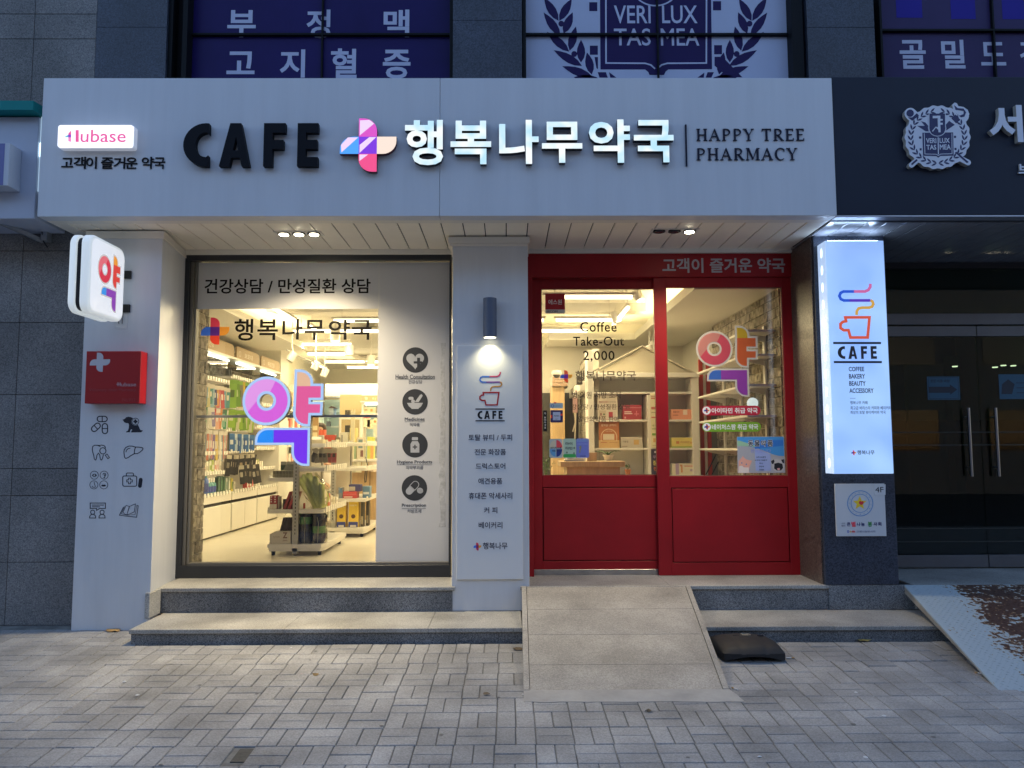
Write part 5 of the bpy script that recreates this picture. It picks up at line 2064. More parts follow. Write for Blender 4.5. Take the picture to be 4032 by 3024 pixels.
 def d6(st, r, F):
  rect.F = F
  rect(st, r, .02, .98, .02, .2, P('#2E8A4A'), 'green_base', rad=.012)
  word(st, r, '마이', .2, .72, .66, .82, P('#2A2C30'), bold=.02)
  word(st, r, '타민', .2, .72, .42, .58, P('#2A2C30'), bold=.02)
  for u, v in ((.3, .28), (.84, .24), (.86, .52)):
   mb = MB()
   mb.plate([[(r[0] + (r[1] - r[0]) * a, r[2] + (r[3] - r[2]) * b) for a, b in circ(u, v, .07, 12, .055)]], F, .0013, .0017)
   mb.build('dot', P('#5E6C60'), st)
 sticker('vitamin_sticker', 'pale green rounded sticker with green base and big korean letters', 'sticker', zz(306, 1248, 403, 1388), Yp, P('#8CA69C'), d6, .014)

 def d7(st, r, F):
  rect.F = F
  rect(st, r, .02, .98, .82, .98, P('#6478B0'), 'top_band', rad=.012)
  mb = MB()
  mb.plate([[(r[0] + (r[1] - r[0]) * a, r[2] + (r[3] - r[2]) * b) for a, b in ((.2, .26), (.26, .5), (.2, .56), (.36, .64), (.42, .56), (.34, .4), (.3, .24))]], F, .0009, .0013)
  mb.build('figure', P('#707462'), st)
  word(st, r, '네이처스팜', .3, .72, .06, .12, P('#1A1E30'), bold=.01)
  word(st, r, '프로바이오틱스', .1, .9, .66, .76, P('#7A8AC0'), bold=.01)
 sticker('probiotic_sticker', 'blue violet rounded sticker beside the pale green one', 'sticker', zz(403, 1247, 497, 1387), Yp, P('#5C68B0'), d7, .014)

 # two pill-shaped banners and the animal-medicine poster on the right pane
 def ban(body, box, h, label, name):
  def dr(st, r, F):
   rect.F = F
   hh = (r[3] - r[2])
   mb = MB()
   mb.plate([circ(r[0] + hh * .5, (r[2] + r[3]) / 2, hh * .42, 26)], F, .0009, .0014)
   mb.build('white_disc', P('#D8D6D8'), st)
   plus_logo(r[0] + hh * .23, r[0] + hh * .80, r[2] + hh * .24, r[2] + hh * .78, F, .0015, .0019, 'petal_cross', st, [P('#A02838'), P('#2C3C98'), P('#3A2060'), P('#D07830'), P('#A02838')])
   word(st, r, body, .165, .95, .2, .78, P('#DADAD4'), bold=.022)
  sticker(name, label, 'sticker', box, Yq, mat('banner ' + h, col(h), 0.45, trans=.25), dr, .05)
 s2 = .2411
 ban('아이타민 취급 약국', (2600 + 675 * s2, 1500 + 406 * s2, 2600 + 1640 * s2, 1500 + 560 * s2), '#B0263C', 'crimson pill shaped sticker with white disc on the right door glass', 'banner_sticker')
 ban('네이처스팜 취급 약국', (2600 + 680 * s2, 1500 + 673 * s2, 2600 + 1648 * s2, 1500 + 827 * s2), '#76A22E', 'green pill shaped sticker with white disc on the right door glass', 'banner_sticker')

 def poster(st, r, F):
  rect.F = F
  U = lambda pts: [(r[0] + (r[1] - r[0]) * a / 800.0, r[3] - (r[3] - r[2]) * b / 592.0) for a, b in pts]

  def shape(pts, m, name, d=.0014):
   mb = MB()
   mb.plate([U(pts)], F, d - .0003, d)
   return mb.build(name, m, st)
  shape([(6, 6), (790, 6), (790, 318), (700, 315), (600, 290), (480, 240), (330, 185), (180, 158), (6, 150)], P('#3E86C4'), 'blue_sky', .0012)
  shape([(6, 60), (60, 70), (190, 110), (330, 150), (290, 168), (180, 158), (6, 150)], P('#88B094'), 'green_wave', .0014)
  shape([(300, 60), (780, 55), (780, 150), (300, 200)], P('#2C6CBC'), 'blue_block', .0015)
  shape([(295, 200), (560, 285), (560, 555), (305, 555)], P('#8E9CC8'), 'text_panel', .0014)
  for i, ch in enumerate('동물약품'):
   a = (185, 295, 402, 515)[i]
   q = U([(a - 3, 164), (a + 93, 57)])
   mb = MB()
   put_text(mb, ch, (q[0][0], q[1][0], q[0][1], q[1][1]), F, .0016, .0018, bold=.075)
   mb.build('headline_outline', P('#E2E2E4'), st, recalc=False)
   q = U([(a, 160), (a + 90, 61)])
   mb = MB()
   put_text(mb, ch, (q[0][0], q[1][0], q[0][1], q[1][1]), F, .0019, .0023, bold=.022)
   mb.build('headline', P('#1A1A2C'), st, recalc=False)
  q = U([(228, 262), (570, 206)])
  mb = MB()
  put_text(mb, '판매합니다', (q[0][0], q[1][0], q[0][1], q[1][1]), F, .0018, .0022, bold=.01)
  mb.build('subtitle', P('#8890C8'), st, recalc=False)
  for body, (a, b, e, f) in (('심장사상충약', (318, 322, 480, 345)), ('내·외부기생충약', (290, 372, 500, 396)), ('백신', (368, 424, 428, 446)), ('영양제', (360, 474, 440, 498)), ('귀세정제', (362, 526, 440, 552))):
   q = U([(a, f), (e, b)])
   mb = MB()
   put_text(mb, body, (q[0][0], q[1][0], q[0][1], q[1][1]), F, .0018, .0022, bold=.008)
   mb.build('list_line', P('#3A3C50'), st, recalc=False)
  cat = shape([(8, 590), (20, 440), (18, 400), (70, 345), (95, 312), (120, 350), (165, 375), (205, 385), (245, 390), (225, 440), (205, 480), (190, 560), (195, 590)], P('#D49A88'), 'kitten', .0016)
  shape([(10, 590), (25, 480), (70, 470), (110, 500), (150, 500), (185, 500), (192, 590)], P('#DCC4BC'), 'kitten_chest', .0019)
  for a, b in ((72, 428), (148, 450)):
   shape(circ(a, b, 11, 12), P('#5878A0'), 'kitten_eye', .0021)
  shape([(96, 480), (116, 482), (106, 496)], P('#B06868'), 'kitten_nose', .0021)
  shape([(565, 405), (610, 370), (660, 368), (720, 378), (785, 368), (787, 450), (785, 520), (760, 570), (690, 585), (620, 565), (590, 510)], P('#B4B0B0'), 'pug', .0016)
  shape([(565, 400), (615, 372), (625, 410), (600, 450), (575, 440)], P('#26262E'), 'pug_ear', .0018)
  shape([(735, 378), (785, 368), (789, 440), (760, 430)], P('#26262E'), 'pug_ear', .0018)
  shape([(620, 440), (690, 425), (755, 445), (765, 510), (730, 550), (660, 552), (615, 520)], P('#1E1E24'), 'pug_mask', .0019)
  for a, b in ((640, 448), (738, 452)):
   shape(circ(a, b, 13, 12), P('#08080C'), 'pug_eye', .0021)
  shape([(665, 515), (705, 512), (715, 535), (690, 548), (668, 540)], P('#D09A98'), 'pug_tongue', .0021)
 sticker('animal_poster', 'blue and white animal medicine poster with kitten and pug in the glass corner', 'poster', (2600 + 1248 * s2, 1500 + 910 * s2, 2600 + 2040 * s2, 1500 + 1502 * s2), Yq, mat('poster paper', (0.55, 0.55, 0.60), 0.5, trans=.2), poster, .001)


doorway()


# ================================================================== right-hand pier, light box, plaque
def right_pier():
 t = thing('granite_pier', 'dark speckled granite pier between the red door and the dark entrance', 'pillar', (2.75, 5.98, Z_PLAT))
 Y = 5.985
 x0, x1 = at(3240, 2000, Y)[0], at(3527, 2000, Y)[0]
 mb = MB()
 mb.box(x0, x1, Y, 6.95, Z_PLAT + .001, 3.06, b=.002)
 mb.build('pier_casing', M_GRANDARK, t)
 mb = MB()
 mb.box(x0 - .012, x0 - .0005, Y + .03, 6.46, Z_PLAT + .001, 3.02)
 mb.build('reveal_slab', granite('brown granite', (0.03, 0.022, 0.018), (0.16, 0.12, 0.10), 110, .35, .2, .05), t)


right_pier()


def cafe_box():
 Y = 5.80
 t = thing('cafe_light_box', 'tall glowing blue white CAFE light box on the dark granite pier', 'lit sign', (2.75, Y, 1.2))
 r = prect(3249, 947, 3520, 1865, Y)
 mb = MB()
 mb.box(r[0], r[1], Y + .006, 5.955, r[2], r[3], b=.003)
 mb.build('case', mat('lit white pale case', (0.6, 0.65, 0.75), 0.35, emit=.75, ec=(0.46, 0.66, 1.0)), t)
 m = bpy.data.materials.new('lit blue white face')
 m.use_nodes = True
 nt = m.node_tree
 b = nt.nodes['Principled BSDF']
 b.inputs['Base Color'].default_value = (0.6, 0.65, 0.75, 1)
 b.inputs['Roughness'].default_value = .3
 tc = nt.nodes.new('ShaderNodeTexCoord')
 n = nt.nodes.new('ShaderNodeTexNoise')
 n.inputs['Scale'].default_value = 3.0
 n.inputs['Detail'].default_value = 1.0
 nt.links.new(tc.outputs['Object'], n.inputs['Vector'])
 cr = nt.nodes.new('ShaderNodeValToRGB')
 cr.color_ramp.elements[0].position = .3
 cr.color_ramp.elements[0].color = (0.20, 0.40, 0.98, 1)
 cr.color_ramp.elements[1].position = .7
 cr.color_ramp.elements[1].color = (0.36, 0.60, 1.0, 1)
 nt.links.new(n.outputs['Fac'], cr.inputs['Fac'])
 nt.links.new(cr.outputs['Color'], b.inputs['Emission Color'])
 b.inputs['Emission Strength'].default_value = .82 * EMK
 mb = MB()
 mb.box(r[0] + .002, r[1] - .002, Y, Y + .0055, r[2] + .002, r[3] - .002, b=.001)
 mb.build('lit_face', m, t)
 for i in range(13):
  mb = MB()
  z = r[2] + .08 + i * (r[3] - r[2] - .16) / 12
  mb.plate([circ(5.88, z, .022, 10, .04)], lambda a, b, d: (r[0] - d, a, b), .0003, .001)
  mb.build('led_spot', mat('bright led spot', (0.8, 0.85, 0.9), .4, emit=1.7, ec=(0.62, 0.82, 1)), t)
 mb = MB()
 mb.box(r[0] + .03, r[1] - .03, Y + .03, 5.93, r[3] + .0005, r[3] + .008, b=.002)
 mb.build('added_top_glow', mat('lit white top', (0.6, 0.65, 0.75), .4, emit=22, ec=(.5, .7, 1)), t)  # unseen glow added on the box top to brighten the planks above
 for z in (1.45, 2.55):
  mb = MB()
  mb.box(r[0] + .12, r[1] - .12, 5.955, 5.986, z, z + .04)
  mb.build('mounting_bracket', mat('black steel'), t)
 mb = MB()
 mb.box(r[0] + .1, r[0] + .38, 5.86, 5.93, r[3] + .0085, r[3] + .03, b=.004)
 mb.build('power_unit', mat('black steel'), t)
 F = fac(Y)
 k = .4219
 q = lambda a, b: at(3100 + a * k, 900 + b * k, Y)
 lp = lambda h, s=.85: mat('backlit print ' + h, col(h), .4, emit=s, ec=h)
 x0, zt = q(478, 517)
 x1, zb = q(812, 1015)
 mp = Map2(x0, x1, zb, zt, 26 * k / 3024 * Y)
 mp.z0 = zb + (zt - zb) * .03
 cup_logo(mp, F, .0005, .0012, t, lp('#D8583E'), [lp('#D46AA8'), lp('#2458D8'), lp('#5A2EC0'), lp('#D8A848')])
 dk = mat('backlit navy print', (0.05, 0.06, 0.10), .4, emit=.10, ec='#304068')
 dk2 = mat('backlit grey print', (0.05, 0.06, 0.08), .4, emit=.12, ec='#4A4C58')
 mb = MB()
 mb.ribbon([q(428, 1068), q(874, 1068)], 20 * k / 3024 * Y, F, .0005, .0012)
 mb.ribbon([q(434, 1246), q(882, 1246)], 20 * k / 3024 * Y, F, .0005, .0012)
 mb.build('rule', dk, t)
 x0, zt = q(468, 1098)
 x1, zb = q(838, 1216)
 cafe_letters(x0, x1, zb, zt, F, .0005, .0012, t, dk2, each=False, name='cafe_lettering')
 rc = lambda a, b, c, d: (3100 + a * k, 900 + b * k, 3100 + c * k, 900 + d * k)
 for body, bx, bo in (('COFFEE', (572, 1290, 718, 1332), .02), ('BAKERY', (574, 1357, 726, 1400), .02), ('BEAUTY', (576, 1424, 732, 1467), .02), ('ACCESSORY', (578, 1491, 806, 1534), .02),
       ('행복나무 카페', (586, 1610, 748, 1640), .005), ('최고급 바리스타 커피와 베이커리', (588, 1658, 968, 1690), .005), ('최상의 토탈 뷰티케어와 약국', (588, 1700, 918, 1730), .005)):
  tpx(body, rc(*bx), Y, dk, 'lettering', t, .0005, .0012, bo)
 mb = MB()
 mb.ribbon([q(584, 1584), q(636, 1584)], 3 * k / 3024 * Y, F, .0005, .0012)
 mb.build('short_rule', dk, t)
 k2 = lambda a, b, c, d: (3100 + a * k, 1600 + b * k, 3100 + c * k, 1600 + d * k)
 r2 = prect(*k2(596, 410, 644, 456), Y)
 plus_logo(*r2, F, .0005, .0012, 'petal_cross', t, [lp('#D85070'), lp('#3C58B0'), lp('#802060'), lp('#E09A50'), lp('#D05080')])
 tpx('행복나무', k2(652, 410, 814, 450), Y, dk, 'lettering', t, .0005, .0012, .01)


cafe_box()


def plaque():
 Y = 5.972
 t = thing('charity_plaque', 'square white plaque with a gold star emblem and 4F on the granite pier', 'plaque', (2.8, Y, 0.85))
 r = prect(3287, 1905, 3491, 2111, Y)
 mb = MB()
 mb.box(r[0], r[1], Y, 5.9855, r[2], r[3], b=.001)
 mb.build('board', mat('white acrylic board', (0.62, 0.62, 0.64), .4), t)
 F = fac(Y)
 k = .4219
 q = lambda pts: [at(3100 + a * k, 1600 + b * k, Y) for a, b in pts]
 P = lambda h: mat('print ' + h, col(h), .45)
 mb = MB()
 mb.plate([q([(808, 728), (915, 728), (915, 826), (812, 829)])], F, .0004, .003)
 lab = mb.build('floor_label', mat('white sticker', (0.66, 0.66, 0.68), .4), t)
 rc = lambda a, b, c, d: (3100 + a * k, 1600 + b * k, 3100 + c * k, 1600 + d * k)
 tpx('4F', rc(820, 752, 898, 802), Y - .003, P('#1C1C24'), 'lettering', lab)
 mb = MB()
 mb.plate([q(circ(680, 905, 122, 40)), q(circ(680, 905, 114, 40))], F, .0004, .001)
 mb.plate([q(circ(680, 905, 88, 36)), q(circ(680, 905, 82, 36))], F, .0004, .001)
 mb.build('emblem_ring', P('#5E84AC'), t)
 mb = MB()
 n = 20
 txt = '사단법인큰별나눔봉사회♥사랑♥희망'
 for i in range(len(txt)):
  an = 200 - i * 320 / len(txt) * 1.1
  x, z = q([(680 + 101 * math.cos(R(an)), 905 - 101 * math.sin(R(an)))])[0]
  s = .0085
  c_, s_ = math.cos(R(an - 90)), math.sin(R(an - 90))
  mp = (lambda x, z, c_, s_: (lambda a, b, d: (x + a * c_ - b * s_, Y - d, z + a * s_ + b * c_)))(x, z, c_, s_)
  put_text(mb, txt[i], (-s / 2, s / 2, -s / 2, s / 2), mp, .0004, .001, res=1)
 mb.build('ring_lettering', P('#5E84AC'), t, recalc=False)
 mb = MB()
 star = []
 for i in range(10):
  rr = 66 if i % 2 == 0 else 30
  star.append((676 + rr * math.sin(R(36 * i)), 903 - rr * math.cos(R(36 * i))))
 mb.plate([q(star)], F, .0004, .001)
 mb.build('star', P('#DDB02C'), t)
 mb = MB()
 mb.plate([q([(668, 900), (672, 884), (684, 882), (690, 890), (700, 884), (713, 892), (710, 908), (690, 922), (674, 914)])], F, .0011, .0016)
 mb.build('hand', P('#C02C34'), t)
 for ch, bx, h in (('큰', (556, 1083, 588, 1118), '#23285A'), ('별', (597, 1076, 638, 1124), '#D43848'), ('나', (650, 1083, 682, 1117), '#23285A'), ('눔', (688, 1082, 722, 1118), '#23285A'),
      ('봉', (750, 1076, 792, 1124), '#2C7C3C'), ('사', (803, 1080, 838, 1116), '#23285A'), ('회', (844, 1080, 878, 1116), '#23285A')):
  tpx(ch, rc(*bx), Y, P(h), 'lettering', t, bold=.03)
 tpx('사단', rc(505, 1085, 540, 1099), Y, P('#50546C'), 'lettering', t)
 tpx('법인', rc(505, 1107, 540, 1121), Y, P('#50546C'), 'lettering', t)
 for ch, bx, h in (('D', (560, 1157, 578, 1178), '#2C50A0'), ('o', (584, 1160, 598, 1178), '#D8A020'), ('m', (604, 1160, 632, 1178), '#C83030')):
  tpx(ch, rc(*bx), Y, P(h), 'lettering', t, bold=.03)
 tpx('큰별나눔봉사회', rc(645, 1158, 820, 1176), Y, P('#70748C'), 'lettering', t)


plaque()


# ================================================================== navy fascia and dark entrance on the right
def navy_sign():
 Y = 5.465
 t = thing('navy_fascia_sign', 'dark navy fascia sign with a white crest and pale raised letters', 'shop sign', (4.0, Y, 3.03))
 xl = 2.408
 z0, z1 = at(3300, 846, Y)[1], at(3290, 303, Y)[1]
 mb = MB()
 mb.box(xl, 5.6, Y, Y + .1, z0, z1, b=.003)
 mb.build('sign_board', mat('navy sign board', (0.009, 0.015, 0.032), .55, spec=.3, var=.1, vscale=3), t)
 mb = MB()
 mb.box(xl, 5.6, Y + .004, Y + .12, z0 - .014, z0 - .0005, b=.002)
 mb.build('edge_trim', mat('silver edge trim', (0.4, 0.42, 0.48), .35, metal=.6), t)
 F = fac(Y)
 k = .3315
 q = lambda pts: [at(3300 + a * k, 300 + b * k, Y - .04) for a, b in pts]
 s = lambda px: px * k / 3024 * Y
 pale = mat('white crest face', (0.62, 0.65, 0.74), .4)
 ret = mat('beige crest return', (0.34, 0.33, 0.31), .5)
 ink = mat('navy crest ink', (0.012, 0.015, 0.09), .45)
 lp = []
 for i in range(120):
  an = 360 * i / 120
  r = 375 + 7 * math.cos(R(an * 22))
  lp.append((1182 + r * 1.03 * math.cos(R(an)), 725 - r * math.sin(R(an))))
 mb = MB()
 mb.plate([q(lp)], F, .004, .040, 0, 1)
 cz = mb.build('crest', [pale, ret], t)
 cap = lambda ax, ay, bx, by, w: (lambda d, n: [(ax + n.x, ay + n.y)] + [(bx + n.x * math.cos(R(a)) + d.x * w / 2 * math.sin(R(a)), by + n.y * math.cos(R(a)) + d.y * w / 2 * math.sin(R(a))) for a in range(0, 181, 20)] + [(ax - n.x, ay - n.y)])(
  Vector((bx - ax, by - ay)).normalized(), Vector((-(by - ay), bx - ax)).normalized() * w / 2)
 for a in ((980, 560, 860, 445, 140), (1380, 560, 1470, 470, 170), (960, 980, 872, 1055, 62), (1400, 950, 1545, 1025, 66)):
  mb = MB()
  mb.plate([q(cap(*a))], F, .0041, .0399, 0, 1)
  mb.build('crest_arm', [pale, ret], cz)
 mb = MB()
 mb.plate([q([(1380, 470), (1355, 340), (1385, 312), (1410, 320), (1430, 355), (1490, 365), (1540, 400), (1560, 450), (1540, 490)])], F, .0042, .0398, 0, 1)
 mb.build('torch_flame', [pale, ret], cz)
 ik = MB()
 D0, D1 = .0402, .0408
 leaf = lambda bx, by, tx, ty, w: (lambda b, d, n: [tuple(b)] + [tuple(b + d * u + n * v) for u, v in ((.3, .8), (.55, 1), (.8, .6))] + [tuple(b + d)] + [tuple(b + d * u - n * v) for u, v in ((.8, .6), (.55, 1), (.3, .8))])(
  Vector((bx, by)), Vector((tx - bx, ty - by)), Vector((-(ty - by), tx - bx)).normalized() * w)
 for sgn in (1, -1):
  for i in range(15):
   an = 268 - i * 11.6
   ca, sa = math.cos(R(an)), math.sin(R(an))
   px, py = 1182 + sgn * 318 * ca * -1 * -1, 725 - 308 * sa
   # tangent upwards along the wreath
   tx, ty = math.sin(R(an)), math.cos(R(an))
   for o in (1, -1):
    ex = px + sgn * (tx * 62 + o * ca * 34)
    ey = py + (ty * 62 - o * sa * 34)
    ik.plate([q(leaf(px, py, ex, ey, 11))], F, D0, D1 + (.0002 if o > 0 else 0))
 # book
 ik.plate([q([(1000, 672), (1365, 668), (1372, 945), (1215, 948), (1190, 968), (1165, 950), (1008, 945)])], F, D0 + .0006, D1 + .0006)
 for a in ((960, 716, 988, 742), (968, 856, 992, 882), (1376, 708, 1400, 734), (1382, 852, 1406, 878)):
  ik.plate([q([(a[0], a[1]), (a[2], a[1]), (a[2], a[3]), (a[0], a[3])])], F, D0, D1 + .0003)
 # shield
 ik.plate([q([(1083, 445), (1268, 445), (1272, 600)] + [(1178 + 94 * math.cos(R(a)), 622 + 82 * math.sin(R(a))) for a in range(0, 181, 18)] + [(1083, 600)])], F, D0 + .0016, D1 + .0016)
 ik.plate([q([(940, 590), (1060, 590), (1075, 655), (1040, 655)])], F, D0, D1 + .0004)
 ik.plate([q([(985, 535), (1035, 550), (1070, 590), (1062, 630)])], F, D0, D1 + .0005)
 ik.plate([q([(1280, 575), (1318, 530), (1385, 578), (1285, 645)])], F, D0, D1 + .0004)
 ik.plate([q([(1345, 500), (1395, 455), (1452, 520), (1402, 560)])], F, D0, D1 + .0004)
 ik.plate([q([(1400, 440), (1440, 470), (1490, 450), (1490, 415), (1440, 405), (1395, 400), (1378, 345), (1420, 380), (1490, 385), (1520, 430), (1500, 480), (1460, 490)])], F, D0, D1 + .0004)
 ik.plate([q(circ(855, 440, 44, 18))], F, D0, D1 + .0004)
 ik.plate([q([(830, 490), (880, 490), (935, 440), (960, 470), (880, 530)])], F, D0, D1 + .0005)
 ik.plate([q([(1385, 905), (1408, 898), (1550, 1020), (1530, 1032)])], F, D0, D1 + .0005)
 ik.plate([q([(865, 1042), (930, 985), (945, 1000), (880, 1058)])], F, D0, D1 + .0005)
 ik.build('crest_print', ink, cz)
 pl = MB()
 D = .0412
 pl.ribbon(q([(1078, 445), (1078, 600)] + [(1178 - 102 * math.cos(R(a)), 622 + 92 * math.sin(R(a))) for a in range(0, 181, 18)] + [(1274, 600), (1272, 445)]), s(8), F, D + .0008, D + .0014)
 pl.ribbon(q([(1187, 728), (1190, 930)]), s(12), F, D, D + .0008)
 pl.ribbon(q([(1022, 680), (1030, 925), (1165, 928), (1190, 945), (1215, 926), (1352, 922), (1350, 680)]), s(7), F, D, D + .0008)
 for body, a in (('VERI', (1042, 738, 1166, 796)), ('LUX', (1202, 736, 1326, 794)), ('TAS', (1046, 816, 1166, 874)), ('MEA', (1204, 812, 1338, 872))):
  put_text(pl, body, prect(3300 + a[0] * k, 300 + a[1] * k, 3300 + a[2] * k, 300 + a[3] * k, Y - .04), F, D, D + .0009, bold=.02)
 for lp in ([(1122, 472), (1170, 472), (1175, 470), (1212, 470), (1212, 510), (1240, 510), (1240, 530), (1212, 530), (1212, 555), (1240, 555), (1240, 578), (1212, 578), (1216, 668), (1190, 668), (1188, 640), (1160, 612), (1124, 660), (1112, 655), (1158, 600), (1183, 610), (1180, 500), (1122, 502)],):
  pl.plate([q(lp)], F, D + .0010, D + .0016)
 pl.build('crest_lettering', pale, cz)
 lm = mat('pale raised letter', (0.60, 0.63, 0.72), .4)
 tpx('서', (3300 + 1783 * k, 300 + 342 * k, 3300 + 2206 * k, 300 + 782 * k), Y - .04, lm, 'raised_letter', t, -.036, 0, .03, ms=ret)
 tpx('울', (3300 + 2300 * k, 300 + 342 * k, 3300 + 2720 * k, 300 + 782 * k), Y - .04, lm, 'raised_letter', t, -.036, 0, .03, ms=ret)
 tpx('브', (4009, 646, 4056, 683), Y - .015, lm, 'raised_letter', t, -.012, 0, .03, ms=ret)


navy_sign()


def right_canopy():
 t = thing('dark_canopy_soffit', 'dark glossy planked soffit above the glass entrance', 'canopy', (4.0, 6.2, 3.02))
 mb = MB()
 w = .145
 x = 2.42
 while x < 5.6:
  mb.box(x + .004, x + w - .004, 5.60, 6.90, 3.022, 3.034, b=.002)
  x += w
 mb.build('plank_lining', mat('dark lacquered plank', (0.26, 0.26, 0.28), .14, spec=1.0, var=.1), t)
 mb = MB()
 mb.box(2.41, 5.6, 5.57, 6.95, 3.046, 3.06)
 mb.build('cavity', mat('dark cavity'), t)
 mb = MB()
 mb.box(2.41, 5.6, 5.566, 5.598, 3.016, 3.045, b=.002)
 mb.box(3.07, 5.6, 6.86, 6.90, 2.95, 3.02, b=.002)
 mb.build('edge_trim', mat('dark trim', (0.05, 0.05, 0.055), .3, metal=.3), t)


right_canopy()


def entrance():
 Y = 6.80
 t = thing('glass_entrance', 'dark glass double door entrance with steel rails and long bar handles', 'entrance', (4.0, Y, Z_PLAT))
 st = mat('dull stainless rail', (0.13, 0.135, 0.15), .4, metal=.6, var=.1, vscale=3)
 xa, xb = 3.02, 5.6
 z = lambda py: at(3750, py, Y)[1]
 xj = at(3872, 1900, Y)[0]
 mb = MB()
 mb.box(xa, xb, Y - .03, Y + .03, z(1280), z(1236), b=.003)
 mb.build('transom_rail', st, t)
 mb = MB()
 mb.box(xa, xb, Y - .04, Y + .06, Z_PLAT - .02, z(2236) - .004, b=.003)
 mb.build('threshold', M_GRAN, t)
 gl = glass('smoked entrance glass', (0.36, 0.45, 0.41), .0)
 mb = MB()
 mb.box(xa, xb, Y - .004, Y + .004, z(1236), 2.95)
 mb.build('fanlight', gl, t)
 for i, (a, b) in enumerate(((xa, xj - .004), (xj + .004, 4.9), (4.908, xb))):
  mb = MB()
  mb.box(a, b, Y - .006, Y + .006, z(2184), z(1326))
  p = mb.build('door_pane', gl, t)
  mb = MB()
  mb.box(a, b, Y - .02, Y + .02, z(2233), z(2184), b=.002)
  mb.build('door_rail', st, p)
  mb = MB()
  mb.box(a, b, Y - .02, Y + .02, z(1325), z(1285), b=.002)
  mb.build('door_rail', st, p)
 mb = MB()
 for py in (1702, 1752, 2080, 2132):
  mb.box(xa, xb, Y - .0075, Y - .0065, z(py) - .004, z(py) + .004)
 mb.build('pinstripe', mat('dark film stripe', (0.02, 0.025, 0.022), .5), t)
 mb = MB()
 mb.box(xa, xb, Y + .0065, Y + .0072, z(2184), z(1655))
 mb.build('tinted_film', glass('olive tinted film', (0.40, 0.42, 0.30)), t)
 for a in (3815, 3922):
  (x0, z1), (x1, z0) = at(a, 1606, Y - .06), at(a + 9, 1876, Y - .06)
  mb = MB()
  mb.tube([((x0 + x1) / 2, Y - .06, z0), ((x0 + x1) / 2, Y - .06, z1)], .0135, 12)
  for zz in (z0 + .08, z1 - .08):
   mb.tube([((x0 + x1) / 2, Y - .06, zz), ((x0 + x1) / 2, Y - .005, zz)], .008, 8)
  mb.build('bar_handle', mat('satin steel bar', (.26, .26, .28), .3, metal=1.0), t, smooth=True)
 # lobby behind
 mb = MB()
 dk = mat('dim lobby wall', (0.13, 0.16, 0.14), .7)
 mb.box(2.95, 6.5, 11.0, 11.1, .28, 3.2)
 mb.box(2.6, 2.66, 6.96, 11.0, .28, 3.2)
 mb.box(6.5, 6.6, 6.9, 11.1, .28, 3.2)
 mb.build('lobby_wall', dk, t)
 mb = MB()
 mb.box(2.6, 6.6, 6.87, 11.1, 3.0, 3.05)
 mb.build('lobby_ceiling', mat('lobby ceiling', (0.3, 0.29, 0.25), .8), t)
 mb = MB()
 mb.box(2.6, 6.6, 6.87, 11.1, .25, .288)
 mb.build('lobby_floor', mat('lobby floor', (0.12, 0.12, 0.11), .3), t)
 mb = MB()
 r = prect(3568, 1432, 3726, 1664, 10.9)
 mb.box(r[0], r[1], 10.9, 10.98, .3, r[3])
 mb.build('lobby_partition', mat('pale partition', (0.27, 0.30, 0.22), .6), t)
 mb = MB()
 r = prect(3740, 1400, 3790, 1660, 10.8)
 mb.box(r[0], r[1], 10.8, 10.98, .3, r[3])
 mb.build('door_casing', mat('pale partition'), t)
 mb = MB()
 for a, b in ((3760, 1445), (3918, 1448), (3951, 1441), (3990, 1442), (4002, 1086)):
  x, zz = at(a, b, 9.5)
  mb.lathe([(.03, 0), (.032, .012)], x, 9.5, zz, 10)
 mb.build('lobby_lamp', mat('lit lobby lamp', (0.8, 0.8, 0.7), .4, emit=6, ec=(1, .88, .62)), t)
 ld = bpy.data.lights.new('lobby_lamp_glow', 'POINT')
 ld.energy = 5.0 * EMK
 ld.color = (.86, .95, .62)
 ld.shadow_soft_size = .1
 lo = bpy.data.objects.new('lobby_lamp_glow', ld)
 COL.objects.link(lo)
 lo.location = (3.9, 9.9, 2.7)
 lo.parent = t
 lo.matrix_parent_inverse = Matrix.Translation(-Vector(t.location))

 def notice(box, label, arrow):
  yy = Y - .0062
  r = prect(*box, yy)
  n = thing('notice', label, 'notice', ((r[0] + r[1]) / 2, yy, r[2]))
  mb = MB()
  mb.plate([[(r[0], r[2]), (r[1], r[2]), (r[1], r[3]), (r[0], r[3])]], fac(yy), .0003, .001)
  mb.build('sheet', mat('blue notice paper', (0.016, 0.085, 0.15), .5), n)
  U = lambda pts: [(r[0] + (r[1] - r[0]) * a, r[2] + (r[3] - r[2]) * b) for a, b in pts]
  dkk = mat('dark navy notice ink', (0.004, 0.012, 0.03), .5)
  mb = MB()
  if arrow:
   mb.plate([U([(.04, .30), (.70, .30), (.70, .22), (.92, .44), (.70, .66), (.70, .56), (.04, .56)])], fac(yy), .0011, .0016)
   mb.ribbon(U([(.04, .05), (.96, .05), (.96, .95), (.04, .95)]), .004, fac(yy), .0011, .0016, closed=True)
   put_text(mb, '정문·이용 바람', tuple(v for p in (U([(.1, .74), (.7, .88)]),) for v in (p[0][0], p[1][0], p[0][1], p[1][1])), fac(yy), .0011, .0016, bold=.01)
  else:
   mb.plate([U([(.06, .2), (.4, .2), (.5, .6), (.3, .8), (.1, .6)])], fac(yy), .0011, .0016)
   for v in (.25, .45, .65):
    mb.ribbon(U([(.55, v), (.95, v)]), .006, fac(yy), .0011, .0016)
  mb.build('print', dkk, n)
 notice((3649, 1483, 3781, 1574), 'blue paper notice with a dark arrow on the entrance glass', True)
 notice((3931, 1474, 4060, 1571), 'blue paper notice without arrow at the right of the entrance glass', False)


entrance()


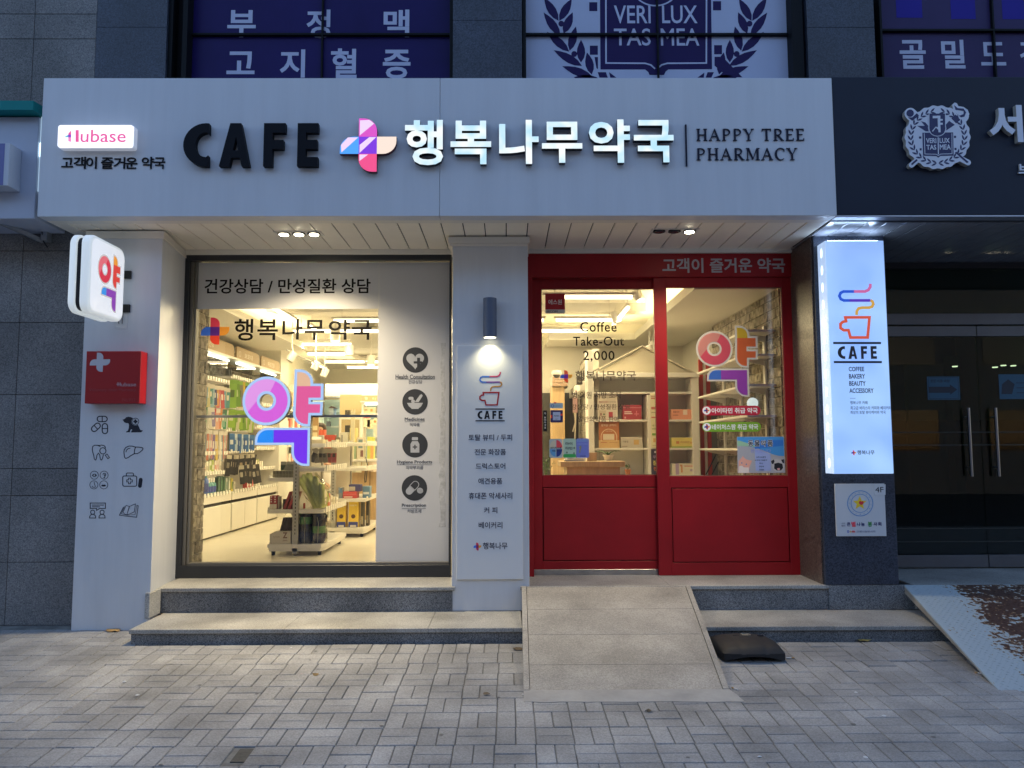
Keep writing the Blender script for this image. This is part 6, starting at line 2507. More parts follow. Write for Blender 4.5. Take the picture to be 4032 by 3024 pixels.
# ================================================================== neighbour's sign at the left edge
def neighbour():
 Y = 5.56
 t = thing('neighbour_sign', 'pale blue neighbouring sign under a teal cap at the left edge', 'shop sign', (-4.2, Y, 3.0))
 xr = at(142, 700, Y)[0]
 z0, z1 = at(60, 861, Y)[1], at(60, 460, Y)[1]
 mb = MB()
 mb.box(-5.6, xr, Y, 5.96, z0, z1, b=.004)
 mb.build('sign_board', mat('pale blue sign board', (0.42, 0.46, 0.56), .45, var=.05, vscale=2), t)
 mb = MB()
 za, zb = at(60, 444, Y - .05)[1], at(60, 408, Y - .05)[1]
 xa = at(130, 420, Y - .1)[0]
 pl = [(-5.6, Y - .10), (xa, Y - .10), (xr + .03, Y + .02), (xr + .03, 5.96), (-5.6, 5.96)]
 mb.plate([pl], lambda a, b, d: (a, b, d), za, zb)
 mb.build('teal_cap', mat('teal painted metal', (0.004, 0.20, 0.20), .55, spec=.2), t)
 mb = MB()
 r = prect(28, 402, 108, 409, Y - .02)
 mb.box(r[0], r[1], Y - .02, Y + .02, zb, zb + .02, b=.002)
 mb.build('cap_lug', M_ALU, t)
 mb = MB()
 r = prect(-200, 563, 28, 731, Y - .14)
 mb.box(-5.0, r[1] + .004, Y - .14, Y - .001, r[2], r[3], b=.003)
 bxo = mb.build('letter_box', mat('white acrylic box', (0.5, 0.53, 0.6), .4), t)
 mb = MB()
 mb.box(-5.0, r[1] - .03, Y - .1415, Y - .1402, r[2] + .004, r[3] - .004)
 mb.build('violet_face', mat('violet blue face', (0.12, 0.13, 0.34), .4), bxo)
 mb = MB()
 x0, zz1 = at(146, 462, Y + .05)
 x1, zz0 = at(158, 760, Y + .05)
 mb.box(xr + .001, xr + .03, Y + .02, Y + .06, zz0, zz1, b=.004)
 mb.build('led_strip', mat('cool led strip', (0.6, 0.7, 0.75), .4, emit=.5, ec=(0.55, 0.75, .9)), t)
 mb = MB()
 zz1, zz0 = at(152, 565, Y + .03)[1], at(152, 620, Y + .03)[1]
 mb.box(xr + .006, xr + .024, Y + .010, Y + .0195, zz0, zz1, b=.003)
 mb.build('bright_led', mat('bright led', (0.8, 0.9, 0.9), .4, emit=2.0, ec=(0.75, 0.95, 1)), t)
 gal = mat('galvanised steel', (0.30, 0.32, 0.35), .45, metal=.5)
 mb = MB()
 a, b = at(14, 882, 5.75), at(165, 948, 5.93)
 mb.tube([(a[0], 5.70, a[1]), (b[0], 5.945, b[1])], .021, 4)
 mb.build('brace', gal, t)
 mb = MB()
 r = prect(172, 868, 192, 950, 5.93)
 mb.box(r[0], r[1], 5.90, 5.968, r[2], 3.1, b=.002)
 mb.build('post', gal, t)
 mb = MB()
 rnd = random.Random(1)
 x, zz = at(170, 870, 5.9)
 mb.tube([(x, 5.9, zz), (x - .005, 5.9, zz - .08), (x + .004, 5.91, zz - .16), (x + .02, 5.94, zz - .2)], .005, 5)
 mb.build('cable', M_BLACK, t, smooth=True)


neighbour()


# ================================================================== litter on the pavement
def litter():
 tan, brown, yel = mat('dry tan leaf', (0.36, 0.22, 0.08), .8, var=.3, vscale=30), mat('brown leaf', (0.14, 0.10, 0.06), .8, var=.3, vscale=30), mat('yellow leaf', (0.30, 0.22, 0.06), .8, var=.3, vscale=30)
 wht = mat('white paper scrap', (0.62, 0.62, 0.62), .7)
 rnd = random.Random(11)

 def leaf(px, py, size, m, label, lift=.0, name='fallen_leaf'):
  x, y = ong(px, py)
  z = gz(y) + .003 + lift
  mb = MB()
  n = 9
  an = rnd.uniform(0, 6.28)
  vs = [(x, y, z + .012)]
  for i in range(n):
   a = 2 * math.pi * i / n
   rr = size * (1 + .35 * math.cos(a)) * rnd.uniform(.75, 1.1)
   vs.append((x + rr * math.cos(a + an), y + rr * .6 * math.sin(a + an), z + rnd.uniform(0, .012)))
  mb.add(vs, [(0, i + 1, (i + 1) % n + 1) for i in range(n)])
  mb.add([(p[0], p[1], p[2] - .001) for p in vs], [(0, (i + 1) % n + 1, i + 1) for i in range(n)])
  o = mb.build(name, m, None, recalc=False)
  set_props(o, label, 'leaf')

 def butt(px, py, L, an, label):
  x, y = ong(px, py)
  z = gz(y) + .006
  t = thing('cigarette_butt', label, 'litter', (x, y, z - .004), 'cigarette butts on the pavement')
  c, s = math.cos(an) * L / 2, math.sin(an) * L / 2
  mb = MB()
  mb.tube([(x - c, y - s, z), (x + c * .3, y + s * .3, z)], .0042, 7)
  mb.build('paper', wht, t)
  mb = MB()
  mb.tube([(x + c * .3, y + s * .3, z), (x + c, y + s, z)], .0043, 7)
  mb.build('filter', mat('tan filter', (0.45, 0.28, 0.12), .8), t)
 leaf(452, 2486, .055, tan, 'crumpled tan leaf against the foot of the white pillar')
 leaf(1247, 2660, .02, tan, 'small tan leaf lying alone on the pavers left of the ramp')
 leaf(2035, 2558, .04, brown, 'curled brown leaf beside the top of the ramp')
 leaf(1918, 2735, .022, brown, 'dark brown crumb of leaf left of the ramp end')
 leaf(2553, 2804, .022, brown, 'flat brown leaf below the right end of the ramp')
 leaf(3395, 2525, .05, yel, 'twisted yellow leaf by the right-hand step')
 butt(3111, 2594, .055, .1, 'white cigarette butt in front of the black base')
 butt(2894, 2716, .05, 2.0, 'white cigarette butt in the gap beside the ramp edge')
 butt(3856, 2654, .05, 2.4, 'white cigarette butt under the edge of the rusty ramp')
 for px, py in ((2059, 2735), (2990, 2980), (3370, 2727), (3480, 2820), (3410, 2983), (490, 2685), (540, 2738), (1145, 2552)):
  x, y = ong(px, py)
  z = gz(y) + .002
  mb = MB()
  n = 6
  vs = [(x, y, z + .005)] + [(x + rnd.uniform(.006, .016) * math.cos(i * 6.28 / n), y + rnd.uniform(.006, .014) * math.sin(i * 6.28 / n), z) for i in range(n)]
  mb.add(vs, [(0, i + 1, (i + 1) % n + 1) for i in range(n)])
  o = mb.build('paper_scrap', wht, None, recalc=False)
  set_props(o, 'tiny white scrap of paper lying on the grey pavers', 'litter', 'white scraps on the pavers')


litter()
# ================================================================== INTERIOR: shell of the shop
ZF = 0.29
M_CEIL = mat('white ceiling paint', (0.80, 0.78, 0.72), .8)
M_WALLIN = mat('cream interior wall', (0.72, 0.69, 0.60), .7)
M_TILEFL = mat('cream floor tile', (0.66, 0.62, 0.52), .22, var=.04, vscale=2.5)
M_SHELF = mat('white shelf metal', (0.72, 0.70, 0.65), .4)
M_TAN = mat('tan header board', (0.46, 0.34, 0.20), .55)
M_TUBE = mat('lit fluorescent tube', (0.9, 0.85, 0.7), .4, emit=6.0, ec=(1.0, 0.86, 0.54))
M_COVE = mat('lit cove strip', (0.9, 0.85, 0.7), .4, emit=36.0, ec=(1.0, 0.79, 0.37))
M_GREYMET = mat('grey shelf steel', (0.42, 0.41, 0.38), .45, metal=.2)


def struct(mb, name, m, **k):
 o = mb.build(name, m, None, loc=(0, 0, 0), **k)
 set_props(o, kind='structure')
 return o


def brick_mesh(mb, axis, plane, a0, a1, z0, z1, sgn, seed=1, L=.19, H=.068):
 """old whitish bricks standing a little proud of their mortar"""
 rnd = random.Random(seed)
 g = .007
 r = 0
 z = z0
 while z < z1 - .01:
  zt = min(z + H, z1)
  a = a0 - (L / 2 if r % 2 else 0)
  while a < a1:
   b0, b1 = max(a, a0) + g / 2, min(a + L, a1) - g / 2
   if b1 - b0 > .02:
    mb.cur = rnd.uniform(.6, 1.1)
    p = rnd.uniform(.008, .014) * sgn
    if axis == 'x':
     mb.box(plane, plane + p, b0, b1, z + g / 2, zt - g / 2, b=.003)
    else:
     mb.box(b0, b1, plane, plane + p, z + g / 2, zt - g / 2, b=.003)
   a += L
  z = zt
  r += 1


M_BRICK = granite('old pale brick', (0.19, 0.165, 0.13), (0.54, 0.49, 0.395), 26, .85, .35, .3, attr='tile')
M_MORTAR = mat('pale mortar', (0.50, 0.47, 0.40), .9, var=.1, vscale=20)


def shell():
 mb = MB()
 mb.box(-4.1, 2.56, 6.56, 16.6, ZF - .06, ZF)
 struct(mb, 'interior_floor', M_TILEFL)
 mb = MB()
 mb.box(-4.1, 2.56, 6.70, 16.6, 3.06, 3.12)
 struct(mb, 'interior_ceiling', M_CEIL)
 # dropped margins with lit coves round the raised field
 mb = MB()
 mb.box(-4.0, -2.9, 6.72, 10.9, 2.75, 2.79)
 mb.box(-2.9, -2.86, 6.72, 10.94, 2.75, 2.83)
 mb.box(-4.0, -2.901, 10.9, 10.94, 2.75, 2.83)
 mb.box(1.71, 2.5, 6.72, 9.95, 2.75, 2.79)
 mb.box(1.67, 1.71, 6.72, 9.95, 2.75, 2.84)
 mb.box(.55, 2.5, 9.951, 10.6, 2.75, 2.79)
 mb.box(.55, 1.709, 9.91, 9.95, 2.75, 2.84)
 mb.box(-4.0, .6, 14.0, 14.4, 2.30, 2.50)
 mb.box(-3.98, .6, 14.05, 14.1, 2.5, 2.53)
 # shallow downstand beams
 mb.box(-2.85, .55, 11.15, 11.4, 2.94, 3.06)
 mb.box(-2.85, 1.66, 9.02, 9.2, 2.96, 3.06)
 struct(mb, 'dropped_ceiling', M_CEIL)
 mb = MB()
 mb.box(-2.98, -2.93, 6.9, 10.8, 2.792, 2.81)
 mb.box(1.75, 1.79, 6.9, 9.8, 2.792, 2.81)
 mb.box(.7, 1.6, 10.02, 10.06, 2.792, 2.81)
 mb.box(-3.6, .5, 14.2, 14.25, 2.505, 2.52)
 o = mb.build('cove_strip', M_COVE, None)
 set_props(o, 'glowing warm cove strip hidden along the ceiling edge inside the shop', 'ceiling light')
 mb = MB()
 mb.box(-4.1, -4.0, 6.96, 16.6, ZF, 3.06)
 mb.box(-4.1, 2.56, 16.5, 16.6, ZF, 3.06)
 mb.box(2.45, 2.56, 6.56, 16.5, ZF, 3.06)
 mb.box(-4.1, -2.76, 6.56, 6.62, ZF, 3.06)
 mb.box(-2.76, 2.5, 6.63, 6.69, 3.0, 3.12)
 mb.box(.36, 2.45, 10.6, 10.66, ZF, 3.06)
 struct(mb, 'interior_wall', M_WALLIN)
 # brick face at the left edge of the window and along the upper long wall
 mb = MB()
 mb.box(-3.3, -2.70, 6.62, 6.90, ZF, 2.75)
 struct(mb, 'mortar_wall', M_MORTAR)
 mb = MB()
 brick_mesh(mb, 'x', -2.70, 6.63, 6.90, ZF + .05, 2.74, 1, 3, .20, .105)
 struct(mb, 'brick_wall', M_BRICK, attr='tile')
 mb = MB()
 mb.box(-4.0, -3.975, 6.97, 11.86, 1.9, 2.75)
 struct(mb, 'mortar_wall', M_MORTAR)
 mb = MB()
 brick_mesh(mb, 'x', -3.975, 7.6, 11.8, 2.2, 2.75, 1, 4, .22, .09)
 struct(mb, 'brick_wall', M_BRICK, attr='tile')
 # right hand brick wall
 mb = MB()
 mb.box(2.40, 2.449, 6.62, 8.85, ZF, 2.75)
 struct(mb, 'mortar_wall', M_MORTAR)
 mb = MB()
 brick_mesh(mb, 'x', 2.40, 6.63, 8.85, ZF, 2.74, -1, 6, .205, .088)
 struct(mb, 'brick_wall', M_BRICK, attr='tile')
 # short brick return behind the bookcase
 mb = MB()
 mb.box(.985, 1.06, 8.75, 10.2, ZF, 2.48)
 struct(mb, 'mortar_wall', M_MORTAR)
 mb = MB()
 brick_mesh(mb, 'x', .985, 8.75, 10.2, ZF + .3, 2.48, -1, 9, .205, .088)
 struct(mb, 'brick_wall', M_BRICK, attr='tile')
 mb = MB()
 mb.box(-3.99, -3.5, 11.86, 12.3, ZF, 2.9)
 o = mb.build('interior_column', M_WARMW, None)
 set_props(o, 'plain white column at the far end of the long wall shelves', 'column')


shell()


# ------------------------------------------------------------------ ceiling lamps
def tube_glow(t, x, y, L, along_y=False):
 ld = bpy.data.lights.new('tube_glow', 'AREA')
 ld.shape = 'RECTANGLE'
 ld.size, ld.size_y = (L, .04)
 ld.energy = 14.5 * EMK * L
 ld.color = (1.0, 0.81, 0.45)
 lo = bpy.data.objects.new('tube_glow', ld)
 COL.objects.link(lo)
 lo.location = (x, y, 2.778)
 if along_y:
  lo.rotation_euler = (0, 0, R(90))
 lo.parent = t
 lo.matrix_parent_inverse = Matrix.Translation(-Vector(t.location))


def lamps():
 rows = [(8.7, -2.0, 1.3), (9.5, -2.68, 1.3), (10.7, -2.9, .35), (11.8, -3.1, .35), (12.9, -3.1, .35), (13.8, -2.9, .35), (7.35, .35, 1.25)]
 words = ['first', 'second', 'third', 'fourth', 'fifth', 'last', 'nearest']
 n = 0
 for (y, x0, x1), w in zip(rows, words):
  x = x0
  while x + .5 < x1:
   L = min(1.18, x1 - x)
   t = thing('tube_light', 'lit white tube lamp in the %s cross row under the shop ceiling' % w, 'ceiling light', (x + L / 2, y, 2.8), 'tube lamps in the %s cross row' % w)
   mb = MB()
   mb.box(x, x + L, y - .018, y + .018, 2.822, 2.85, b=.003)
   mb.tube([(x + .12, y, 2.85), (x + .12, y, 3.06)], .004, 5)
   mb.tube([(x + L - .12, y, 2.85), (x + L - .12, y, 3.06)], .004, 5)
   mb.build('housing', M_SHELF, t)
   mb = MB()
   mb.tube([(x + .03, y, 2.805), (x + L - .03, y, 2.803)], .019, 8)
   mb.build('tube', M_TUBE, t, smooth=True)
   tube_glow(t, x + L / 2, y, L)
   x += L + .09
 for (a, b, x) in ((7.9, 9.05, 1.27), (7.6, 8.75, -2.42), (13.0, 14.0, -3.3), (9.1, 9.4, -2.35)):
  t = thing('tube_light', 'lit tube lamp running lengthwise near the %s' % {1.27: 'red door', -2.42: 'display window', -3.3: 'back corner', -2.35: 'lettered window track'}[x], 'ceiling light', (x, (a + b) / 2, 2.8), 'lengthwise tube lamps')
  mb = MB()
  mb.box(x - .018, x + .018, a, b, 2.822, 2.85, b=.003)
  mb.tube([(x, a + .1, 2.85), (x, a + .1, 3.06)], .004, 5)
  mb.build('housing', M_SHELF, t)
  mb = MB()
  mb.tube([(x, a + .02, 2.805), (x, b - .02, 2.803)], .019, 8)
  mb.build('tube', M_TUBE, t, smooth=True)
  tube_glow(t, x, (a + b) / 2, b - a, True)

 def spot(px, py, y, tilt, label, size=.05, lit=False, dx=0.0):
  x, z = at(px, py, y)
  t = thing('spotlight', label, 'spotlight', (x, y, z), 'white track spotlights inside the shop')
  mb = MB()
  d = Vector((dx, -.25 * tilt, -1)).normalized()
  c = Vector((x, y, z))
  mb.tube([tuple(c - d * size * 1.25), tuple(c + d * size * 1.25)], size, 14)
  mb.build('lamp_head', M_WARMW, t, smooth=True)
  mb = MB()
  mb.tube([tuple(c - d * size * .9), (x, y, z + size * 2.4), (x, y, 2.9)], size * .16, 6)
  mb.build('arm', M_WARMW, t)
  mb = MB()
  e = c + d * size * 1.26
  mb.tube([tuple(e), tuple(e + d * .004)], size * .86, 12)
  mb.build('lens', mat('lit spot lens', (.9, .85, .7), .4, emit=7, ec=(1, .88, .6)) if lit else mat('dim spot lens', (.5, .48, .42), .3), t)
 spot(1320, 1320, 9.4, 0, 'white spotlight under the large window lettering', .06, True)
 spot(1375, 1378, 9.9, 0, 'white spotlight hanging beside the ceiling air conditioner', .055)
 spot(1461, 1418, 10.2, 0, 'white spotlight below the ceiling air conditioner', .052, True)
 spot(1150, 1405, 8.9, 1, 'white spotlight on the track above the header boards', .045, False, -.5)
 spot(1243, 1440, 9.6, 1, 'tilted white spotlight in the middle of the track', .045, False, -.5)
 spot(1278, 1468, 9.9, 1, 'tilted white spotlight at the end of the track', .045, False, -.4)
 spot(2425, 1249, 8.6, 0, 'white spotlight above the coffee lettering', .05, False, .3)
 spot(2512, 1163, 7.8, 1, 'lit spotlight beside the lengthwise tube over the door', .045, True, .4)
 spot(2558, 1378, 9.2, 0, 'lower pair spotlight near the meeting stile of the door', .045, True, .2)
 spot(2572, 1360, 9.4, 0, 'upper pair spotlight near the meeting stile of the door', .045, False, .2)
 mb = MB()
 a, b, c = at(1128, 1378, 8.8), at(1203, 1412, 9.3), at(1290, 1447, 9.9)
 mb.tube([(a[0], 8.8, a[1]), (b[0], 9.3, b[1] - .005), (c[0], 9.9, c[1])], .009, 6)
 o = mb.build('lamp_track', M_GREYMET, None)
 set_props(o, 'thin dark lamp track running over the long wall shelves', 'track')
 t = thing('air_conditioner', 'white ceiling cassette air conditioner with open louvres', 'air conditioner', (-1.65, 11.0, 2.85))
 x0, x1 = at(1365, 1400, 10.4)[0], at(1515, 1400, 10.4)[0]
 mb = MB()
 mb.box(x0, x1, 10.35, 11.2, 2.63, 2.70, b=.01)
 mb.box(x0 + .06, x1 - .06, 10.4, 11.12, 2.70, 2.94)
 mb.build('casing', M_WARMW, t)
 mb = MB()
 mb.box(x0 + .14, x1 - .14, 10.5, 11.05, 2.622, 2.6295)
 mb.build('intake_grille', mat('grey grille', (.3, .29, .26), .6), t)
 for y in (10.38, 11.1):
  mb = MB()
  n = 8
  vs, fs = [], []
  for i in range(n + 1):
   u = i / n
   vs += [(x0 + .1 + (x1 - x0 - .2) * u, y, 2.626 - .05 * math.sin(math.pi * u)), (x0 + .1 + (x1 - x0 - .2) * u, y + .07, 2.60 - .06 * math.sin(math.pi * u))]
  fs = [(2 * i, 2 * i + 2, 2 * i + 3, 2 * i + 1) for i in range(n)]
  mb.add(vs, fs)
  mb.build('louvre', M_WARMW, t, recalc=False)


lamps()


# ------------------------------------------------------------------ product builders
def pc(h):
 c = col(h)
 g = (c[0] * .3 + c[1] * .59 + c[2] * .11) * .5 + .18
 return mat('pack ' + h, tuple(.82 * k + .18 * g * w for k, w in zip(c, (1.05, 1, .85))), .42)


def carton(label, cat, x0, x1, y0, y1, z0, z1, base, bands=(), group=None, name='carton', face='y', text=None, rz=0.0):
 """printed box: bands are (u0, u1, v0, v1, colour) on the face that looks at the window"""
 mats = [pc(base)]
 mb = MB()
 mb.box(x0, x1, y0, y1, z0, z1, 0, b=min(.003, (x1 - x0) * .1))
 cx, cy = (x0 + x1) / 2, (y0 + y1) / 2
 F = fac(y0) if face == 'y' else (lambda a, b, d: (x1 + d, a, b))
 a0, a1 = (x0, x1) if face == 'y' else (y0, y1)
 for i, (u0, u1, v0, v1, h) in enumerate(bands):
  mats.append(pc(h))
  A, B = a0 + (a1 - a0) * u0, a0 + (a1 - a0) * u1
  C, D = z0 + (z1 - z0) * v0, z0 + (z1 - z0) * v1
  mb.plate([[(A, C), (B, C), (B, D), (A, D)]], F, .0004, .0009 + .0003 * i, len(mats) - 1)
 if text:
  for body, (u0, u1, v0, v1), h in text:
   mats.append(pc(h))
   put_text(mb, body, (a0 + (a1 - a0) * u0, a0 + (a1 - a0) * u1, z0 + (z1 - z0) * v0, z0 + (z1 - z0) * v1), F, .0022, .0028, len(mats) - 1, bold=.015, res=2)
 if rz:
  M = Matrix.Translation((cx, cy, 0)) @ Matrix.Rotation(rz, 4, 'Z') @ Matrix.Translation((-cx, -cy, 0))
  mb.v = [tuple(M @ Vector(p)) for p in mb.v]
 o = mb.build(name, mats, None, loc=(cx, cy, z0))
 return set_props(o, label, cat, group)


def bottle(label, cx, cy, z0, r, h, body, cap, band=None, group=None, name='bottle', cat='bottle'):
 mb = MB()
 mb.lathe([(r * .92, 0), (r, .006), (r, h * .62), (r * .5, h * .74)], cx, cy, z0, 12, 0)
 mb.lathe([(r * .52, h * .742), (r * .52, h), (r * .45, h + .001)], cx, cy, z0, 10, 1)
 mats = [pc(body), pc(cap)]
 if band:
  mb.lathe([(r + .0012, h * .15), (r + .0012, h * .5)], cx, cy, z0, 12, 2)
  mats.append(pc(band))
 o = mb.build(name, mats, None, loc=(cx, cy, z0), smooth=True)
 return set_props(o, label, cat, group)


def hang_pack(label, cx, cy, zt, w, h, body, head, group, cat='packet', tilt=0.0, accent=None, name='blister_pack', ax=0.35):
 """card hanging from a peg: header card, bag or blister below"""
 mb = MB()
 c, s = math.cos(ax), math.sin(ax)
 rt, tt = math.cos(tilt), math.sin(tilt)

 def mp(a, b, d):
  a, b = a * rt - b * tt, a * tt + b * rt
  return (cx + a * c + d * s, cy + a * s - d * c, zt + b)
 mb.plate([rrect(-w / 2, w / 2, -h, -.035, .006, 2)], mp, -.006, .008, 0)
 mb.plate([[(-w / 2, -.05), (w / 2, -.05), (w / 2, 0), (-w / 2, 0)]], mp, .0085, .0105, 1)
 mats = [pc(body), pc(head)]
 if accent:
  mb.plate([rrect(-w * .36, w * .2, -h * .62, -h * .36, .005, 2)], mp, .0085, .0115, 2)
  mats.append(pc(accent))
 mb.tube([(cx, cy - .004, zt - .01), (cx - .02, cy + .05, zt - .006)], .002, 4, 1)
 o = mb.build(name, mats, None, loc=(cx, cy, zt))
 return set_props(o, label, cat, group)


# ------------------------------------------------------------------ long wall shelving
def wall_shelves():
 xf, xb = -3.5, -3.97
 bays = [(7.6, 9.86), (9.9, 10.86), (10.9, 11.84)]
 names = ['nearest', 'middle', 'farthest']
 for (a, b), nm in zip(bays, names):
  t = thing('wall_shelf_unit', 'white wall shelf unit, %s of the three bays along the long wall' % nm, 'shelf unit', (-3.75, (a + b) / 2, ZF), 'white wall shelf bays')
  mb = MB()
  mb.box(xb, xf - .01, a, b, ZF + .02, .66, b=.003)
  mb.build('base_cabinet', M_WARMW, t)
  mid = (a + b) / 2
  mb = MB()
  mb.box(xf - .009, xf, a + .004, mid - .003, ZF + .03, .655, b=.002)
  mb.build('drawer_front', M_WARMW, t)
  mb = MB()
  mb.box(xf - .009, xf, mid + .003, b - .004, ZF + .03, .655, b=.002)
  mb.build('drawer_front', M_WARMW, t)
  mb = MB()
  mb.box(xb, xf - .03, a, b, .661, .70)
  mb.build('finger_gap', mat('dark finger gap', (.03, .025, .02), .8), t)
  mb = MB()
  mb.box(xb, xf, a, b, .701, .80, b=.003)
  mb.build('worktop', M_SHELF, t)
  mb = MB()
  mb.box(xb, xb + .01, a, b, .80, 2.2)
  mb.build('back_panel', M_SHELF, t)
  lv = {0: (1.06, 1.30, 1.62, 1.90, 2.20), 1: (1.32, 1.60, 1.90, 2.29), 2: (1.07, 1.36, 1.66, 2.0)}[names.index(nm)]
  for z in lv:
   mb = MB()
   dpt = {1.62: .10, 1.60: .10, 1.90: .12}.get(z, .06)
   mb.box(xb + .01, xf - dpt, a, b, z - .03, z, b=.002)
   o = mb.build('shelf', M_SHELF, t)
   # clear price tickets clipped to the front edge
   mb = MB()
   y = a + .05 if a > 8 else 8.75
   while y < b - .03:
    mb.box(xf - dpt + .0005, xf - dpt + .014, y, y + .052, z - .022, z + .022, b=.001)
    y += .085
   mb.build('price_ticket', mat('pale price ticket', (.78, .77, .72), .35), o)
  mb = MB()
  y = a + .05 if a > 8 else 8.75
  while y < b - .03:
   mb.box(xf + .0005, xf + .012, y, y + .052, .782, .83, b=.001)
   y += .1
  mb.build('price_ticket', mat('pale price ticket'), t)
  for y in (a, b - .025):
   mb = MB()
   mb.box(xb + .01, xb + .05, y, y + .025, .80, 2.46)
   mb.build('upright', M_GREYMET, t)
  # header: ledge, tan board with a rounded corner, tube lamp behind a diffuser
  mb = MB()
  mb.box(xf - .25, xf + .02, a, b + .03, 2.49, 2.52, b=.003)
  mb.build('header_ledge', M_SHELF, t)
  mb = MB()
  ya, yb = max(a, 8.5) + .02, b - .03
  r = .09
  pl = [(ya, 2.521), (yb, 2.521), (yb, 2.60)] + arc(yb - r, 2.60, r, 0, 80, 5, .08) + arc(ya + .05, 2.64, .05, 95, 180, 4, .04) + [(ya, 2.60)]
  mb.plate([pl], lambda p, q, d: (xf - .02 + d, p, q), 0, .02)
  hb = mb.build('header_board', M_TAN, t)
  mb = MB()
  wd = {'nearest': '구강건강', 'middle': '보호대', 'farthest': '여성건강'}[nm]
  put_text(mb, wd, (ya + .30, ya + .62, 2.555, 2.625), lambda p, q, d: (xf + d, p, q), .0004, .001, bold=.01)
  mb.ribbon([(ya + .12 + .035 * math.cos(R(k)), 2.59 + .035 * math.sin(R(k))) for k in range(0, 360, 30)], .006, lambda p, q, d: (xf + d, p, q), .0004, .001, closed=True)
  mb.build('header_lettering', mat('cream lettering', (.72, .66, .52), .5), hb, recalc=False)
  mb = MB()
  mb.box(xf - .20, xf - .04, ya + .08, yb - .14, 2.40, 2.405)
  mb.box(xf - .035, xf - .03, ya + .08, yb - .14, 2.36, 2.47)
  mb.build('diffuser', glass('frosted diffuser', (.85, .9, .85), .04), t)
  mb = MB()
  mb.tube([(xf - .02, ya + .05, 2.462), (xf - .02, yb - .14, 2.462)], .013, 6)
  mb.build('header_tube', mat('lit greenish tube', (.9, .95, .85), .4, emit=6, ec=(.94, 1, .78)), t)

 rnd = random.Random(21)
 # hanging rows
 def row(y0, y1, n, z, w, h, bodies, heads, kind, where, cat, accents=None, x=-3.56, tilt=.0, name='blister_pack', ax=.35):
  for i in range(n):
   y = y0 + (y1 - y0) * (i + .5) / n
   k = i % len(bodies)
   nm, hx = bodies[k]
   hang_pack('%s %s %s' % (nm, kind, where), x + rnd.uniform(-.01, .01), y, z - rnd.uniform(0, .012), w, h * rnd.uniform(.9, 1.08), hx, heads[k % len(heads)],
      '%s %s' % (kind, where), cat, rnd.uniform(-tilt, tilt), accents[k % len(accents)] if accents else None, name, ax)
 row(8.85, 9.84, 14, 2.13, .042, .26, [('orange', '#E8A23C'), ('pink', '#E06A70'), ('rose red', '#C8444E'), ('sky blue', '#6FB0D0'), ('pale yellow', '#E4D89A'), ('teal', '#4F9CA0'), ('pale blue', '#9CC4D8'), ('navy', '#3A4C86')],
  ['#E8E0D0'], 'small packet', 'hanging below the top shelf of the long wall', 'packet', ['#F0EADC'], tilt=.06)
 row(9.95, 10.8, 8, 2.25, .09, .34, [('lime green', '#86B82C'), ('leaf green', '#6FA02A'), ('grey and lime', '#8C8A78'), ('yellow', '#E2C41C'), ('dark brown', '#4A3C30'), ('bright lime', '#96C63A')],
  ['#7CB02A', '#7CB02A', '#8CC03C', '#D8B818'], 'support bandage box', 'hanging high in the middle bay', 'carton', ['#4C6A20', '#C8D8A0', '#5C5648', '#3C3420'], tilt=.08, name='hanging_box')
 row(8.85, 9.84, 14, 1.85, .038, .24, [('salmon', '#E58C78'), ('orange', '#E0912E'), ('mint', '#8CC4AC'), ('green', '#3FA07C'), ('clear', '#D8D6CC'), ('white', '#E6E2D8'), ('lilac', '#9C90C0'), ('red topped', '#E07C74'), ('peach', '#ECB89C')],
  ['#EEE8DA', '#D88A30', '#58786A', '#3E8C6A', '#E8E6DC', '#E8E6DC', '#E8E6DC', '#CE3440'], 'toothpaste tube packet', 'hanging from the upper rail of the long wall', 'packet', ['#F2ECE0'], tilt=.07)
 row(9.95, 10.8, 10, 1.86, .085, .26, [('lime green', '#93BE30'), ('leaf green', '#74A226'), ('cream and green', '#D2CDB4')], ['#86B42A'], 'folded bandage packet', 'hanging from the upper rail of the middle bay', 'packet', ['#DDE6B8', '#4E7A1C', '#8AA850'], tilt=.12)
 row(8.85, 9.84, 16, 1.58, .027, .36, [('violet', '#8A74B4'), ('yellow', '#E6C850'), ('sand', '#DCC49A'), ('white', '#E4E2DC'), ('grey blue', '#7C96A8'), ('coral', '#E08870'), ('silver', '#C4C2BC'), ('pink', '#DC9CA4')],
  ['#F0EEE6'], 'toothbrush blister', 'hanging from the lower rail of the long wall', 'toothbrush', ['#F4F2EC'], tilt=.06)
 row(9.95, 10.8, 10, 1.55, .068, .24, [('blue', '#2F70B8'), ('pale blue', '#B9CFE0'), ('deep blue', '#2458A0')], ['#3C7CC0', '#DCE6EC'], 'interdental brush card', 'hanging from the lower rail of the middle bay', 'card', ['#E6ECF0', '#2C64A8'], tilt=.03)
 row(9.75, 10.75, 14, 1.28, .06, .26, [('black', '#1E1C1A'), ('charcoal', '#34302C'), ('black and beige', '#262320')], ['#CFC6B2', '#4A4640', '#B8AE98'], 'hair tie card', 'hanging below the middle shelf of the long wall', 'card', ['#8C8474', '#C4BCA8', '#A89478'], x=-3.50, tilt=.16)
 row(10.0, 10.75, 6, 1.14, .06, .25, [('black', '#1B1918'), ('dark', '#2C2925')], ['#C4BCA8', '#3A3632'], 'hair clip card', 'hanging lowest in the middle bay', 'card', ['#B8B0A0', '#8A7E6C'], x=-3.46, tilt=.2)
 # bottles and cartons on the worktop
 z = .80
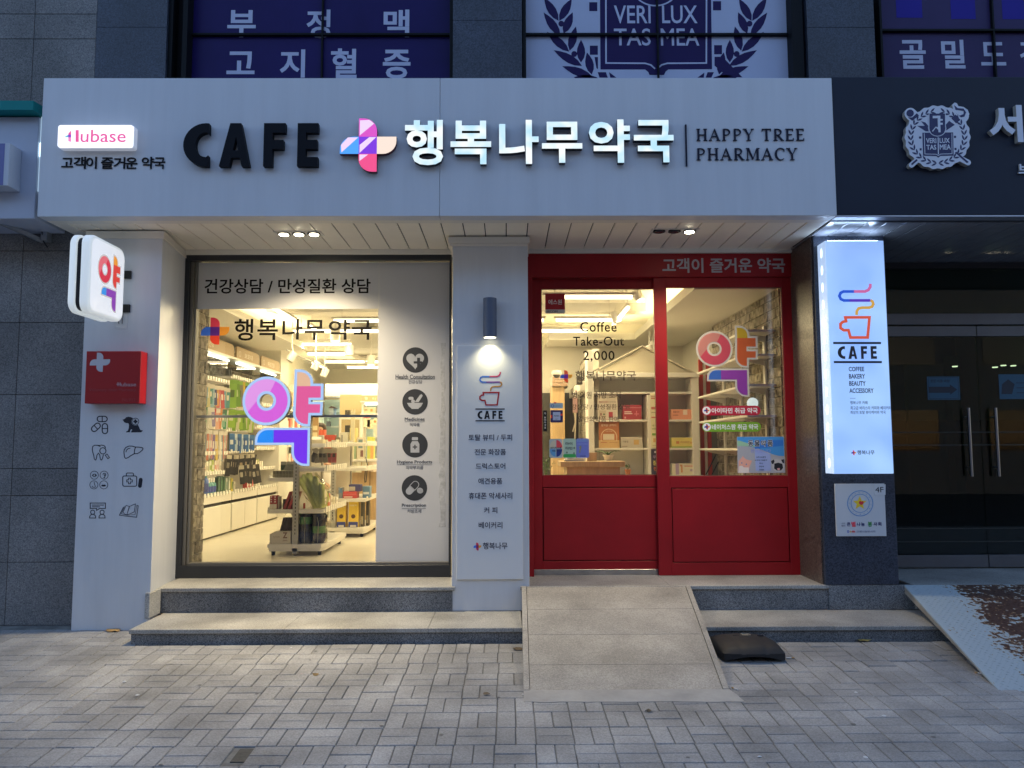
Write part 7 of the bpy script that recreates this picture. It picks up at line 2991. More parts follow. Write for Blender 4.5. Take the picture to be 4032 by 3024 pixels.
 seq = [(8.93, .032, .17, '#B9C6CC', '#E8E8E4', '#2C56A0', 'clear bottle with blue label'), (9.0, .03, .16, '#C6D0D4', '#F0F0EC', '#3A66A8', 'clear bottle with blue label'), (9.07, .032, .17, '#B9C6CC', '#E8E8E4', '#2C56A0', 'clear bottle with blue label'),
   (9.02, .035, .23, '#2E8AA0', '#2A7C94', '#20509A', 'teal bottle'), (9.12, .035, .23, '#2E8AA0', '#E8E6E0', '#2848A0', 'teal bottle'), (9.2, .04, .28, '#2C5CB0', '#3A9CB0', '#283C90', 'tall blue bottle'),
   (9.29, .036, .2, '#2A8C8C', '#F0EEE8', '#2440A0', 'blue bottle with white cap'), (9.37, .036, .2, '#2A8C8C', '#F0EEE8', '#2440A0', 'blue bottle with white cap'), (9.45, .036, .2, '#2A8C8C', '#F0EEE8', '#2440A0', 'blue bottle with white cap')]
 for i, (y, r, h, a, b, c, w) in enumerate(seq):
  bottle('%s on the worktop of the long wall shelves' % w, -3.58 - (.07 if i in (3, 4) else 0), y, z, r, h, a, b, c, w + 's on the long worktop')
 for i, (y, w, h, c1, c2, lb) in enumerate(((9.56, .07, .2, '#1F4C34', '#2E6A48', 'dark green carton'), (9.65, .07, .21, '#234E36', '#3C7850', 'dark green carton'), (9.74, .07, .2, '#1F4C34', '#2E6A48', 'dark green carton'),
            (9.83, .05, .18, '#C8D0C4', '#7FA090', 'pale green tube'), (9.93, .05, .19, '#A9B8A6', '#DDE2D4', 'pale green tube'), (10.02, .055, .17, '#D8C23A', '#5C8A3A', 'yellow carton'), (10.12, .05, .12, '#E4E0D2', '#C8C4B4', 'small cream carton'),
            (10.62, .07, .16, '#C43A38', '#E8E0D4', 'red and white carton'), (10.72, .07, .16, '#C43A38', '#E8E0D4', 'red and white carton'), (10.82, .07, .16, '#E4DCD0', '#C8504C', 'white and red carton'), (11.0, .07, .17, '#E0DCCC', '#CFC8B4', 'plain cream carton'), (11.12, .06, .13, '#E4E2DA', '#D8D4C8', 'small cream carton'))):
  carton('%s on the worktop of the long wall shelves' % lb, 'carton', -3.62, -3.62 + .06, y, y + w, z, z + h, c1, ((.12, .88, .2, .75, c2),), lb + 's on the long worktop', face='x')
 z = 1.06
 for i, (y, r, h, a, b, c) in enumerate(((8.95, .03, .13, '#DCE4E8', '#4A80B0', '#B0A8CC'), (9.02, .032, .17, '#E8E6DE', '#DCE8EC', '#E4DCC8'), (9.1, .03, .11, '#EDE9DE', '#E2DCCB', '#E0C8BC'))):
  bottle('small white medicine bottle on the second long wall shelf', -3.62, y, z, r, h, a, b, c, 'small white medicine bottles on the long wall')
 for i, (y, w, h, c1, c2) in enumerate(((9.16, .06, .12, '#E6DCC8', '#C8A088'), (9.24, .06, .14, '#E8E4D4', '#B4B090'), (9.33, .07, .15, '#DCE0C4', '#8CA834'), (9.42, .05, .16, '#A8C048', '#E4E4D0'), (9.5, .06, .15, '#EAE2D6', '#D8907C'), (9.58, .05, .16, '#E8DCD4', '#D8A8A0'), (9.66, .06, .14, '#E6E0D0', '#C0B8A4'))):
  nm = ('cream', 'cream', 'pale green', 'lime', 'white', 'pale pink', 'cream')[i]
  carton('%s small carton on the second long wall shelf' % nm, 'carton', -3.64, -3.585, y, y + w, z, z + h, c1, ((.1, .9, .25, .6, c2),), 'small cartons on the second long wall shelf', face='x')
 for i, (y, w, h, c1) in enumerate(((10.98, .045, .13, '#DC5A28'), (11.05, .05, .12, '#E8E0CC'), (11.13, .04, .13, '#A8B468'), (11.21, .05, .10, '#E4E0D4'), (11.3, .05, .1, '#E8E4DA'))):
  nm = ('orange red', 'cream', 'olive green', 'pale grey', 'white')[i]
  carton('%s narrow carton on the farthest long wall bay' % nm, 'carton', -3.64, -3.58, y, y + w, 1.07, 1.07 + h, c1, ((.1, .9, .5, .7, '#EEE8DC'),), face='x')
 mb = MB()
 y, x = 10.15, -3.62
 mb.lathe([(.05, 0), (.05, .12), (.045, .13)], x, y, 1.90, 12, 0)
 mb.lathe([(.05, .131), (.05, .165)], x, y, 1.90, 12, 1)
 o = mb.build('jar', [pc('#D8CDB0'), pc('#C8343A')], None, smooth=True)
 set_props(o, 'clear jar with a red lid seen through the ring of the lit symbol', 'jar')
 # second group of shelves farther in, mostly hidden
 t = thing('wall_shelf_unit', 'farther white wall shelf unit beyond the white column', 'shelf unit', (-3.7, 13.1, ZF))
 mb = MB()
 mb.box(-3.99, -3.6, 12.35, 13.9, ZF, .8, b=.003)
 mb.build('base_cabinet', M_WARMW, t)
 for zz in (1.1, 1.4, 1.7, 2.0):
  mb = MB()
  mb.box(-3.99, -3.6, 12.35, 13.9, zz - .025, zz, b=.002)
  mb.build('shelf', M_SHELF, t)
 mb = MB()
 mb.box(-3.62, -3.6, 12.35, 13.4, 2.06, 2.3)
 mb.build('header_board', M_TAN, t)
 for zz, cs in ((.8, ('#7FA8C8', '#C8D8E0')), (1.1, ('#E0B0A0', '#E8E4D8')), (1.4, ('#4C78A8', '#D8D4C4')), (1.7, ('#E4DCC8', '#C86050'))):
  for i in range(8):
   y = 12.42 + i * .18
   carton('small coloured carton on the shelf unit beyond the white column', 'carton', -3.75, -3.65, y, y + .1, zz, zz + rnd.uniform(.1, .19), cs[i % 2], (), 'small cartons beyond the white column', face='x')


wall_shelves()


# ------------------------------------------------------------------ gondolas in the middle of the floor
def gondola(label, xc, y0, y1, half, levels_l, levels_r, ztop, name='gondola_shelf'):
 t = thing(name, label, 'shelf unit', (xc, (y0 + y1) / 2, ZF), 'double sided floor shelf units')
 mb = MB()
 mb.box(xc - .028, xc + .028, y0, y0 + .05, ZF + .02, ztop, b=.003)
 mb.build('front_post', M_GREYMET, t)
 mb = MB()
 z = .5
 while z < ztop - .04:
  mb.box(xc - .004, xc + .004, y0 - .0012, y0 - .0002, z, z + .02)
  z += .036
 mb.build('slot_row', M_BLACK, t)
 mb = MB()
 mb.box(xc - .028, xc + .028, y1 - .05, y1, ZF + .02, ztop, b=.003)
 mb.build('rear_post', M_GREYMET, t)
 mb = MB()
 mb.box(xc - .008, xc + .008, y0 + .051, y1 - .051, .40, ztop - .02)
 mb.build('spine_panel', M_SHELF, t)
 mb = MB()
 c = .09
 pl = [(xc - half + c * .3, y0), (xc + half - c * .3, y0), (xc + half, y0 + c), (xc + half, y1), (xc - half, y1), (xc - half, y0 + c)]
 mb.plate([pl], lambda a, b, d: (a, b, d), ZF + .045, .365)
 mb.plate([[(a * 1.0 + (.012 if a > xc else -.012), b - (.012 if b < y0 + .05 else 0)) for a, b in pl]], lambda a, b, d: (a, b, d), .3655, .405)
 mb.build('base_deck', M_SHELF, t)
 for sx in (-1, 1):
  for yy in (y0 + .07, y1 - .08):
   mb = MB()
   mb.lathe([(.018, 0), (.022, .045)], xc + sx * (half - .05), yy, ZF, 10)
   mb.build('foot', M_BLACK, t)
 for sx, lv in ((-1, levels_l), (1, levels_r)):
  for z in lv:
   mb = MB()
   x0, x1 = (xc + sx * .03, xc + sx * half)
   mb.box(min(x0, x1), max(x0, x1), y0 + .01, y1 - .01, z - .04, z, b=.003)
   s = mb.build('shelf', M_SHELF, t)
   mb = MB()
   xe = xc + sx * half
   y = y0 + .06
   while y < y1 - .08:
    mb.box(min(xe, xe + sx * .012), max(xe, xe + sx * .012), y, y + .07, z - .035, z + .02, b=.001)
    y += .1
   mb.build('price_ticket', mat('pale price ticket'), s)
 return t


def gondolas():
 xa, ya = atz(1056, 2172, ZF)
 xb, yb = atz(1276, 2168, ZF)
 y0 = 7.74
 xc = at(1163, 2000, y0)[0]
 half = (xb - xa) / 2 + .0
 gondola('nearest white double sided floor shelf with bagged goods facing the window', xc, y0, y0 + 1.05, half, (.745, 1.06), (.745, 1.16, 1.40), 1.5)
 L, Rr = xc - half, xc + half
 Z = lambda py, y=y0: at(1160, py, y)[1]
 X = lambda px, y=y0: at(px, 1900, y)[0]
 # base left: brown boxes in a grey display tray with a bold emblem
 t = thing('display_tray', 'grey card display tray with a bold brown Z emblem on the lowest left shelf', 'display tray', (X(1105), y0 + .15, .406))
 mb = MB()
 x0, x1 = X(1064), X(1147)
 mb.plate([[(x0, .407), (x1, .407), (x1, .53), (x0 + .06, .53), (x0, .50)]], fac(y0 + .02), -.18, 0)
 mb.build('tray', pc('#C9C2B0'), t)
 mb = MB()
 put_text(mb, 'Z', (X(1115), X(1134), .46, .52), fac(y0 + .02), .0005, .001, bold=.04)
 put_text(mb, 'ZAPS', (X(1115), X(1134), .432, .446), fac(y0 + .02), .0005, .001, bold=.02)
 put_text(mb, '처음부터 끝까지', (X(1077), X(1103), .468, .48), fac(y0 + .02), .0005, .001)
 mb.build('emblem', pc('#7A5640'), t, recalc=False)
 for i in range(5):
  xx = X(1100) + i * .026
  mb = MB()
  vs0 = [(xx, y0 + .045), (xx + .022, y0 + .045), (xx + .022, y0 + .1), (xx, y0 + .1)]
  sh = .075
  mb.add([(a, b, .532) for a, b in vs0] + [(a + sh * .35, b + .02, .66) for a, b in vs0], [(3, 2, 1, 0), (4, 5, 6, 7), (0, 1, 5, 4), (1, 2, 6, 5), (2, 3, 7, 6), (3, 0, 4, 7)])
  o = mb.build('carton', pc(('#3A2620', '#2E1E1A')[i % 2]))
  set_props(o, 'slim dark brown carton leaning in the grey display tray', 'carton', 'slim brown cartons in the display tray')
 mb = MB()
 mb.lathe([(.02, 0), (.035, .03), (.03, .07), (.018, .1), (.022, .13), (.01, .15)], X(1139), y0 + .2, .66, 9)
 o = mb.build('toy', pc('#C9C4B4'), None, smooth=True)
 set_props(o, 'small grey figure shaped pouch above the brown cartons', 'pouch')
 # middle left
 for i, (a, b) in enumerate(((1060, 1073), (1074, 1088))):
  carton('red and white dotted carton on the middle leaning pouch shelf', 'carton', X(a), X(b), y0 + .03, y0 + .12, .746, .746 + .135, '#B8323A', ((0, 1, 0, .38, '#E4DCCC'), (.3, .7, .5, .6, '#EDE6DA'), (.3, .7, .68, .76, '#EDE6DA'), (.3, .7, .86, .94, '#EDE6DA')), 'dotted cartons on the middle leaning pouch shelf')
 carton('cream carton beside the dotted cartons on the middle shelf', 'carton', X(1089), X(1096), y0 + .05, y0 + .13, .746, .87, '#D8CDB4')
 for i in range(3):
  xx = X(1112) + i * .045
  mb = MB()
  mb.add([(xx, y0 + .03, .747), (xx + .03, y0 + .03, .747), (xx + .03, y0 + .1, .747), (xx, y0 + .1, .747), (xx + .06, y0 + .035, .92), (xx + .085, y0 + .035, .92), (xx + .085, y0 + .1, .92), (xx + .06, y0 + .1, .92)],
    [(3, 2, 1, 0), (4, 5, 6, 7), (0, 1, 5, 4), (1, 2, 6, 5), (2, 3, 7, 6), (3, 0, 4, 7)])
  o = mb.build('pouch', pc(('#A83030', '#B8383A', '#962A2C')[i]))
  set_props(o, 'red flat pouch leaning against the shelf post', 'pouch', 'red pouches leaning on the middle shelf')
 carton('dark brown small box behind the red pouches', 'carton', X(1104), X(1112), y0 + .1, y0 + .16, .746, .84, '#3C2A28')
 mb = MB()
 mb.lathe([(.042, 0), (.042, .08), (.036, .1)], X(1144), y0 + .3, .746, 12, 1)
 mb.lathe([(.044, .10), (.044, .155), (.03, .165)], X(1144), y0 + .3, .746, 12, 0)
 o = mb.build('jar', [pc('#2C8A3C'), pc('#D8D4C4')], None, smooth=True)
 set_props(o, 'white jar with bright green lid above the red pouches', 'jar')
 # upper left
 for i in range(7):
  xx = X(1070) + i * .0315
  carton('olive grey small carton in the row on the upper olive carton shelf', 'carton', xx, xx + .029, y0 + .03, y0 + .09, 1.061, 1.13, '#8A8466', ((.1, .9, .55, .9, '#6E6A50'),), 'olive cartons on the upper olive carton shelf')
 for i in range(3):
  xx = X(1090) + i * .056
  carton('green and grey display card on the upper olive carton shelf', 'display card', xx, xx + .053, y0 + .12, y0 + .126, 1.061, 1.22, '#7E7C66', ((0, 1, .45, .75, '#3E5A3C'), (.1, .9, .8, .95, '#B8B49C')), 'display cards on the upper olive carton shelf', name='display_card')
 mb = MB()
 mb.add([(X(1108), y0 + .06, 1.132), (X(1145), y0 + .06, 1.132), (X(1145) + .0, y0 + .1, 1.19), (X(1115), y0 + .1, 1.19)], [(0, 1, 2, 3)])
 o = mb.build('pouch', pc('#2A2C26'))
 set_props(o, 'black flat pouch lying on the olive cartons', 'pouch')

 # right base: rolled navy bundles in clear film with green bands
 film = glass('clear wrapping film', (1, 1, 1), .06, .12)

 def roll(px0, px1, zlo, zhi, band, label, lean=0.0):
  x0, x1 = X(px0), X(px1)
  cx, r = (x0 + x1) / 2, (x1 - x0) / 2
  y = y0 + .03 + r
  t = thing('rolled_bundle', label, 'rolled bundle', (cx, y, zlo))
  mb = MB()
  prof = [(r * .7, 0), (r * .96, .02), (r, .08), (r * .97, (zhi - zlo) * .5), (r, (zhi - zlo) * .8), (r * .9, zhi - zlo - .02), (r * .6, zhi - zlo)]
  mb.lathe(prof, cx, y, zlo, 16)
  mb.build('fabric_roll', mat('navy quilted fabric', (0.012, 0.016, 0.05), .7, var=.4, vscale=12, bump=.6, bscale=25), t, smooth=True)
  mb = MB()
  mb.lathe([(r + .002, band), (r + .002, band + .07)], cx, y, zlo, 16)
  mb.build('paper_band', pc('#3F9A44'), t, smooth=True)
  mb = MB()
  mb.tube([(cx + .004, y - r - .003, zlo + .01), (cx + .01, y - r - .004, zlo + .2), (cx - .004, y - r - .003, zhi - .03)], .004, 6)
  mb.build('drawcord', pc('#C8C6A0'), t, smooth=True)
  mb = MB()
  rnd = random.Random(int(px0))
  n = 18
  rows = 9
  vs = []
  for j in range(rows):
   zz = zlo + .004 + (zhi - zlo) * j / (rows - 1) * (1.04)
   for i in range(n):
    an = 2 * math.pi * i / n
    rr = (r + .012) * (1 + rnd.uniform(-.06, .12)) * (.75 if j == rows - 1 else 1)
    vs.append((cx + rr * math.cos(an), y + min(rr, r + .02) * math.sin(an), zz))
  fs = [(j * n + i, j * n + (i + 1) % n, (j + 1) * n + (i + 1) % n, (j + 1) * n + i) for j in range(rows - 1) for i in range(n)]
  mb.add(vs, fs)
  mb.build('wrapping_film', film, t)
 roll(1174, 1222, .406, .70, .19, 'navy rolled bundle with a green band near its top')
 roll(1224, 1276, .406, .70, .10, 'navy rolled bundle with a green band at mid height')
 # middle right: pale green rubber gloves in a clear bag
 t = thing('bagged_gloves', 'pale green rubber gloves bunched in a clear bag on the shelf', 'gloves', (X(1235), y0 + .09, .746))
 g = mat('pale green rubber', (0.74, 0.80, 0.30), .5, var=.12, vscale=10)
 xb_, zb_ = X(1252), .76
 tips = [(1180, 1880), (1193, 1868), (1207, 1863), (1222, 1862), (1240, 1875), (1260, 1900), (1270, 1905)]
 for i, (px, py) in enumerate(tips):
  xt, zt = at(px, py, y0 + .05)
  mb = MB()
  mx_, mz = (xb_ + xt) / 2 - .012, (zb_ + zt) / 2 - .012 + .006 * i
  yy = y0 + .05 + .012 * (i % 3)
  mb.tube([(xb_ + (i - 3) * .009, yy + .02, zb_), (mx_ + .015, yy + .01, mz), (xt + (.006 if i < 3 else 0), yy, zt - .03), (xt, yy, zt)], [.034, .034, .026, .013], 9)
  mb.build('glove_finger', g, t, smooth=True)
 mb = MB()
 rnd = random.Random(5)
 n, rows = 18, 8
 vs = []
 for j in range(rows):
  u = j / (rows - 1)
  zz = .748 + u * .36
  w = (.06 + .07 * math.sin(math.pi * min(1, u * 1.1)) ) * (1 if j < rows - 1 else .5)
  cx = X(1248) - .06 * u
  for i in range(n):
   an = 2 * math.pi * i / n
   rr = w * (1 + rnd.uniform(-.12, .14))
   vs.append((cx + rr * math.cos(an), y0 + .075 + min(.06, rr * .55) * math.sin(an), zz))
 fs = [(j * n + i, j * n + (i + 1) % n, (j + 1) * n + (i + 1) % n, (j + 1) * n + i) for j in range(rows - 1) for i in range(n)]
 mb.add(vs, fs)
 mb.build('clear_bag', film, t)
 carton('small orange red tag at the foot of the shelf post', 'tag', X(1185), X(1192), y0 + .1, y0 + .12, .746, .80, '#D8402C')
 # goods along the right face
 carton('tall white price card standing on the middle right shelf', 'price card', Rr - .035, Rr - .03, y0 + .12, y0 + .25, .746, .93, '#DDD6C6', ((.1, .9, .5, .56, '#8A8070'), (.1, .9, .3, .36, '#8A8070')), face='x', name='price_card')
 carton('tall cream price card on the lowest right shelf', 'price card', Rr - .035, Rr - .03, y0 + .1, y0 + .28, .406, .60, '#E0D8B8', ((.1, .9, .8, .86, '#6A6254'), (.1, .9, .6, .64, '#8A8070'), (.1, .9, .4, .44, '#8A8070')), face='x', name='price_card')
 for i, (a, h, c1, c2, nm) in enumerate(((.30, .17, '#D8E03A', '#3A3430', 'neon yellow packet'), (.42, .13, '#E07A4C', '#E8DCC8', 'orange packet'), (.54, .1, '#E6E0D4', '#B8A890', 'white small carton'), (.66, .08, '#DCD6C0', '#C0B8A0', 'cream small carton'), (.8, .07, '#E8E4DA', '#C8C0B0', 'pale small carton'))):
  carton('%s on the right face of the nearest floor shelf' % nm, 'carton', Rr - .12, Rr - .05, y0 + a, y0 + a + .08, .746, .746 + h, c1, ((.1, .9, .3, .6, c2),), face='x')
 carton('navy packet behind the cream price card', 'packet', Rr - .12, Rr - .06, y0 + .3, y0 + .42, .406, .66, '#20224A', ((.2, .8, .4, .7, '#C8C0A8'),), face='x')
 carton('neon yellow packet on the lowest right shelf', 'packet', Rr - .1, Rr - .05, y0 + .2, y0 + .26, .42, .54, '#D6E23C', (), face='x')
 # upper right: dangling grey packets and goods on the top shelf
 rnd = random.Random(9)
 for i in range(10):
  xx = xc + .06 + i * .024
  hang_pack('clear bagged %s hanging under the top shelf of the nearest floor unit' % ('grey nail clipper', 'pink comb')[i > 6], xx, y0 + .06 + .05 * (i % 2) + i * .04, 1.35, .05, .15, ('#8E8878', '#6E6A60', '#A89C88')[i % 3] if i < 7 else '#B85A60', '#D8D2C0', 'clear bags under the top shelf', 'packet', rnd.uniform(-.4, .2), '#54504A', ax=.1)
 carton('plain cream carton on the top of the nearest floor unit', 'carton', xc + .03, X(1262), y0 + .08, y0 + .3, 1.401, 1.44, '#D6C8A4')

 # second gondola, behind to the right
 y2 = 9.3
 x2 = at(1310, 2000, y2)[0]
 h2 = at(1438, 2000, y2)[0] - x2
 gondola('second white floor shelf farther back with yellow cartons on its base', x2, y2, y2 + 1.0, h2, (.75, 1.1), (.75, 1.12, 1.42), 1.45)
 for i, (a, b) in enumerate(((1327, 1361), (1373, 1410))):
  xa, xb = at(a, 2000, y2 + .05)[0], at(b, 2000, y2 + .05)[0]
  t = thing('gable_carton', 'yellow and blue gable top carton, %s of the pair on the second floor shelf' % ('left' if i == 0 else 'right'), 'carton', ((xa + xb) / 2, y2 + .1, .406), 'yellow gable cartons')
  mb = MB()
  h = .28 if i == 0 else .30
  mb.box(xa, xb, y2 + .05, y2 + .19, .406, .406 + h, b=.002)
  cx = (xa + xb) / 2
  mb.plate([[(xa, .406 + h), (xb, .406 + h), (cx + .02, .406 + h + .06), (cx - .02, .406 + h + .06)]], fac(y2 + .05), -.14, 0)
  mb.build('carton_body', pc('#E8C21E'), t)
  mb = MB()
  mb.plate([[(xa + .001, .407), (xb - .001, .407), (xb - .001, .47), (xa + .001, .47)]], fac(y2 + .05), .0005, .001)
  mb.build('blue_base', pc('#2A3E9C'), t)
  mb = MB()
  mb.plate([[(xa + .02, .41), (xb - .02, .41), (xb - .02, .432), (xa + .02, .432)]], fac(y2 + .05), .0011, .0016)
  put_text(mb, '대용량 팩', (xa + .012, xb - .02, .406 + h - .05, .406 + h - .03), fac(y2 + .05), .0005, .001, bold=.01)
  mb.build('label_print', pc('#E4E0D8' if i else '#E0DCD2'), t, recalc=False)
  mb = MB()
  mb.plate([circ(cx, .535, .026, 14)], fac(y2 + .05), .0005, .0012)
  mb.build('round_emblem', pc('#5A3420'), t)
 for i, (a, b) in enumerate(((1420, 1432), (1434, 1446))):
  xa, xb = at(a, 2000, y2 + .1)[0], at(b, 2000, y2 + .1)[0]
  carton('dark grey tall carton beside the yellow gable cartons', 'carton', xa, xb, y2 + .1 + .12 * i, y2 + .2 + .12 * i, .406, .72, '#3C3832', ((.2, .8, .1, .4, '#A89C84'),), 'dark tall cartons on the second floor shelf')
 Q = lambda px, y: at(px, 1940, y)[0]
 carton('flat red carton on the second floor shelf', 'carton', Q(1348, y2), Q(1402, y2), y2 + .03, y2 + .2, .751, .83, '#D4383C', ((.08, .7, .1, .3, '#F0DAD0'), (0, 1, .6, .66, '#E88A84')))
 carton('dark blue carton on top of the flat red carton', 'carton', Q(1369, y2), Q(1415, y2), y2 + .06, y2 + .2, .831, .915, '#3A3A7C', ((0, .55, .1, .7, '#C4C0B4'),))
 carton('grey blue pouch leaning at the left of the red carton', 'pouch', Q(1327, y2), Q(1346, y2), y2 + .05, y2 + .14, .751, .88, '#8C98A4', ((.3, .9, .5, .9, '#5C88B8'),))
 carton('pale blue carton at the right end of the second floor shelf', 'carton', Q(1420, y2), Q(1449, y2), y2 + .12, y2 + .25, .751, .89, '#5888B0', ((.1, .9, .3, .5, '#D8E0E4'),))
 mb = MB()
 mb.box(Q(1316, y2), Q(1330, y2), y2 + .04, y2 + .1, .751, .80, b=.004)
 o = mb.build('carton', pc('#E6DECC'))
 set_props(o, 'tiny cream carton at the left end of the second floor shelf', 'carton')


gondolas()


# ------------------------------------------------------------------ counter, cash desk clutter and dispensary
def back_area():
 y = 10.9
 X = lambda px, yy=y: at(px, 1900, yy)[0]
 Z = lambda py, yy=y: at(1400, py, yy)[1]
 t = thing('sales_counter', 'pale oak sales counter in the middle of the shop', 'counter', (-1.6, y, ZF))
 mb = MB()
 mb.box(X(1385), X(1800), y, y + .6, ZF, 1.16, b=.003)
 mb.build('counter_body', M_WOOD, t)
 mb = MB()
 mb.box(X(1255), X(1810), y - .03, y + .65, 1.161, 1.20, b=.004)
 mb.build('counter_top', M_WARMW, t)
 mb = MB()
 mb.box(X(1455), X(1458), y - .002, y - .0005, ZF, 1.15)
 mb.build('panel_joint', pc('#6A4C2C'), t)
 # things standing on the counter
 yy = y - .01
 items = [(1253, 1275, 1692, 1790, '#E0502A', ((.48, .52, 0, 1, '#F07A4C'),), 'bright orange red box in front of the person at the counter'),
    (1279, 1316, 1712, 1800, '#BE342C', ((.05, .95, .55, .62, '#E4C8B8'), (.1, .5, .2, .45, '#D88A78')), 'red lettered display box on the sales counter'),
    (1338, 1368, 1702, 1800, '#C8C6B8', ((.15, .3, .3, .9, '#6A6E70'), (.45, .85, .2, .5, '#A8B0B4')), 'grey lettered carton on the sales counter'),
    (1375, 1402, 1685, 1800, '#DCCB84', ((0, 1, 0, .55, '#8FA888'),), 'tall cream and sage carton on the sales counter'),
    (1404, 1432, 1722, 1800, '#D4CCBC', ((.2, .8, .5, .9, '#6C8C98'), (.5, .9, .1, .4, '#7A4A48')), 'mixed print small carton right of the sage carton'),
    (1445, 1470, 1720, 1800, '#C8D050', ((.5, 1, 0, .8, '#E0A860'),), 'lime and orange packet at the right of the counter'),
    (1320, 1336, 1722, 1800, '#7E7A66', ((.1, .9, .6, .9, '#E0DCCC'),), 'small olive box between the red and grey boxes')]
 for a, b, c, d, h, bands, lb in items:
  z0 = 1.2005
  carton(lb, 'carton', X(a), X(b), yy, yy + .12, z0, Z(c), h, bands)
 carton('tan display stand with pale lettering left of the person', 'display', at(1229, 1700, 10.5)[0], at(1252, 1700, 10.5)[0], 10.5, 10.54, ZF, at(1240, 1642, 10.5)[1], '#B08A54', ((.1, .9, .88, .92, '#E4D2A8'), (.1, .9, .82, .86, '#E4D2A8')), name='display_stand')
 carton('black monitor seen edge on beside the white frame', 'monitor', X(1338), X(1358), yy + .3, yy + .34, 1.2005, Z(1672), '#22241E', (), name='monitor')
 t = thing('screen_frame', 'white framed acrylic screen on the sales counter', 'screen', (X(1370), y + .5, 1.2))
 mb = MB()
 a, b, zt = X(1331, y + .5), X(1420, y + .5), at(1370, 1644, y + .5)[1]
 mb.box(a, b, y + .5, y + .53, zt - .03, zt, b=.003)
 mb.box(a, a + .03, y + .5, y + .53, 1.2005, zt - .0305, b=.003)
 mb.box(b - .03, b, y + .5, y + .53, 1.2005, zt - .0305, b=.003)
 mb.build('frame', M_WARMW, t)
 mb = MB()
 mb.box(a + .03, b - .03, y + .512, y + .518, 1.2005, zt - .031)
 mb.build('acrylic_sheet', M_GLASS, t)
 # papers and tags hanging at the right
 for (a, b, c, d, h, lb) in ((1426, 1452, 1640, 1682, '#DDD2B4', 'cream notice with a pink top hanging above the counter'), (1440, 1466, 1652, 1688, '#D6CBA8', 'plain cream notice overlapping the pink topped one'), (1467, 1483, 1672, 1722, '#CFC9B8', 'pale blister card hanging at the right above the counter')):
  hh = ((0, 1, .86, 1, '#D06A6E'),) if a == 1426 else ()
  carton(lb, 'notice', X(a, 10.3), X(b, 10.3), 10.3 + (a % 7) * .01, 10.304 + (a % 7) * .01, at(a, d, 10.3)[1], at(a, c, 10.3)[1], h, hh, name='notice')
 mb = MB()
 x0, zt = at(1462, 1645, 10.2)
 mb.plate([[(x0, zt - .05), (x0 + .05, zt), (x0 + .09, zt - .02), (x0 + .07, zt - .09), (x0 + .02, zt - .09)]], fac(10.2), 0, .006)
 mb.plate([circ(x0 + .05, zt - .05, .018, 10)], fac(10.2), .0065, .009, 1)
 o = mb.build('tag', [pc('#E2D6B4'), pc('#B87A34')], None)
 set_props(o, 'tilted cream tag with an amber dot hanging by the film edge', 'tag')
 # shelf unit with tan header at the right behind the counter
 yb = 13.2
 t = thing('dispensary_shelf', 'shelf unit with a tan lettered header behind the counter', 'shelf unit', (at(1470, 1600, yb)[0], yb, ZF))
 a, b = at(1424, 1600, yb)[0], at(1640, 1600, yb)[0]
 zz = lambda py: at(1450, py, yb)[1]
 mb = MB()
 mb.box(a, b, yb - .02, yb, zz(1579), zz(1557), b=.003)
 hb = mb.build('header_board', M_TAN, t)
 mb = MB()
 q = lambda x_, y_: at(1200 + x_ * .14467, 1500 + y_ * .14467, yb - .02)
 (x0, z1), (x1, z0) = q(1832, 450), q(1890, 508)
 put_text(mb, '위', (x0, x1, z0, z1), fac(yb - .02), .0006, .0012, bold=.02)
 (x0, z1), (x1, z0) = q(1915, 446), q(1945, 506)
 put_text(mb, '/', (x0, x1, z0, z1), fac(yb - .02), .0006, .0012, bold=.02)
 (x0, z1), (x1, z0) = q(1970, 446), q(2040, 508)
 put_text(mb, '장', (x0, x1, z0, z1), fac(yb - .02), .0006, .0012, bold=.02)
 mb.plate([[q(1632, 430), q(1700, 440), q(1715, 490), q(1680, 520), q(1640, 490)]], fac(yb - .02), .0006, .0012)
 mb.build('header_lettering', pc('#E6D8B4'), hb, recalc=False)
 mb = MB()
 mb.box(a - .02, b, yb - .05, yb + .3, zz(1585), zz(1580), b=.002)
 mb.box(a - .02, b, yb - .03, yb + .3, zz(1634), zz(1628), b=.002)
 mb.box(a, a + .03, yb, yb + .3, ZF, zz(1580))
 mb.build('shelf', M_SHELF, t)
 mb = MB()
 mb.box(a + .06, b - .1, yb - .03, yb - .01, zz(1595), zz(1586), b=.006)
 mb.build('header_tube', mat('lit greenish tube'), t)
 carton('cream gift carton with amber print under the tan header', 'carton', at(1430, 1600, yb)[0], at(1476, 1600, yb)[0], yb + .02, yb + .2, zz(1627.5), zz(1604), '#DCCFA8', ((.1, .35, .5, .66, '#8A6A3C'), (.6, .8, .3, .75, '#D09030')))
 # dispensary alcove, its cool light put into the blue wall colour
 ya = 13.6
 a, b = at(1268, 1600, ya)[0], at(1338, 1600, ya)[0]
 blue = mat('cool light alcove wall', (0.40, 0.55, 0.58), .6)
 mb = MB()
 mb.box(a - .6, b + .4, 15.0, 15.05, ZF, 2.3)
 mb.box(a - .6, a, ya + .1, ya + .16, ZF, 2.3)
 struct(mb, 'alcove_wall', blue)
 carton('plain beige wall panel between the blue alcove and the tan header shelf', 'panel', b, at(1423, 1600, ya)[0], ya, ya + .06, ZF, 2.3, '#C0AE82', (), name='wall_panel')
 t = thing('alcove_shelf', 'pale blue shelves with medicine packs in the dispensary alcove', 'shelf unit', ((a + b) / 2, ya + .9, ZF))
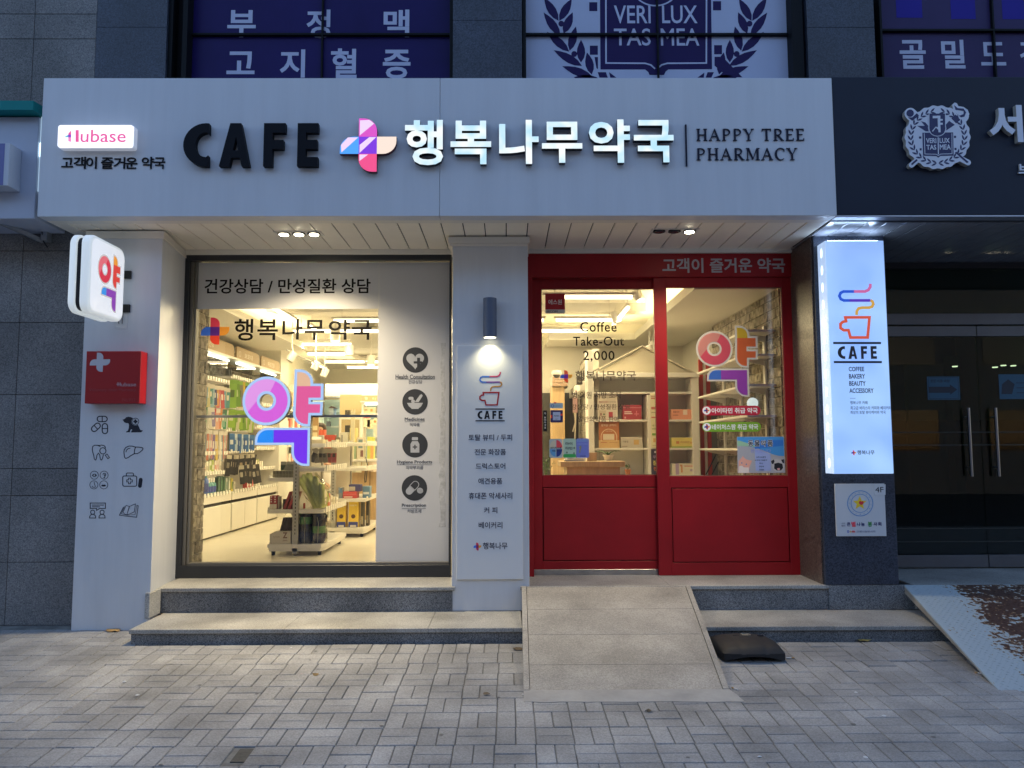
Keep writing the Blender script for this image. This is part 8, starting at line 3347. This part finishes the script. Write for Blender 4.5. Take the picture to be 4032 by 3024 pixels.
 for py in (1634, 1677):
  z = at(1310, py, ya + .7)[1]
  mb = MB()
  mb.box(a, b + .1, ya + .7, ya + 1.1, z - .03, z, b=.002)
  mb.build('shelf', mat('pale blue shelf', (.6, .7, .72), .5), t)
 z1, z2 = at(1310, 1634, ya + .7)[1], at(1310, 1677, ya + .7)[1]
 yq = ya + .75
 G = lambda px: at(px, 1650, yq)[0]
 mb = MB()
 x0, x1 = G(1294), G(1313)
 mb.box(x0, x1, yq, yq + .25, z1, z1 + .13)
 mb.plate([[(x0 - .01, z1 + .13), (x1 + .06, z1 + .13), ((x0 + x1) / 2, z1 + .17)]], fac(yq), -.25, .01, 1)
 o = mb.build('house_box', [pc('#B4C4D4'), pc('#5A3A40')])
 set_props(o, 'small house shaped box with a dark roof on the alcove shelf', 'box')
 carton('pale blue carton right of the house shaped box', 'carton', G(1324), G(1337), yq, yq + .1, z1, z1 + .12, '#A8C8CC', ((0, 1, 0, .45, '#80A0A4'),))
 for i in range(2):
  for j in range(4):
   carton('small navy medicine pack in the stacks on the alcove shelf', 'carton', G(1285) + i * .035, G(1285) + i * .035 + .032, yq, yq + .1, z2 + j * .022, z2 + j * .022 + .02, '#3C4C78', ((.1, .9, .2, .6, '#C4D0E0'),), 'navy medicine packs on the alcove shelf')
 carton('pale blue rounded pack above the navy medicine packs', 'carton', G(1287), G(1295), yq + .02, yq + .1, z2 + .09, z2 + .16, '#B8DCE4', ())
 lt = thing('alcove_light', 'round ceiling lamp in the pale blue dispensary alcove', 'ceiling light', (a + .3, 14.4, 2.2))
 mb = MB()
 mb.lathe([(.12, 0), (.13, .03)], a + .3, 14.4, 2.2, 16)
 mb.build('diffuser', mat('lit cool diffuser', (.8, .9, .95), .4, emit=9, ec=(.75, .95, 1)), lt)
 # black speaker on the beige panel, roll of paper and an antenna-like stick
 carton('black wall speaker in front of the beige panel', 'speaker', at(1361, 1600, 13.5)[0], at(1379, 1600, 13.5)[0], 13.45, 13.55, at(1370, 1641, 13.5)[1], at(1370, 1615, 13.5)[1], '#2A2620', ((.5, .7, .8, .9, '#8A8478'),), name='wall_speaker')
 mb = MB()
 x, zt = at(1385, 1612, 10.6)
 for i in range(5):
  mb.tube([(x + .03 - .01 * i, 10.6 + .01 * i, 1.2005), (x - .012 * (i - 2) + .02, 10.6, zt - .02 * (i % 3))], .008, 6)
 o = mb.build('paper_roll', pc('#D4CDB0'), None)
 set_props(o, 'bundle of pale rolled papers standing behind the sage carton', 'papers')

 # bags hanging from the counter edge
 for i, (a, b, py0, py1, h) in enumerate(((1389, 1423, 1790, 1860, '#C8C4AE'), (1425, 1450, 1785, 1850, '#D2CAB0'), (1452, 1484, 1790, 1856, '#D8C4B4'))):
  x0, x1 = at(a, 1800, 10.8)[0], at(b, 1800, 10.8)[0]
  za, zb = at(a, py1, 10.8)[1], min(at(a, py0, 10.8)[1], 1.157)
  lb = ('clear bag of goods hanging at the left of the oak counter', 'cream bag hanging in the middle of the oak counter', 'pale carrier bag with red print hanging on the oak counter')[i]
  mb = MB()
  n = 8
  vs = []
  rnd = random.Random(i)
  for j in range(4):
   u = j / 3
   for k in range(n + 1):
    v = k / n
    xx = x0 + (x1 - x0) * (v + .08 * (u - .5) * (1 if v > .5 else -1))
    vs.append((xx, 10.80 - .03 * math.sin(math.pi * v) - rnd.uniform(0, .012), zb + (za - zb) * u + rnd.uniform(-.006, .006)))
  fs = [(j * (n + 1) + k, j * (n + 1) + k + 1, (j + 1) * (n + 1) + k + 1, (j + 1) * (n + 1) + k) for j in range(3) for k in range(n)]
  mb.add(vs, fs)
  mb.box(x0 + .01, x1 - .01, 10.81, 10.83, za + .005, zb)
  mats = [pc(h)]
  if i == 2:
   put_text(mb, 'DANDA', (x0 + .01, x1 - .01, za + .03, za + .075), fac(10.765), .0, .001, 1, bold=.01)
   mats.append(pc('#B84040'))
  o = mb.build('hanging_bag', mats, None, recalc=False)
  set_props(o, lb, 'bag')
 mb = MB()
 x, z = at(1440, 1800, 10.7)
 x2, z2 = at(1437, 1897, 10.7)
 mb.ribbon([(x, z), (x + .03, z - .12), (x + .02, z - .2), (x2 + .015, z2), (x2, z2 - .005), (x2 - .005, z2 + .03), (x + .0, z - .17)], .014, fac(10.7), 0, .004)
 o = mb.build('strap', pc('#2E2A26'))
 set_props(o, 'black wrist strap dangling in front of the oak counter', 'strap')


back_area()


def person():
 """pharmacist sitting behind the counter, only brow and hair show above the orange box"""
 y = 12.2
 x, ztop = at(1262, 1664, y)
 t = thing('person', 'dark haired person sitting behind the orange red box at the counter', 'person', (x, y, ZF))
 me = bpy.data.meshes.new('body')
 hz = ztop - .115
 P = [(0, 0, .78 - ZF), (0, 0, 1.0 - ZF), (0, -.01, hz - .28 - ZF), (0, -.02, hz - .14 - ZF), (0, -.03, hz - .05 - ZF), (0, -.03, hz + .03 - ZF), (0, -.03, hz + .08 - ZF),
   (-.18, 0, hz - .27 - ZF), (-.24, -.05, hz - .5 - ZF), (-.16, -.28, hz - .55 - ZF), (.18, 0, hz - .27 - ZF), (.24, -.05, hz - .5 - ZF), (.16, -.28, hz - .55 - ZF),
   (-.1, -.02, .74 - ZF), (-.1, -.42, .76 - ZF), (-.1, -.44, .34 - ZF), (-.1, -.56, .31 - ZF), (.1, -.02, .74 - ZF), (.1, -.42, .76 - ZF), (.1, -.44, .34 - ZF), (.1, -.56, .31 - ZF)]
 E = [(0, 1), (1, 2), (2, 3), (3, 4), (4, 5), (5, 6), (2, 7), (7, 8), (8, 9), (2, 10), (10, 11), (11, 12), (0, 13), (13, 14), (14, 15), (15, 16), (0, 17), (17, 18), (18, 19), (19, 20)]
 Rd = [.14, .15, .13, .05, .07, .085, .06, .07, .05, .035, .07, .05, .035, .09, .07, .05, .04, .09, .07, .05, .04]
 me.from_pydata(P, E, [])
 o = bpy.data.objects.new('body', me)
 COL.objects.link(o)
 mo = o.modifiers.new('skin', 'SKIN')
 for i, v in enumerate(me.skin_vertices[0].data if me.skin_vertices else []):
  v.radius = (Rd[i], Rd[i])
 if not me.skin_vertices:
  bm = bmesh.new()
  bm.from_mesh(me)
  ly = bm.verts.layers.skin.verify()
  for i, v in enumerate(bm.verts):
   v[ly].radius = (Rd[i], Rd[i])
   v[ly].use_root = (i == 0)
  bm.to_mesh(me)
  bm.free()
 o.modifiers.new('smooth', 'SUBSURF').levels = 1
 me.materials.append(mat('warm skin', (0.50, 0.30, 0.20), .5))
 o.parent = t
 mb = MB()
 prof = [(.02, .115), (.06, .105), (.09, .07), (.102, .02), (.10, -.04), (.085, -.10)]
 n = 20
 vs, fs = [], []
 for r, z in prof:
  for k in range(n):
   an = 2 * math.pi * k / n
   dy = r * math.sin(an)
   rr = r
   front = math.sin(an) < -.45
   vs.append((x + rr * math.cos(an), y - .025 + (max(dy, -.045) if front and z < .06 else dy), hz + z))
 for j in range(len(prof) - 1):
  for k in range(n):
   fs.append((j * n + k, j * n + (k + 1) % n, (j + 1) * n + (k + 1) % n, (j + 1) * n + k))
 fs.append(tuple(range(n)))
 mb.add(vs, fs)
 mb.build('hair', mat('dark brown hair', (0.035, 0.022, 0.016), .5), t, smooth=True)
 for s in (-1, 1):
  mb = MB()
  mb.lathe([(.002, -.006), (.011, 0), (.002, .006)], x + s * .032, y - .108, hz + .005, 8)
  mb.build('eye', pc('#1A1412'), t)
 mb = MB()
 mb.tube([(x, y - .108, hz + .0), (x, y - .128, hz - .035), (x, y - .115, hz - .04)], [.008, .012, .008], 6)
 mb.build('nose', mat('warm skin'), t, smooth=True)
 mb = MB()
 mb.box(x - .02, x + .02, y - .112, y - .105, hz - .066, hz - .058, b=.002)
 mb.build('mouth', pc('#8A4A40'), t)
 mb = MB()
 mb.lathe([(.17, 0), (.19, .1), (.18, .3), (.13, .42), (.06, .46)], x, y, .76, 18, sy=.7)
 mb.build('white_coat', mat('white coat cloth', (.7, .7, .68), .8), t, smooth=True)
 mb = MB()
 mb.box(x - .22, x + .22, y - .2, y + .22, .68, .72, b=.02)
 for a in (-.18, .18):
  for b in (-.16, .18):
   mb.tube([(x + a, y + b, ZF), (x + a, y + b, .68)], .015, 6)
 o = mb.build('stool', M_GREYMET, None)
 set_props(o, 'stool under the person behind the sales counter', 'stool')


person()


# ------------------------------------------------------------------ cafe corner behind the red door
def cafe_corner():
 yb = 8.6
 X = lambda px, y=yb: at(px, 1650, y)[0]
 Z = lambda py, y=yb: at(2500, py, y)[1]
 x0, x1 = X(2316), X(2752)
 t = thing('bookcase', 'white bookcase with a house shaped gable facing the red door', 'bookcase', ((x0 + x1) / 2, yb, ZF))
 post = .065
 ztop = Z(1486)
 mb = MB()
 mb.box(x0, x0 + post, yb - .02, yb + .3, ZF, Z(1380), b=.003)
 mb.build('post', M_WARMW, t)
 mb = MB()
 mb.box(x1 - .075, x1, yb, yb + .3, ZF, ztop, b=.003)
 mb.build('post', M_WARMW, t)
 mb = MB()
 mb.box(x0 + post, x1 - .076, yb + .285, yb + .3, ZF, ztop)
 mb.build('back_panel', M_WALLIN, t)
 mb = MB()
 mb.box(x0 + post - .05, x1 + .01, yb - .03, yb + .3, ztop, ztop + .05, b=.003)
 mb.build('cornice', M_WARMW, t)
 xm = (x0 + x1) / 2 + .03
 zt = ztop + .37
 mb = MB()
 mb.plate([[(x0 + .10, ztop + .051), (x1 - .02, ztop + .051), (xm, zt)]], fac(yb + .2), -.03, 0)
 mb.build('gable_panel', mat('beige gable board', (.42, .38, .30), .6), t)
 for sx, xe in ((-1, x0 + .04), (1, x1 + .01)):
  mb = MB()
  mb.ribbon([(xe, ztop + .062), (xm, zt + .012)], .013, fac(yb + .17), -.1, .02)
  mb.build('gable_rail', mat('beige gable rail', (.48, .44, .355), .6), t)
 for py in (1543, 1652, 1764):
  mb = MB()
  mb.box(x0 + post + .001, x1 - .077, yb + .01, yb + .284, Z(py) - .022, Z(py), b=.002)
  mb.build('shelf', M_WARMW, t)
 zl = Z(1871)
 mb = MB()
 mb.box(x0 + post, x1 + .02, yb - .38, yb + .284, ZF, zl, b=.003)
 mb.build('base_cabinet', M_WARMW, t)
 for px in (2351, 2533, 2722):
  mb = MB()
  xx = X(px, yb + .27)
  mb.box(xx - .006, xx + .006, yb + .279, yb + .2845, zl + .02, Z(1545))
  mb.build('slot_strip', mat('dark slot strip', (.05, .045, .04), .6), t)
 mb = MB()
 mb.box(X(2549), X(2603), yb - .01, yb + .28, zl + .001, Z(1544) - .03, b=.002)
 mb.build('divider', M_WARMW, t)

 def bx(px0, px1, py0, py1, h, bands, lb, text=None, y=yb + .04, d=.1, name='carton', cat='carton'):
  xa, xb = X(px0, y), X(px1, y)
  levels = [Z(1652), Z(1764), zl]
  zb = at(2500, py1, y)[1]
  zb = min(levels, key=lambda q: abs(q - zb))
  za = zb + (at(2500, py0, y)[1] - at(2500, py1, y)[1])
  return carton(lb, cat, xa, xb, y, y + d, zb + .0006, za, h, bands, text=text, name=name)
 bx(2453, 2527, 1592, 1650, '#B01E40', ((0, 1, .80, .83, '#E89AA0'), (.08, .45, .5, .56, '#F0D8D8'), (.08, .5, .38, .44, '#F0D8D8'), (.08, .16, .08, .2, '#E0A8A8'), (.6, .85, .35, .42, '#D86A80'), (.7, .75, .25, .6, '#D86A80')), 'crimson gift carton on the upper bookcase shelf')
 bx(2443, 2528, 1716, 1759, '#C9C4B8', ((.60, .84, .3, .75, '#D8B068'), (.05, .3, .12, .18, '#8A8478')), 'silver grey carton with an amber roundel on the bookcase', [('기운업', (.08, .34, .5, .68), '#5A5448')])
 bx(2645, 2731, 1609, 1649, '#EE9C7C', ((.52, .72, .45, .95, '#E8D4C8'), (.06, .3, .40, .46, '#A04838')), 'peach carton behind the right door glass', [('침플러쉬', (.06, .34, .66, .82), '#8A3828')])
 bx(2643, 2730, 1718, 1758, '#E6D66C', ((0, 1, 0, .14, '#9CB83C'), (.2, .34, .4, .66, '#D88A3C'), (.84, .95, .4, .6, '#D8A048')), 'yellow carton with a green base behind the right door glass', [('아이타민', (.4, .8, .45, .66), '#B8763A')])
 bx(2642, 2730, 1824, 1869, '#E4DCC4', ((.16, .31, 0, 1, '#B49CC4'), (.40, .47, .2, .85, '#DC9048'), (.36, .46, .75, .9, '#DC9048'), (.55, .95, .7, .82, '#D8A088'), (.8, .95, .3, .5, '#B4A8C4')), 'white carton with a lilac stripe on the lowest bookcase shelf')
 bx(2353, 2433, 1546, 1648, '#DAD0C0', ((.08, .42, .06, .36, '#C8B8A0'), (.14, .2, .16, .26, '#8A3030'), (.28, .36, .18, .24, '#3C6A40'), (.55, .75, .08, .3, '#B82A44'), (.76, .92, .06, .22, '#D8C8C0'), (.1, .7, .50, .53, '#B8A898')), 'white leaflet with crimson pack picture on the bookcase',
  [('메모마일 플러스', (.08, .6, .66, .72), '#B85A50'), ('로 챙기세요', (.62, .92, .66, .71), '#7A7064')], d=.01, name='leaflet', cat='leaflet')
 o = bx(2357, 2438, 1646, 1761, '#C47440', ((0, 1, 0, .27, '#E0B878'), (.2, .75, .28, .48, '#E4D4BC'), (.1, .4, .18, .2, '#C86A40'), (.5, .9, .18, .2, '#C8925A')), 'orange brown poster with a glowing arch on the bookcase', [('활력을 UP하다', (.12, .86, .74, .82), '#F4DCC0'), ('지금 바로', (.32, .66, .56, .6), '#E8CDB0')], d=.01, name='leaflet', cat='leaflet')
 mb = MB()
 xa, xb = X(2357), X(2438)
 cx, r = (xa + xb) / 2 + .002, .088
 zc = Z(1764) + .125
 mb.ribbon([(cx - r, zc - .05)] + [(cx - r * math.cos(R(k)), zc + r * math.sin(R(k))) for k in range(0, 181, 12)] + [(cx + r, zc - .05)], .006, fac(yb + .04), .004, .005)
 so = mb.build('arch_print', pc('#F4E4B8'), o)
 so.matrix_parent_inverse = Matrix.Translation(-Vector(o.location))
 bx(2561, 2600, 1549, 1652, '#E4DAB8', ((.1, .8, .78, .82, '#C86050'), (.1, 1, .38, .48, '#CC6A60'), (.1, 1, .05, .1, '#CC6A60'), (.1, .9, .25, .28, '#A89C80')), 'long cream leaflet with red bars beside the meeting stile', [('피부에', (.1, .8, .84, .9), '#B0604C')], y=yb - .03, d=.004, name='leaflet', cat='leaflet')
 bx(2563, 2601, 1653, 1764, '#E8E0B8', ((.1, .8, .44, .52, '#6CA838'), (.2, .9, .2, .34, '#D8A868'), (.1, .9, .08, .1, '#B8AC88')), 'long cream leaflet with a green bar beside the meeting stile', [('내 아이', (.1, .9, .76, .83), '#7C9A4C'), ('비타민', (.1, .9, .64, .71), '#7C9A4C')], y=yb - .03, d=.004, name='leaflet', cat='leaflet')
 bx(2561, 2604, 1766, 1869, '#27264E', ((.3, .9, .85, .92, '#D8D4DC'),), 'navy leaflet with yellow letters low beside the meeting stile', [('우리', (.15, .8, .64, .76), '#A898C8'), ('잠못', (.15, 1, .38, .56), '#E8DC70'), ('진짜', (.2, .9, .18, .32), '#D86A40')], y=yb - .03, d=.004, name='leaflet', cat='leaflet')
 # terracotta pot with a seedling on the base cabinet, by the door
 def plant(px, py, y, z, r, h, label, nleaf, spread, lh, pot, kind):
  x = at(px, py, y)[0]
  t = thing('potted_plant', label, 'plant', (x, y, z))
  mb = MB()
  mb.lathe([(r * .7, 0), (r * .95, h * .75), (r * 1.12, h * .76), (r * 1.12, h), (r * .95, h), (r * .9, h * .85), (.001, h * .85)], x, y, z + .0005, 16)
  mb.build('pot', pot, t, smooth=True)
  rnd = random.Random(px)
  mb = MB()
  for i in range(nleaf):
   an = 2 * math.pi * i / nleaf + rnd.uniform(-.3, .3)
   ln = lh * rnd.uniform(.6, 1.1)
   if kind == 'blade':
    P = []
    for k in range(5):
     u = k / 4
     P.append((x + math.cos(an) * spread * u, y + math.sin(an) * spread * u, z + h * .9 + ln * math.sin(u * 2.2) * .8))
    w = .009
    n = Vector((-math.sin(an), math.cos(an), 0))
    vs = []
    for k, p in enumerate(P):
     ww = w * (1 - (k / 4) ** 2)
     vs += [tuple(Vector(p) + n * ww), tuple(Vector(p) - n * ww + Vector((0, 0, .004)))]
    mb.add(vs, [(2 * k, 2 * k + 1, 2 * k + 3, 2 * k + 2) for k in range(4)])
   else:
    p0 = (x, y, z + h * .85)
    p1 = (x + math.cos(an) * spread * rnd.uniform(.3, 1), y + math.sin(an) * spread * rnd.uniform(.3, 1), z + h + ln)
    mb.tube([p0, p1], .002, 4)
    for q in range(5):
     u = rnd.uniform(.4, 1.05)
     c = Vector(p0).lerp(Vector(p1), u) + Vector((rnd.uniform(-.02, .02), rnd.uniform(-.02, .02), rnd.uniform(-.01, .02)))
     s = rnd.uniform(.008, .016)
     d1, d2 = Vector((rnd.uniform(-1, 1), rnd.uniform(-1, 1), rnd.uniform(-.5, .5))).normalized() * s, Vector((rnd.uniform(-1, 1), rnd.uniform(-1, 1), rnd.uniform(-.6, .6))).normalized() * s * .7
     mb.add([tuple(c - d1), tuple(c + d2), tuple(c + d1), tuple(c - d2)], [(0, 1, 2, 3)])
  mb.build('leaves', mat('green plant leaf', (.06, .13, .03), .5, var=.35, vscale=30), t, recalc=False)
 terra = mat('terracotta', (.42, .15, .06), .75, var=.12, vscale=15)
 plant(2472, 1850, 8.34, zl, .032, .072, 'small seedling in an orange terracotta pot beside the oak counter', 6, .05, .05, terra, 'bush')
 # oak counter by the door with papers, a spider plant behind it
 yc = 7.62
 xa, xb = at(2208, 1830, yc)[0], at(2461, 1830, yc)[0]
 zc = at(2300, 1817, yc)[1]
 t = thing('cafe_counter', 'pale oak counter with a thick top inside the red door', 'counter', ((xa + xb) / 2, yc, ZF))
 mb = MB()
 mb.box(xa - .0, xb, yc, yc + .5, zc - .055, zc, b=.003)
 mb.build('counter_top', M_WOOD, t)
 mb = MB()
 mb.box(xa + .06, xb - .045, yc + .03, yc + .46, ZF, zc - .0555, b=.002)
 mb.build('counter_body', M_WOOD, t)
 mb = MB()
 xp = at(2312, 1800, yc + .1)[0], at(2350, 1800, yc + .1)[0]
 mb.box(xp[0], xp[1], yc + .1, yc + .16, zc + .0005, at(2330, 1782, yc + .1)[1], b=.002)
 mb.build('upstand', M_WOOD, t)
 for i, (h, w) in enumerate((('#8A90B8', .19), ('#C8CCD4', .21), ('#9AA4C0', .18))):
  x = at(2262, 1800, yc + .2)[0]
  carton('%s booklet in the small pile on the oak counter' % ('violet blue', 'pale grey', 'grey blue')[i], 'booklet', x - w / 2, x + w / 2, yc + .12, yc + .28, zc + .0006 + i * .011, zc + .0106 + i * .011, h, (), 'booklets on the oak counter', name='booklet')
 plant(2395, 1800, 7.95, zc, .05, .06, 'spider plant with long thin leaves on the oak counter', 11, .13, .07, M_WARMW, 'blade')
 # tall oak cabinet, brick topped box, dark tiled wall, beam
 ya = 9.9
 xa, xb = at(2175, 1650, ya)[0], at(2224, 1650, ya)[0]
 t = thing('oak_cabinet', 'tall narrow oak cabinet with a brick box on its top', 'cabinet', ((xa + xb) / 2, ya, ZF))
 mb = MB()
 mb.box(xa, xb, ya, ya + .5, ZF, at(2200, 1522, ya)[1], b=.003)
 mb.build('cabinet_body', M_WOOD, t)
 mb = MB()
 z0, z1 = at(2200, 1522, ya)[1], at(2200, 1483, ya)[1]
 mb.box(xa - .004, xb + .05, ya - .03, ya + .4, z0 + .0005, z1)
 mb.build('brick_box', M_MORTAR, t)
 mb = MB()
 brick_mesh(mb, 'y', ya - .03, xa, xb + .045, z0, z1, -1, 5, .10, .042)
 mb.build('brick_facing', mat('small red brown brick', (.36, .24, .16), .8, var=.2, vscale=10), t)
 mb = MB()
 mb.box(.42, .98, 10.52, 10.58, ZF, 2.1)
 o = mb.build('dark_tile_wall', mat('dark slate tile', (.075, .075, .07), .4, var=.15, vscale=6), None)
 set_props(o, 'dark slate tiled wall patch behind the oak cabinet', 'wall')
 mb = MB()
 mb.box(.86, .98, 9.0, 10.5, 2.02, 2.13, b=.004)
 o = mb.build('white_beam', M_WARMW, None)
 set_props(o, 'white lintel beam running back beside the brick return', 'beam')
 # glittery hanging packets with a white ribbon
 t = thing('hanging_ornament', 'silver topped pink packet with long white ribbons hanging before the brick return', 'ornament', (.86, 8.5, 1.6))
 mb = MB()
 x, zt = at(2262, 1540, 8.5)
 rnd = random.Random(3)
 for i in range(26):
  c = Vector((x + rnd.uniform(-.03, .05), 8.5 + rnd.uniform(-.02, .02), zt - rnd.uniform(0, .08)))
  d1, d2 = Vector((rnd.uniform(-1, 1), rnd.uniform(-.6, .6), rnd.uniform(-1, 1))).normalized() * .016, Vector((rnd.uniform(-1, 1), rnd.uniform(-.6, .6), rnd.uniform(-1, 1))).normalized() * .014
  mb.add([tuple(c - d1), tuple(c + d2), tuple(c + d1), tuple(c - d2)], [(0, 1, 2, 3)])
 mb.build('foil', mat('silver foil', (.8, .8, .78), .15, metal=1), t, recalc=False)
 mb = MB()
 for i, (a, b) in enumerate(((2255, 2268), (2262, 2274))):
  xa_, xb_ = at(a, 1580, 8.5)[0], at(b, 1580, 8.5)[0]
  mb.box(xa_, xb_, 8.49 + .02 * i, 8.5 + .02 * i, at(a, 1625, 8.5)[1], at(a, 1565, 8.5)[1], b=.002)
 mb.build('packet', pc('#D0A8A4'), t)
 mb = MB()
 p0, p1 = at(2262, 1625, 8.5), at(2255, 1700, 8.5)
 mb.ribbon([p0, ((p0[0] + p1[0]) / 2 + .02, (p0[1] + p1[1]) / 2), p1], .014, fac(8.5), 0, .002)
 p0, p1 = at(2268, 1625, 8.5), at(2264, 1728, 8.5)
 mb.ribbon([p0, p1], .014, fac(8.52), 0, .002)
 mb.build('ribbon', pc('#E0D8C0'), t)
 # plants at the far left of the left door glass
 plant(2150, 1840, 8.2, .95, .06, .1, 'bushy dark plant in a white pot at the edge of the left door glass', 16, .1, .26, M_WARMW, 'bush')
 mb = MB()
 x = at(2150, 1840, 8.2)[0]
 mb.box(x - .14, x + .14, 8.08, 8.34, ZF, .95, b=.004)
 o = mb.build('plant_stand', M_WARMW, None)
 set_props(o, 'white plant stand beside the red door frame', 'stand')

 # speaker and dome cameras
 mb = MB()
 p = prect(2271, 1481, 2294, 1513, 8.7)
 mb.box(p[0], p[1], 8.7, 8.8, p[2], p[3], b=.004)
 mb.plate([circ((p[0] + p[1]) / 2, p[2] + .04, .022, 12)], fac(8.7), .0005, .002, 1)
 o = mb.build('wall_speaker', [pc('#3A3630'), pc('#8A8478')], None)
 set_props(o, 'small black speaker fixed before the brick return', 'speaker')

 def dome(px, py, y, label, up=True):
  x, z = at(px, py, y)
  t = thing('dome_camera', label, 'camera', (x, y, z))
  s = 1 if up else -1
  mb = MB()
  mb.lathe([(.055, .0), (.06, .02), (.05, .05)] if up else [(.05, 0), (.055, .03), (.04, .05)], x, y, z, 16)
  mb.build('mount', M_WARMW, t, smooth=True)
  mb = MB()
  mb.lathe([(.008, -.04), (.03, -.03), (.042, -.008), (.045, -.0005)], x, y, z, 14)
  mb.build('dome', pc('#4A4A4C'), t, smooth=True)
 x, z = at(2824, 1137, 7.0)
 dome(2824, 1142, 7.0, 'dome security camera at the top of the right door glass')
 dome(2192, 1476, 9.0, 'small dome camera beside the oak cabinet top')
 # white shelves on brackets along the right hand brick wall
 t = thing('bracket_shelving', 'white bracket shelves along the right brick wall', 'shelf unit', (2.25, 7.6, 1.2))
 for py in (1392, 1468, 1563, 1660, 1765):
  z = at(2750, py, 8.5)[1]
  mb = MB()
  y_end = 8.5 if py != 1392 else 7.5
  mb.box(2.12, 2.385, 6.75, y_end, z - .022, z, b=.003)
  mb.build('shelf', M_SHELF, t)
  for y in (7.0, 7.75, 8.35):
   if y > y_end:
    continue
   mb = MB()
   mb.plate([[(2.385, z - .022), (2.16, z - .022), (2.16, z - .032), (2.385, z - .085)]], lambda a, b, d: (a, y + d, b), 0, .012)
   mb.build('bracket', M_SHELF, t)
 for y in (7.0, 7.75, 8.35):
  mb = MB()
  mb.box(2.366, 2.385, y - .02, y + .035, ZF, 2.46)
  mb.build('upright', M_SHELF, t)
 plant(3035, 1720, 6.95, at(2750, 1765, 8.5)[1], .05, .05, 'trailing plant in a brown pot on the bracket shelf', 12, .12, .06, pc('#6A3428'), 'blade')
 mb = MB()
 cx, cz = at(2963, 1587, 7.3)
 vs, fs = [], []
 mb.lathe([(.052 * math.sin(R(a)), -.052 * math.cos(R(a))) for a in range(6, 180, 14)], cx, 7.3, cz, 16)
 o = mb.build('globe_lamp', mat('lit pale globe', (.8, .85, .85), .3, emit=.75, ec=(.82, .95, .92)), None, smooth=True)
 set_props(o, 'small pale glowing globe on the right bracket shelf', 'lamp')
 # red framed glass panel at the back of the shelves
 t = thing('red_side_panel', 'red framed glass panel standing at the end of the bracket shelves', 'glass panel', (2.2, 8.75, ZF))
 yr = 8.72
 for (a, b) in ((2757, 2772), (2785, 2800)):
  mb = MB()
  xa, xb = at(a, 1650, yr)[0], at(b, 1650, yr)[0]
  mb.box(xa, xb, yr, yr + .04, ZF, at(2760, 1415, yr)[1], b=.002)
  mb.build('post', mat('bright red paint', (.40, .03, .012), .4), t)
 mb = MB()
 mb.box(at(2773, 1650, yr)[0], at(2784, 1650, yr)[0], yr + .015, yr + .025, ZF, at(2760, 1420, yr)[1])
 mb.build('pale_strip', M_WARMW, t)
 mb = MB()
 mb.box(at(2800.5, 1650, yr)[0], at(2826, 1650, yr)[0], yr + .01, yr + .02, ZF, at(2760, 1420, yr)[1])
 mb.build('grey_glass', mat('grey backed glass', (.16, .16, .14), .15), t)
 mb = MB()
 for i, (a, b) in enumerate(((2822, 2775), (2828, 2798))):
  p0, p1 = at(a, 1785 + 35 * i, 8.4), at(b, 1868, 8.4)
  mb.tube([(p0[0], 8.4, p0[1]), (p1[0], 8.35, p1[1])], .006, 6)
 o = mb.build('music_stand', M_BLACK, None)
 set_props(o, 'thin black slanting stand legs below the bracket shelves', 'stand')


cafe_corner()
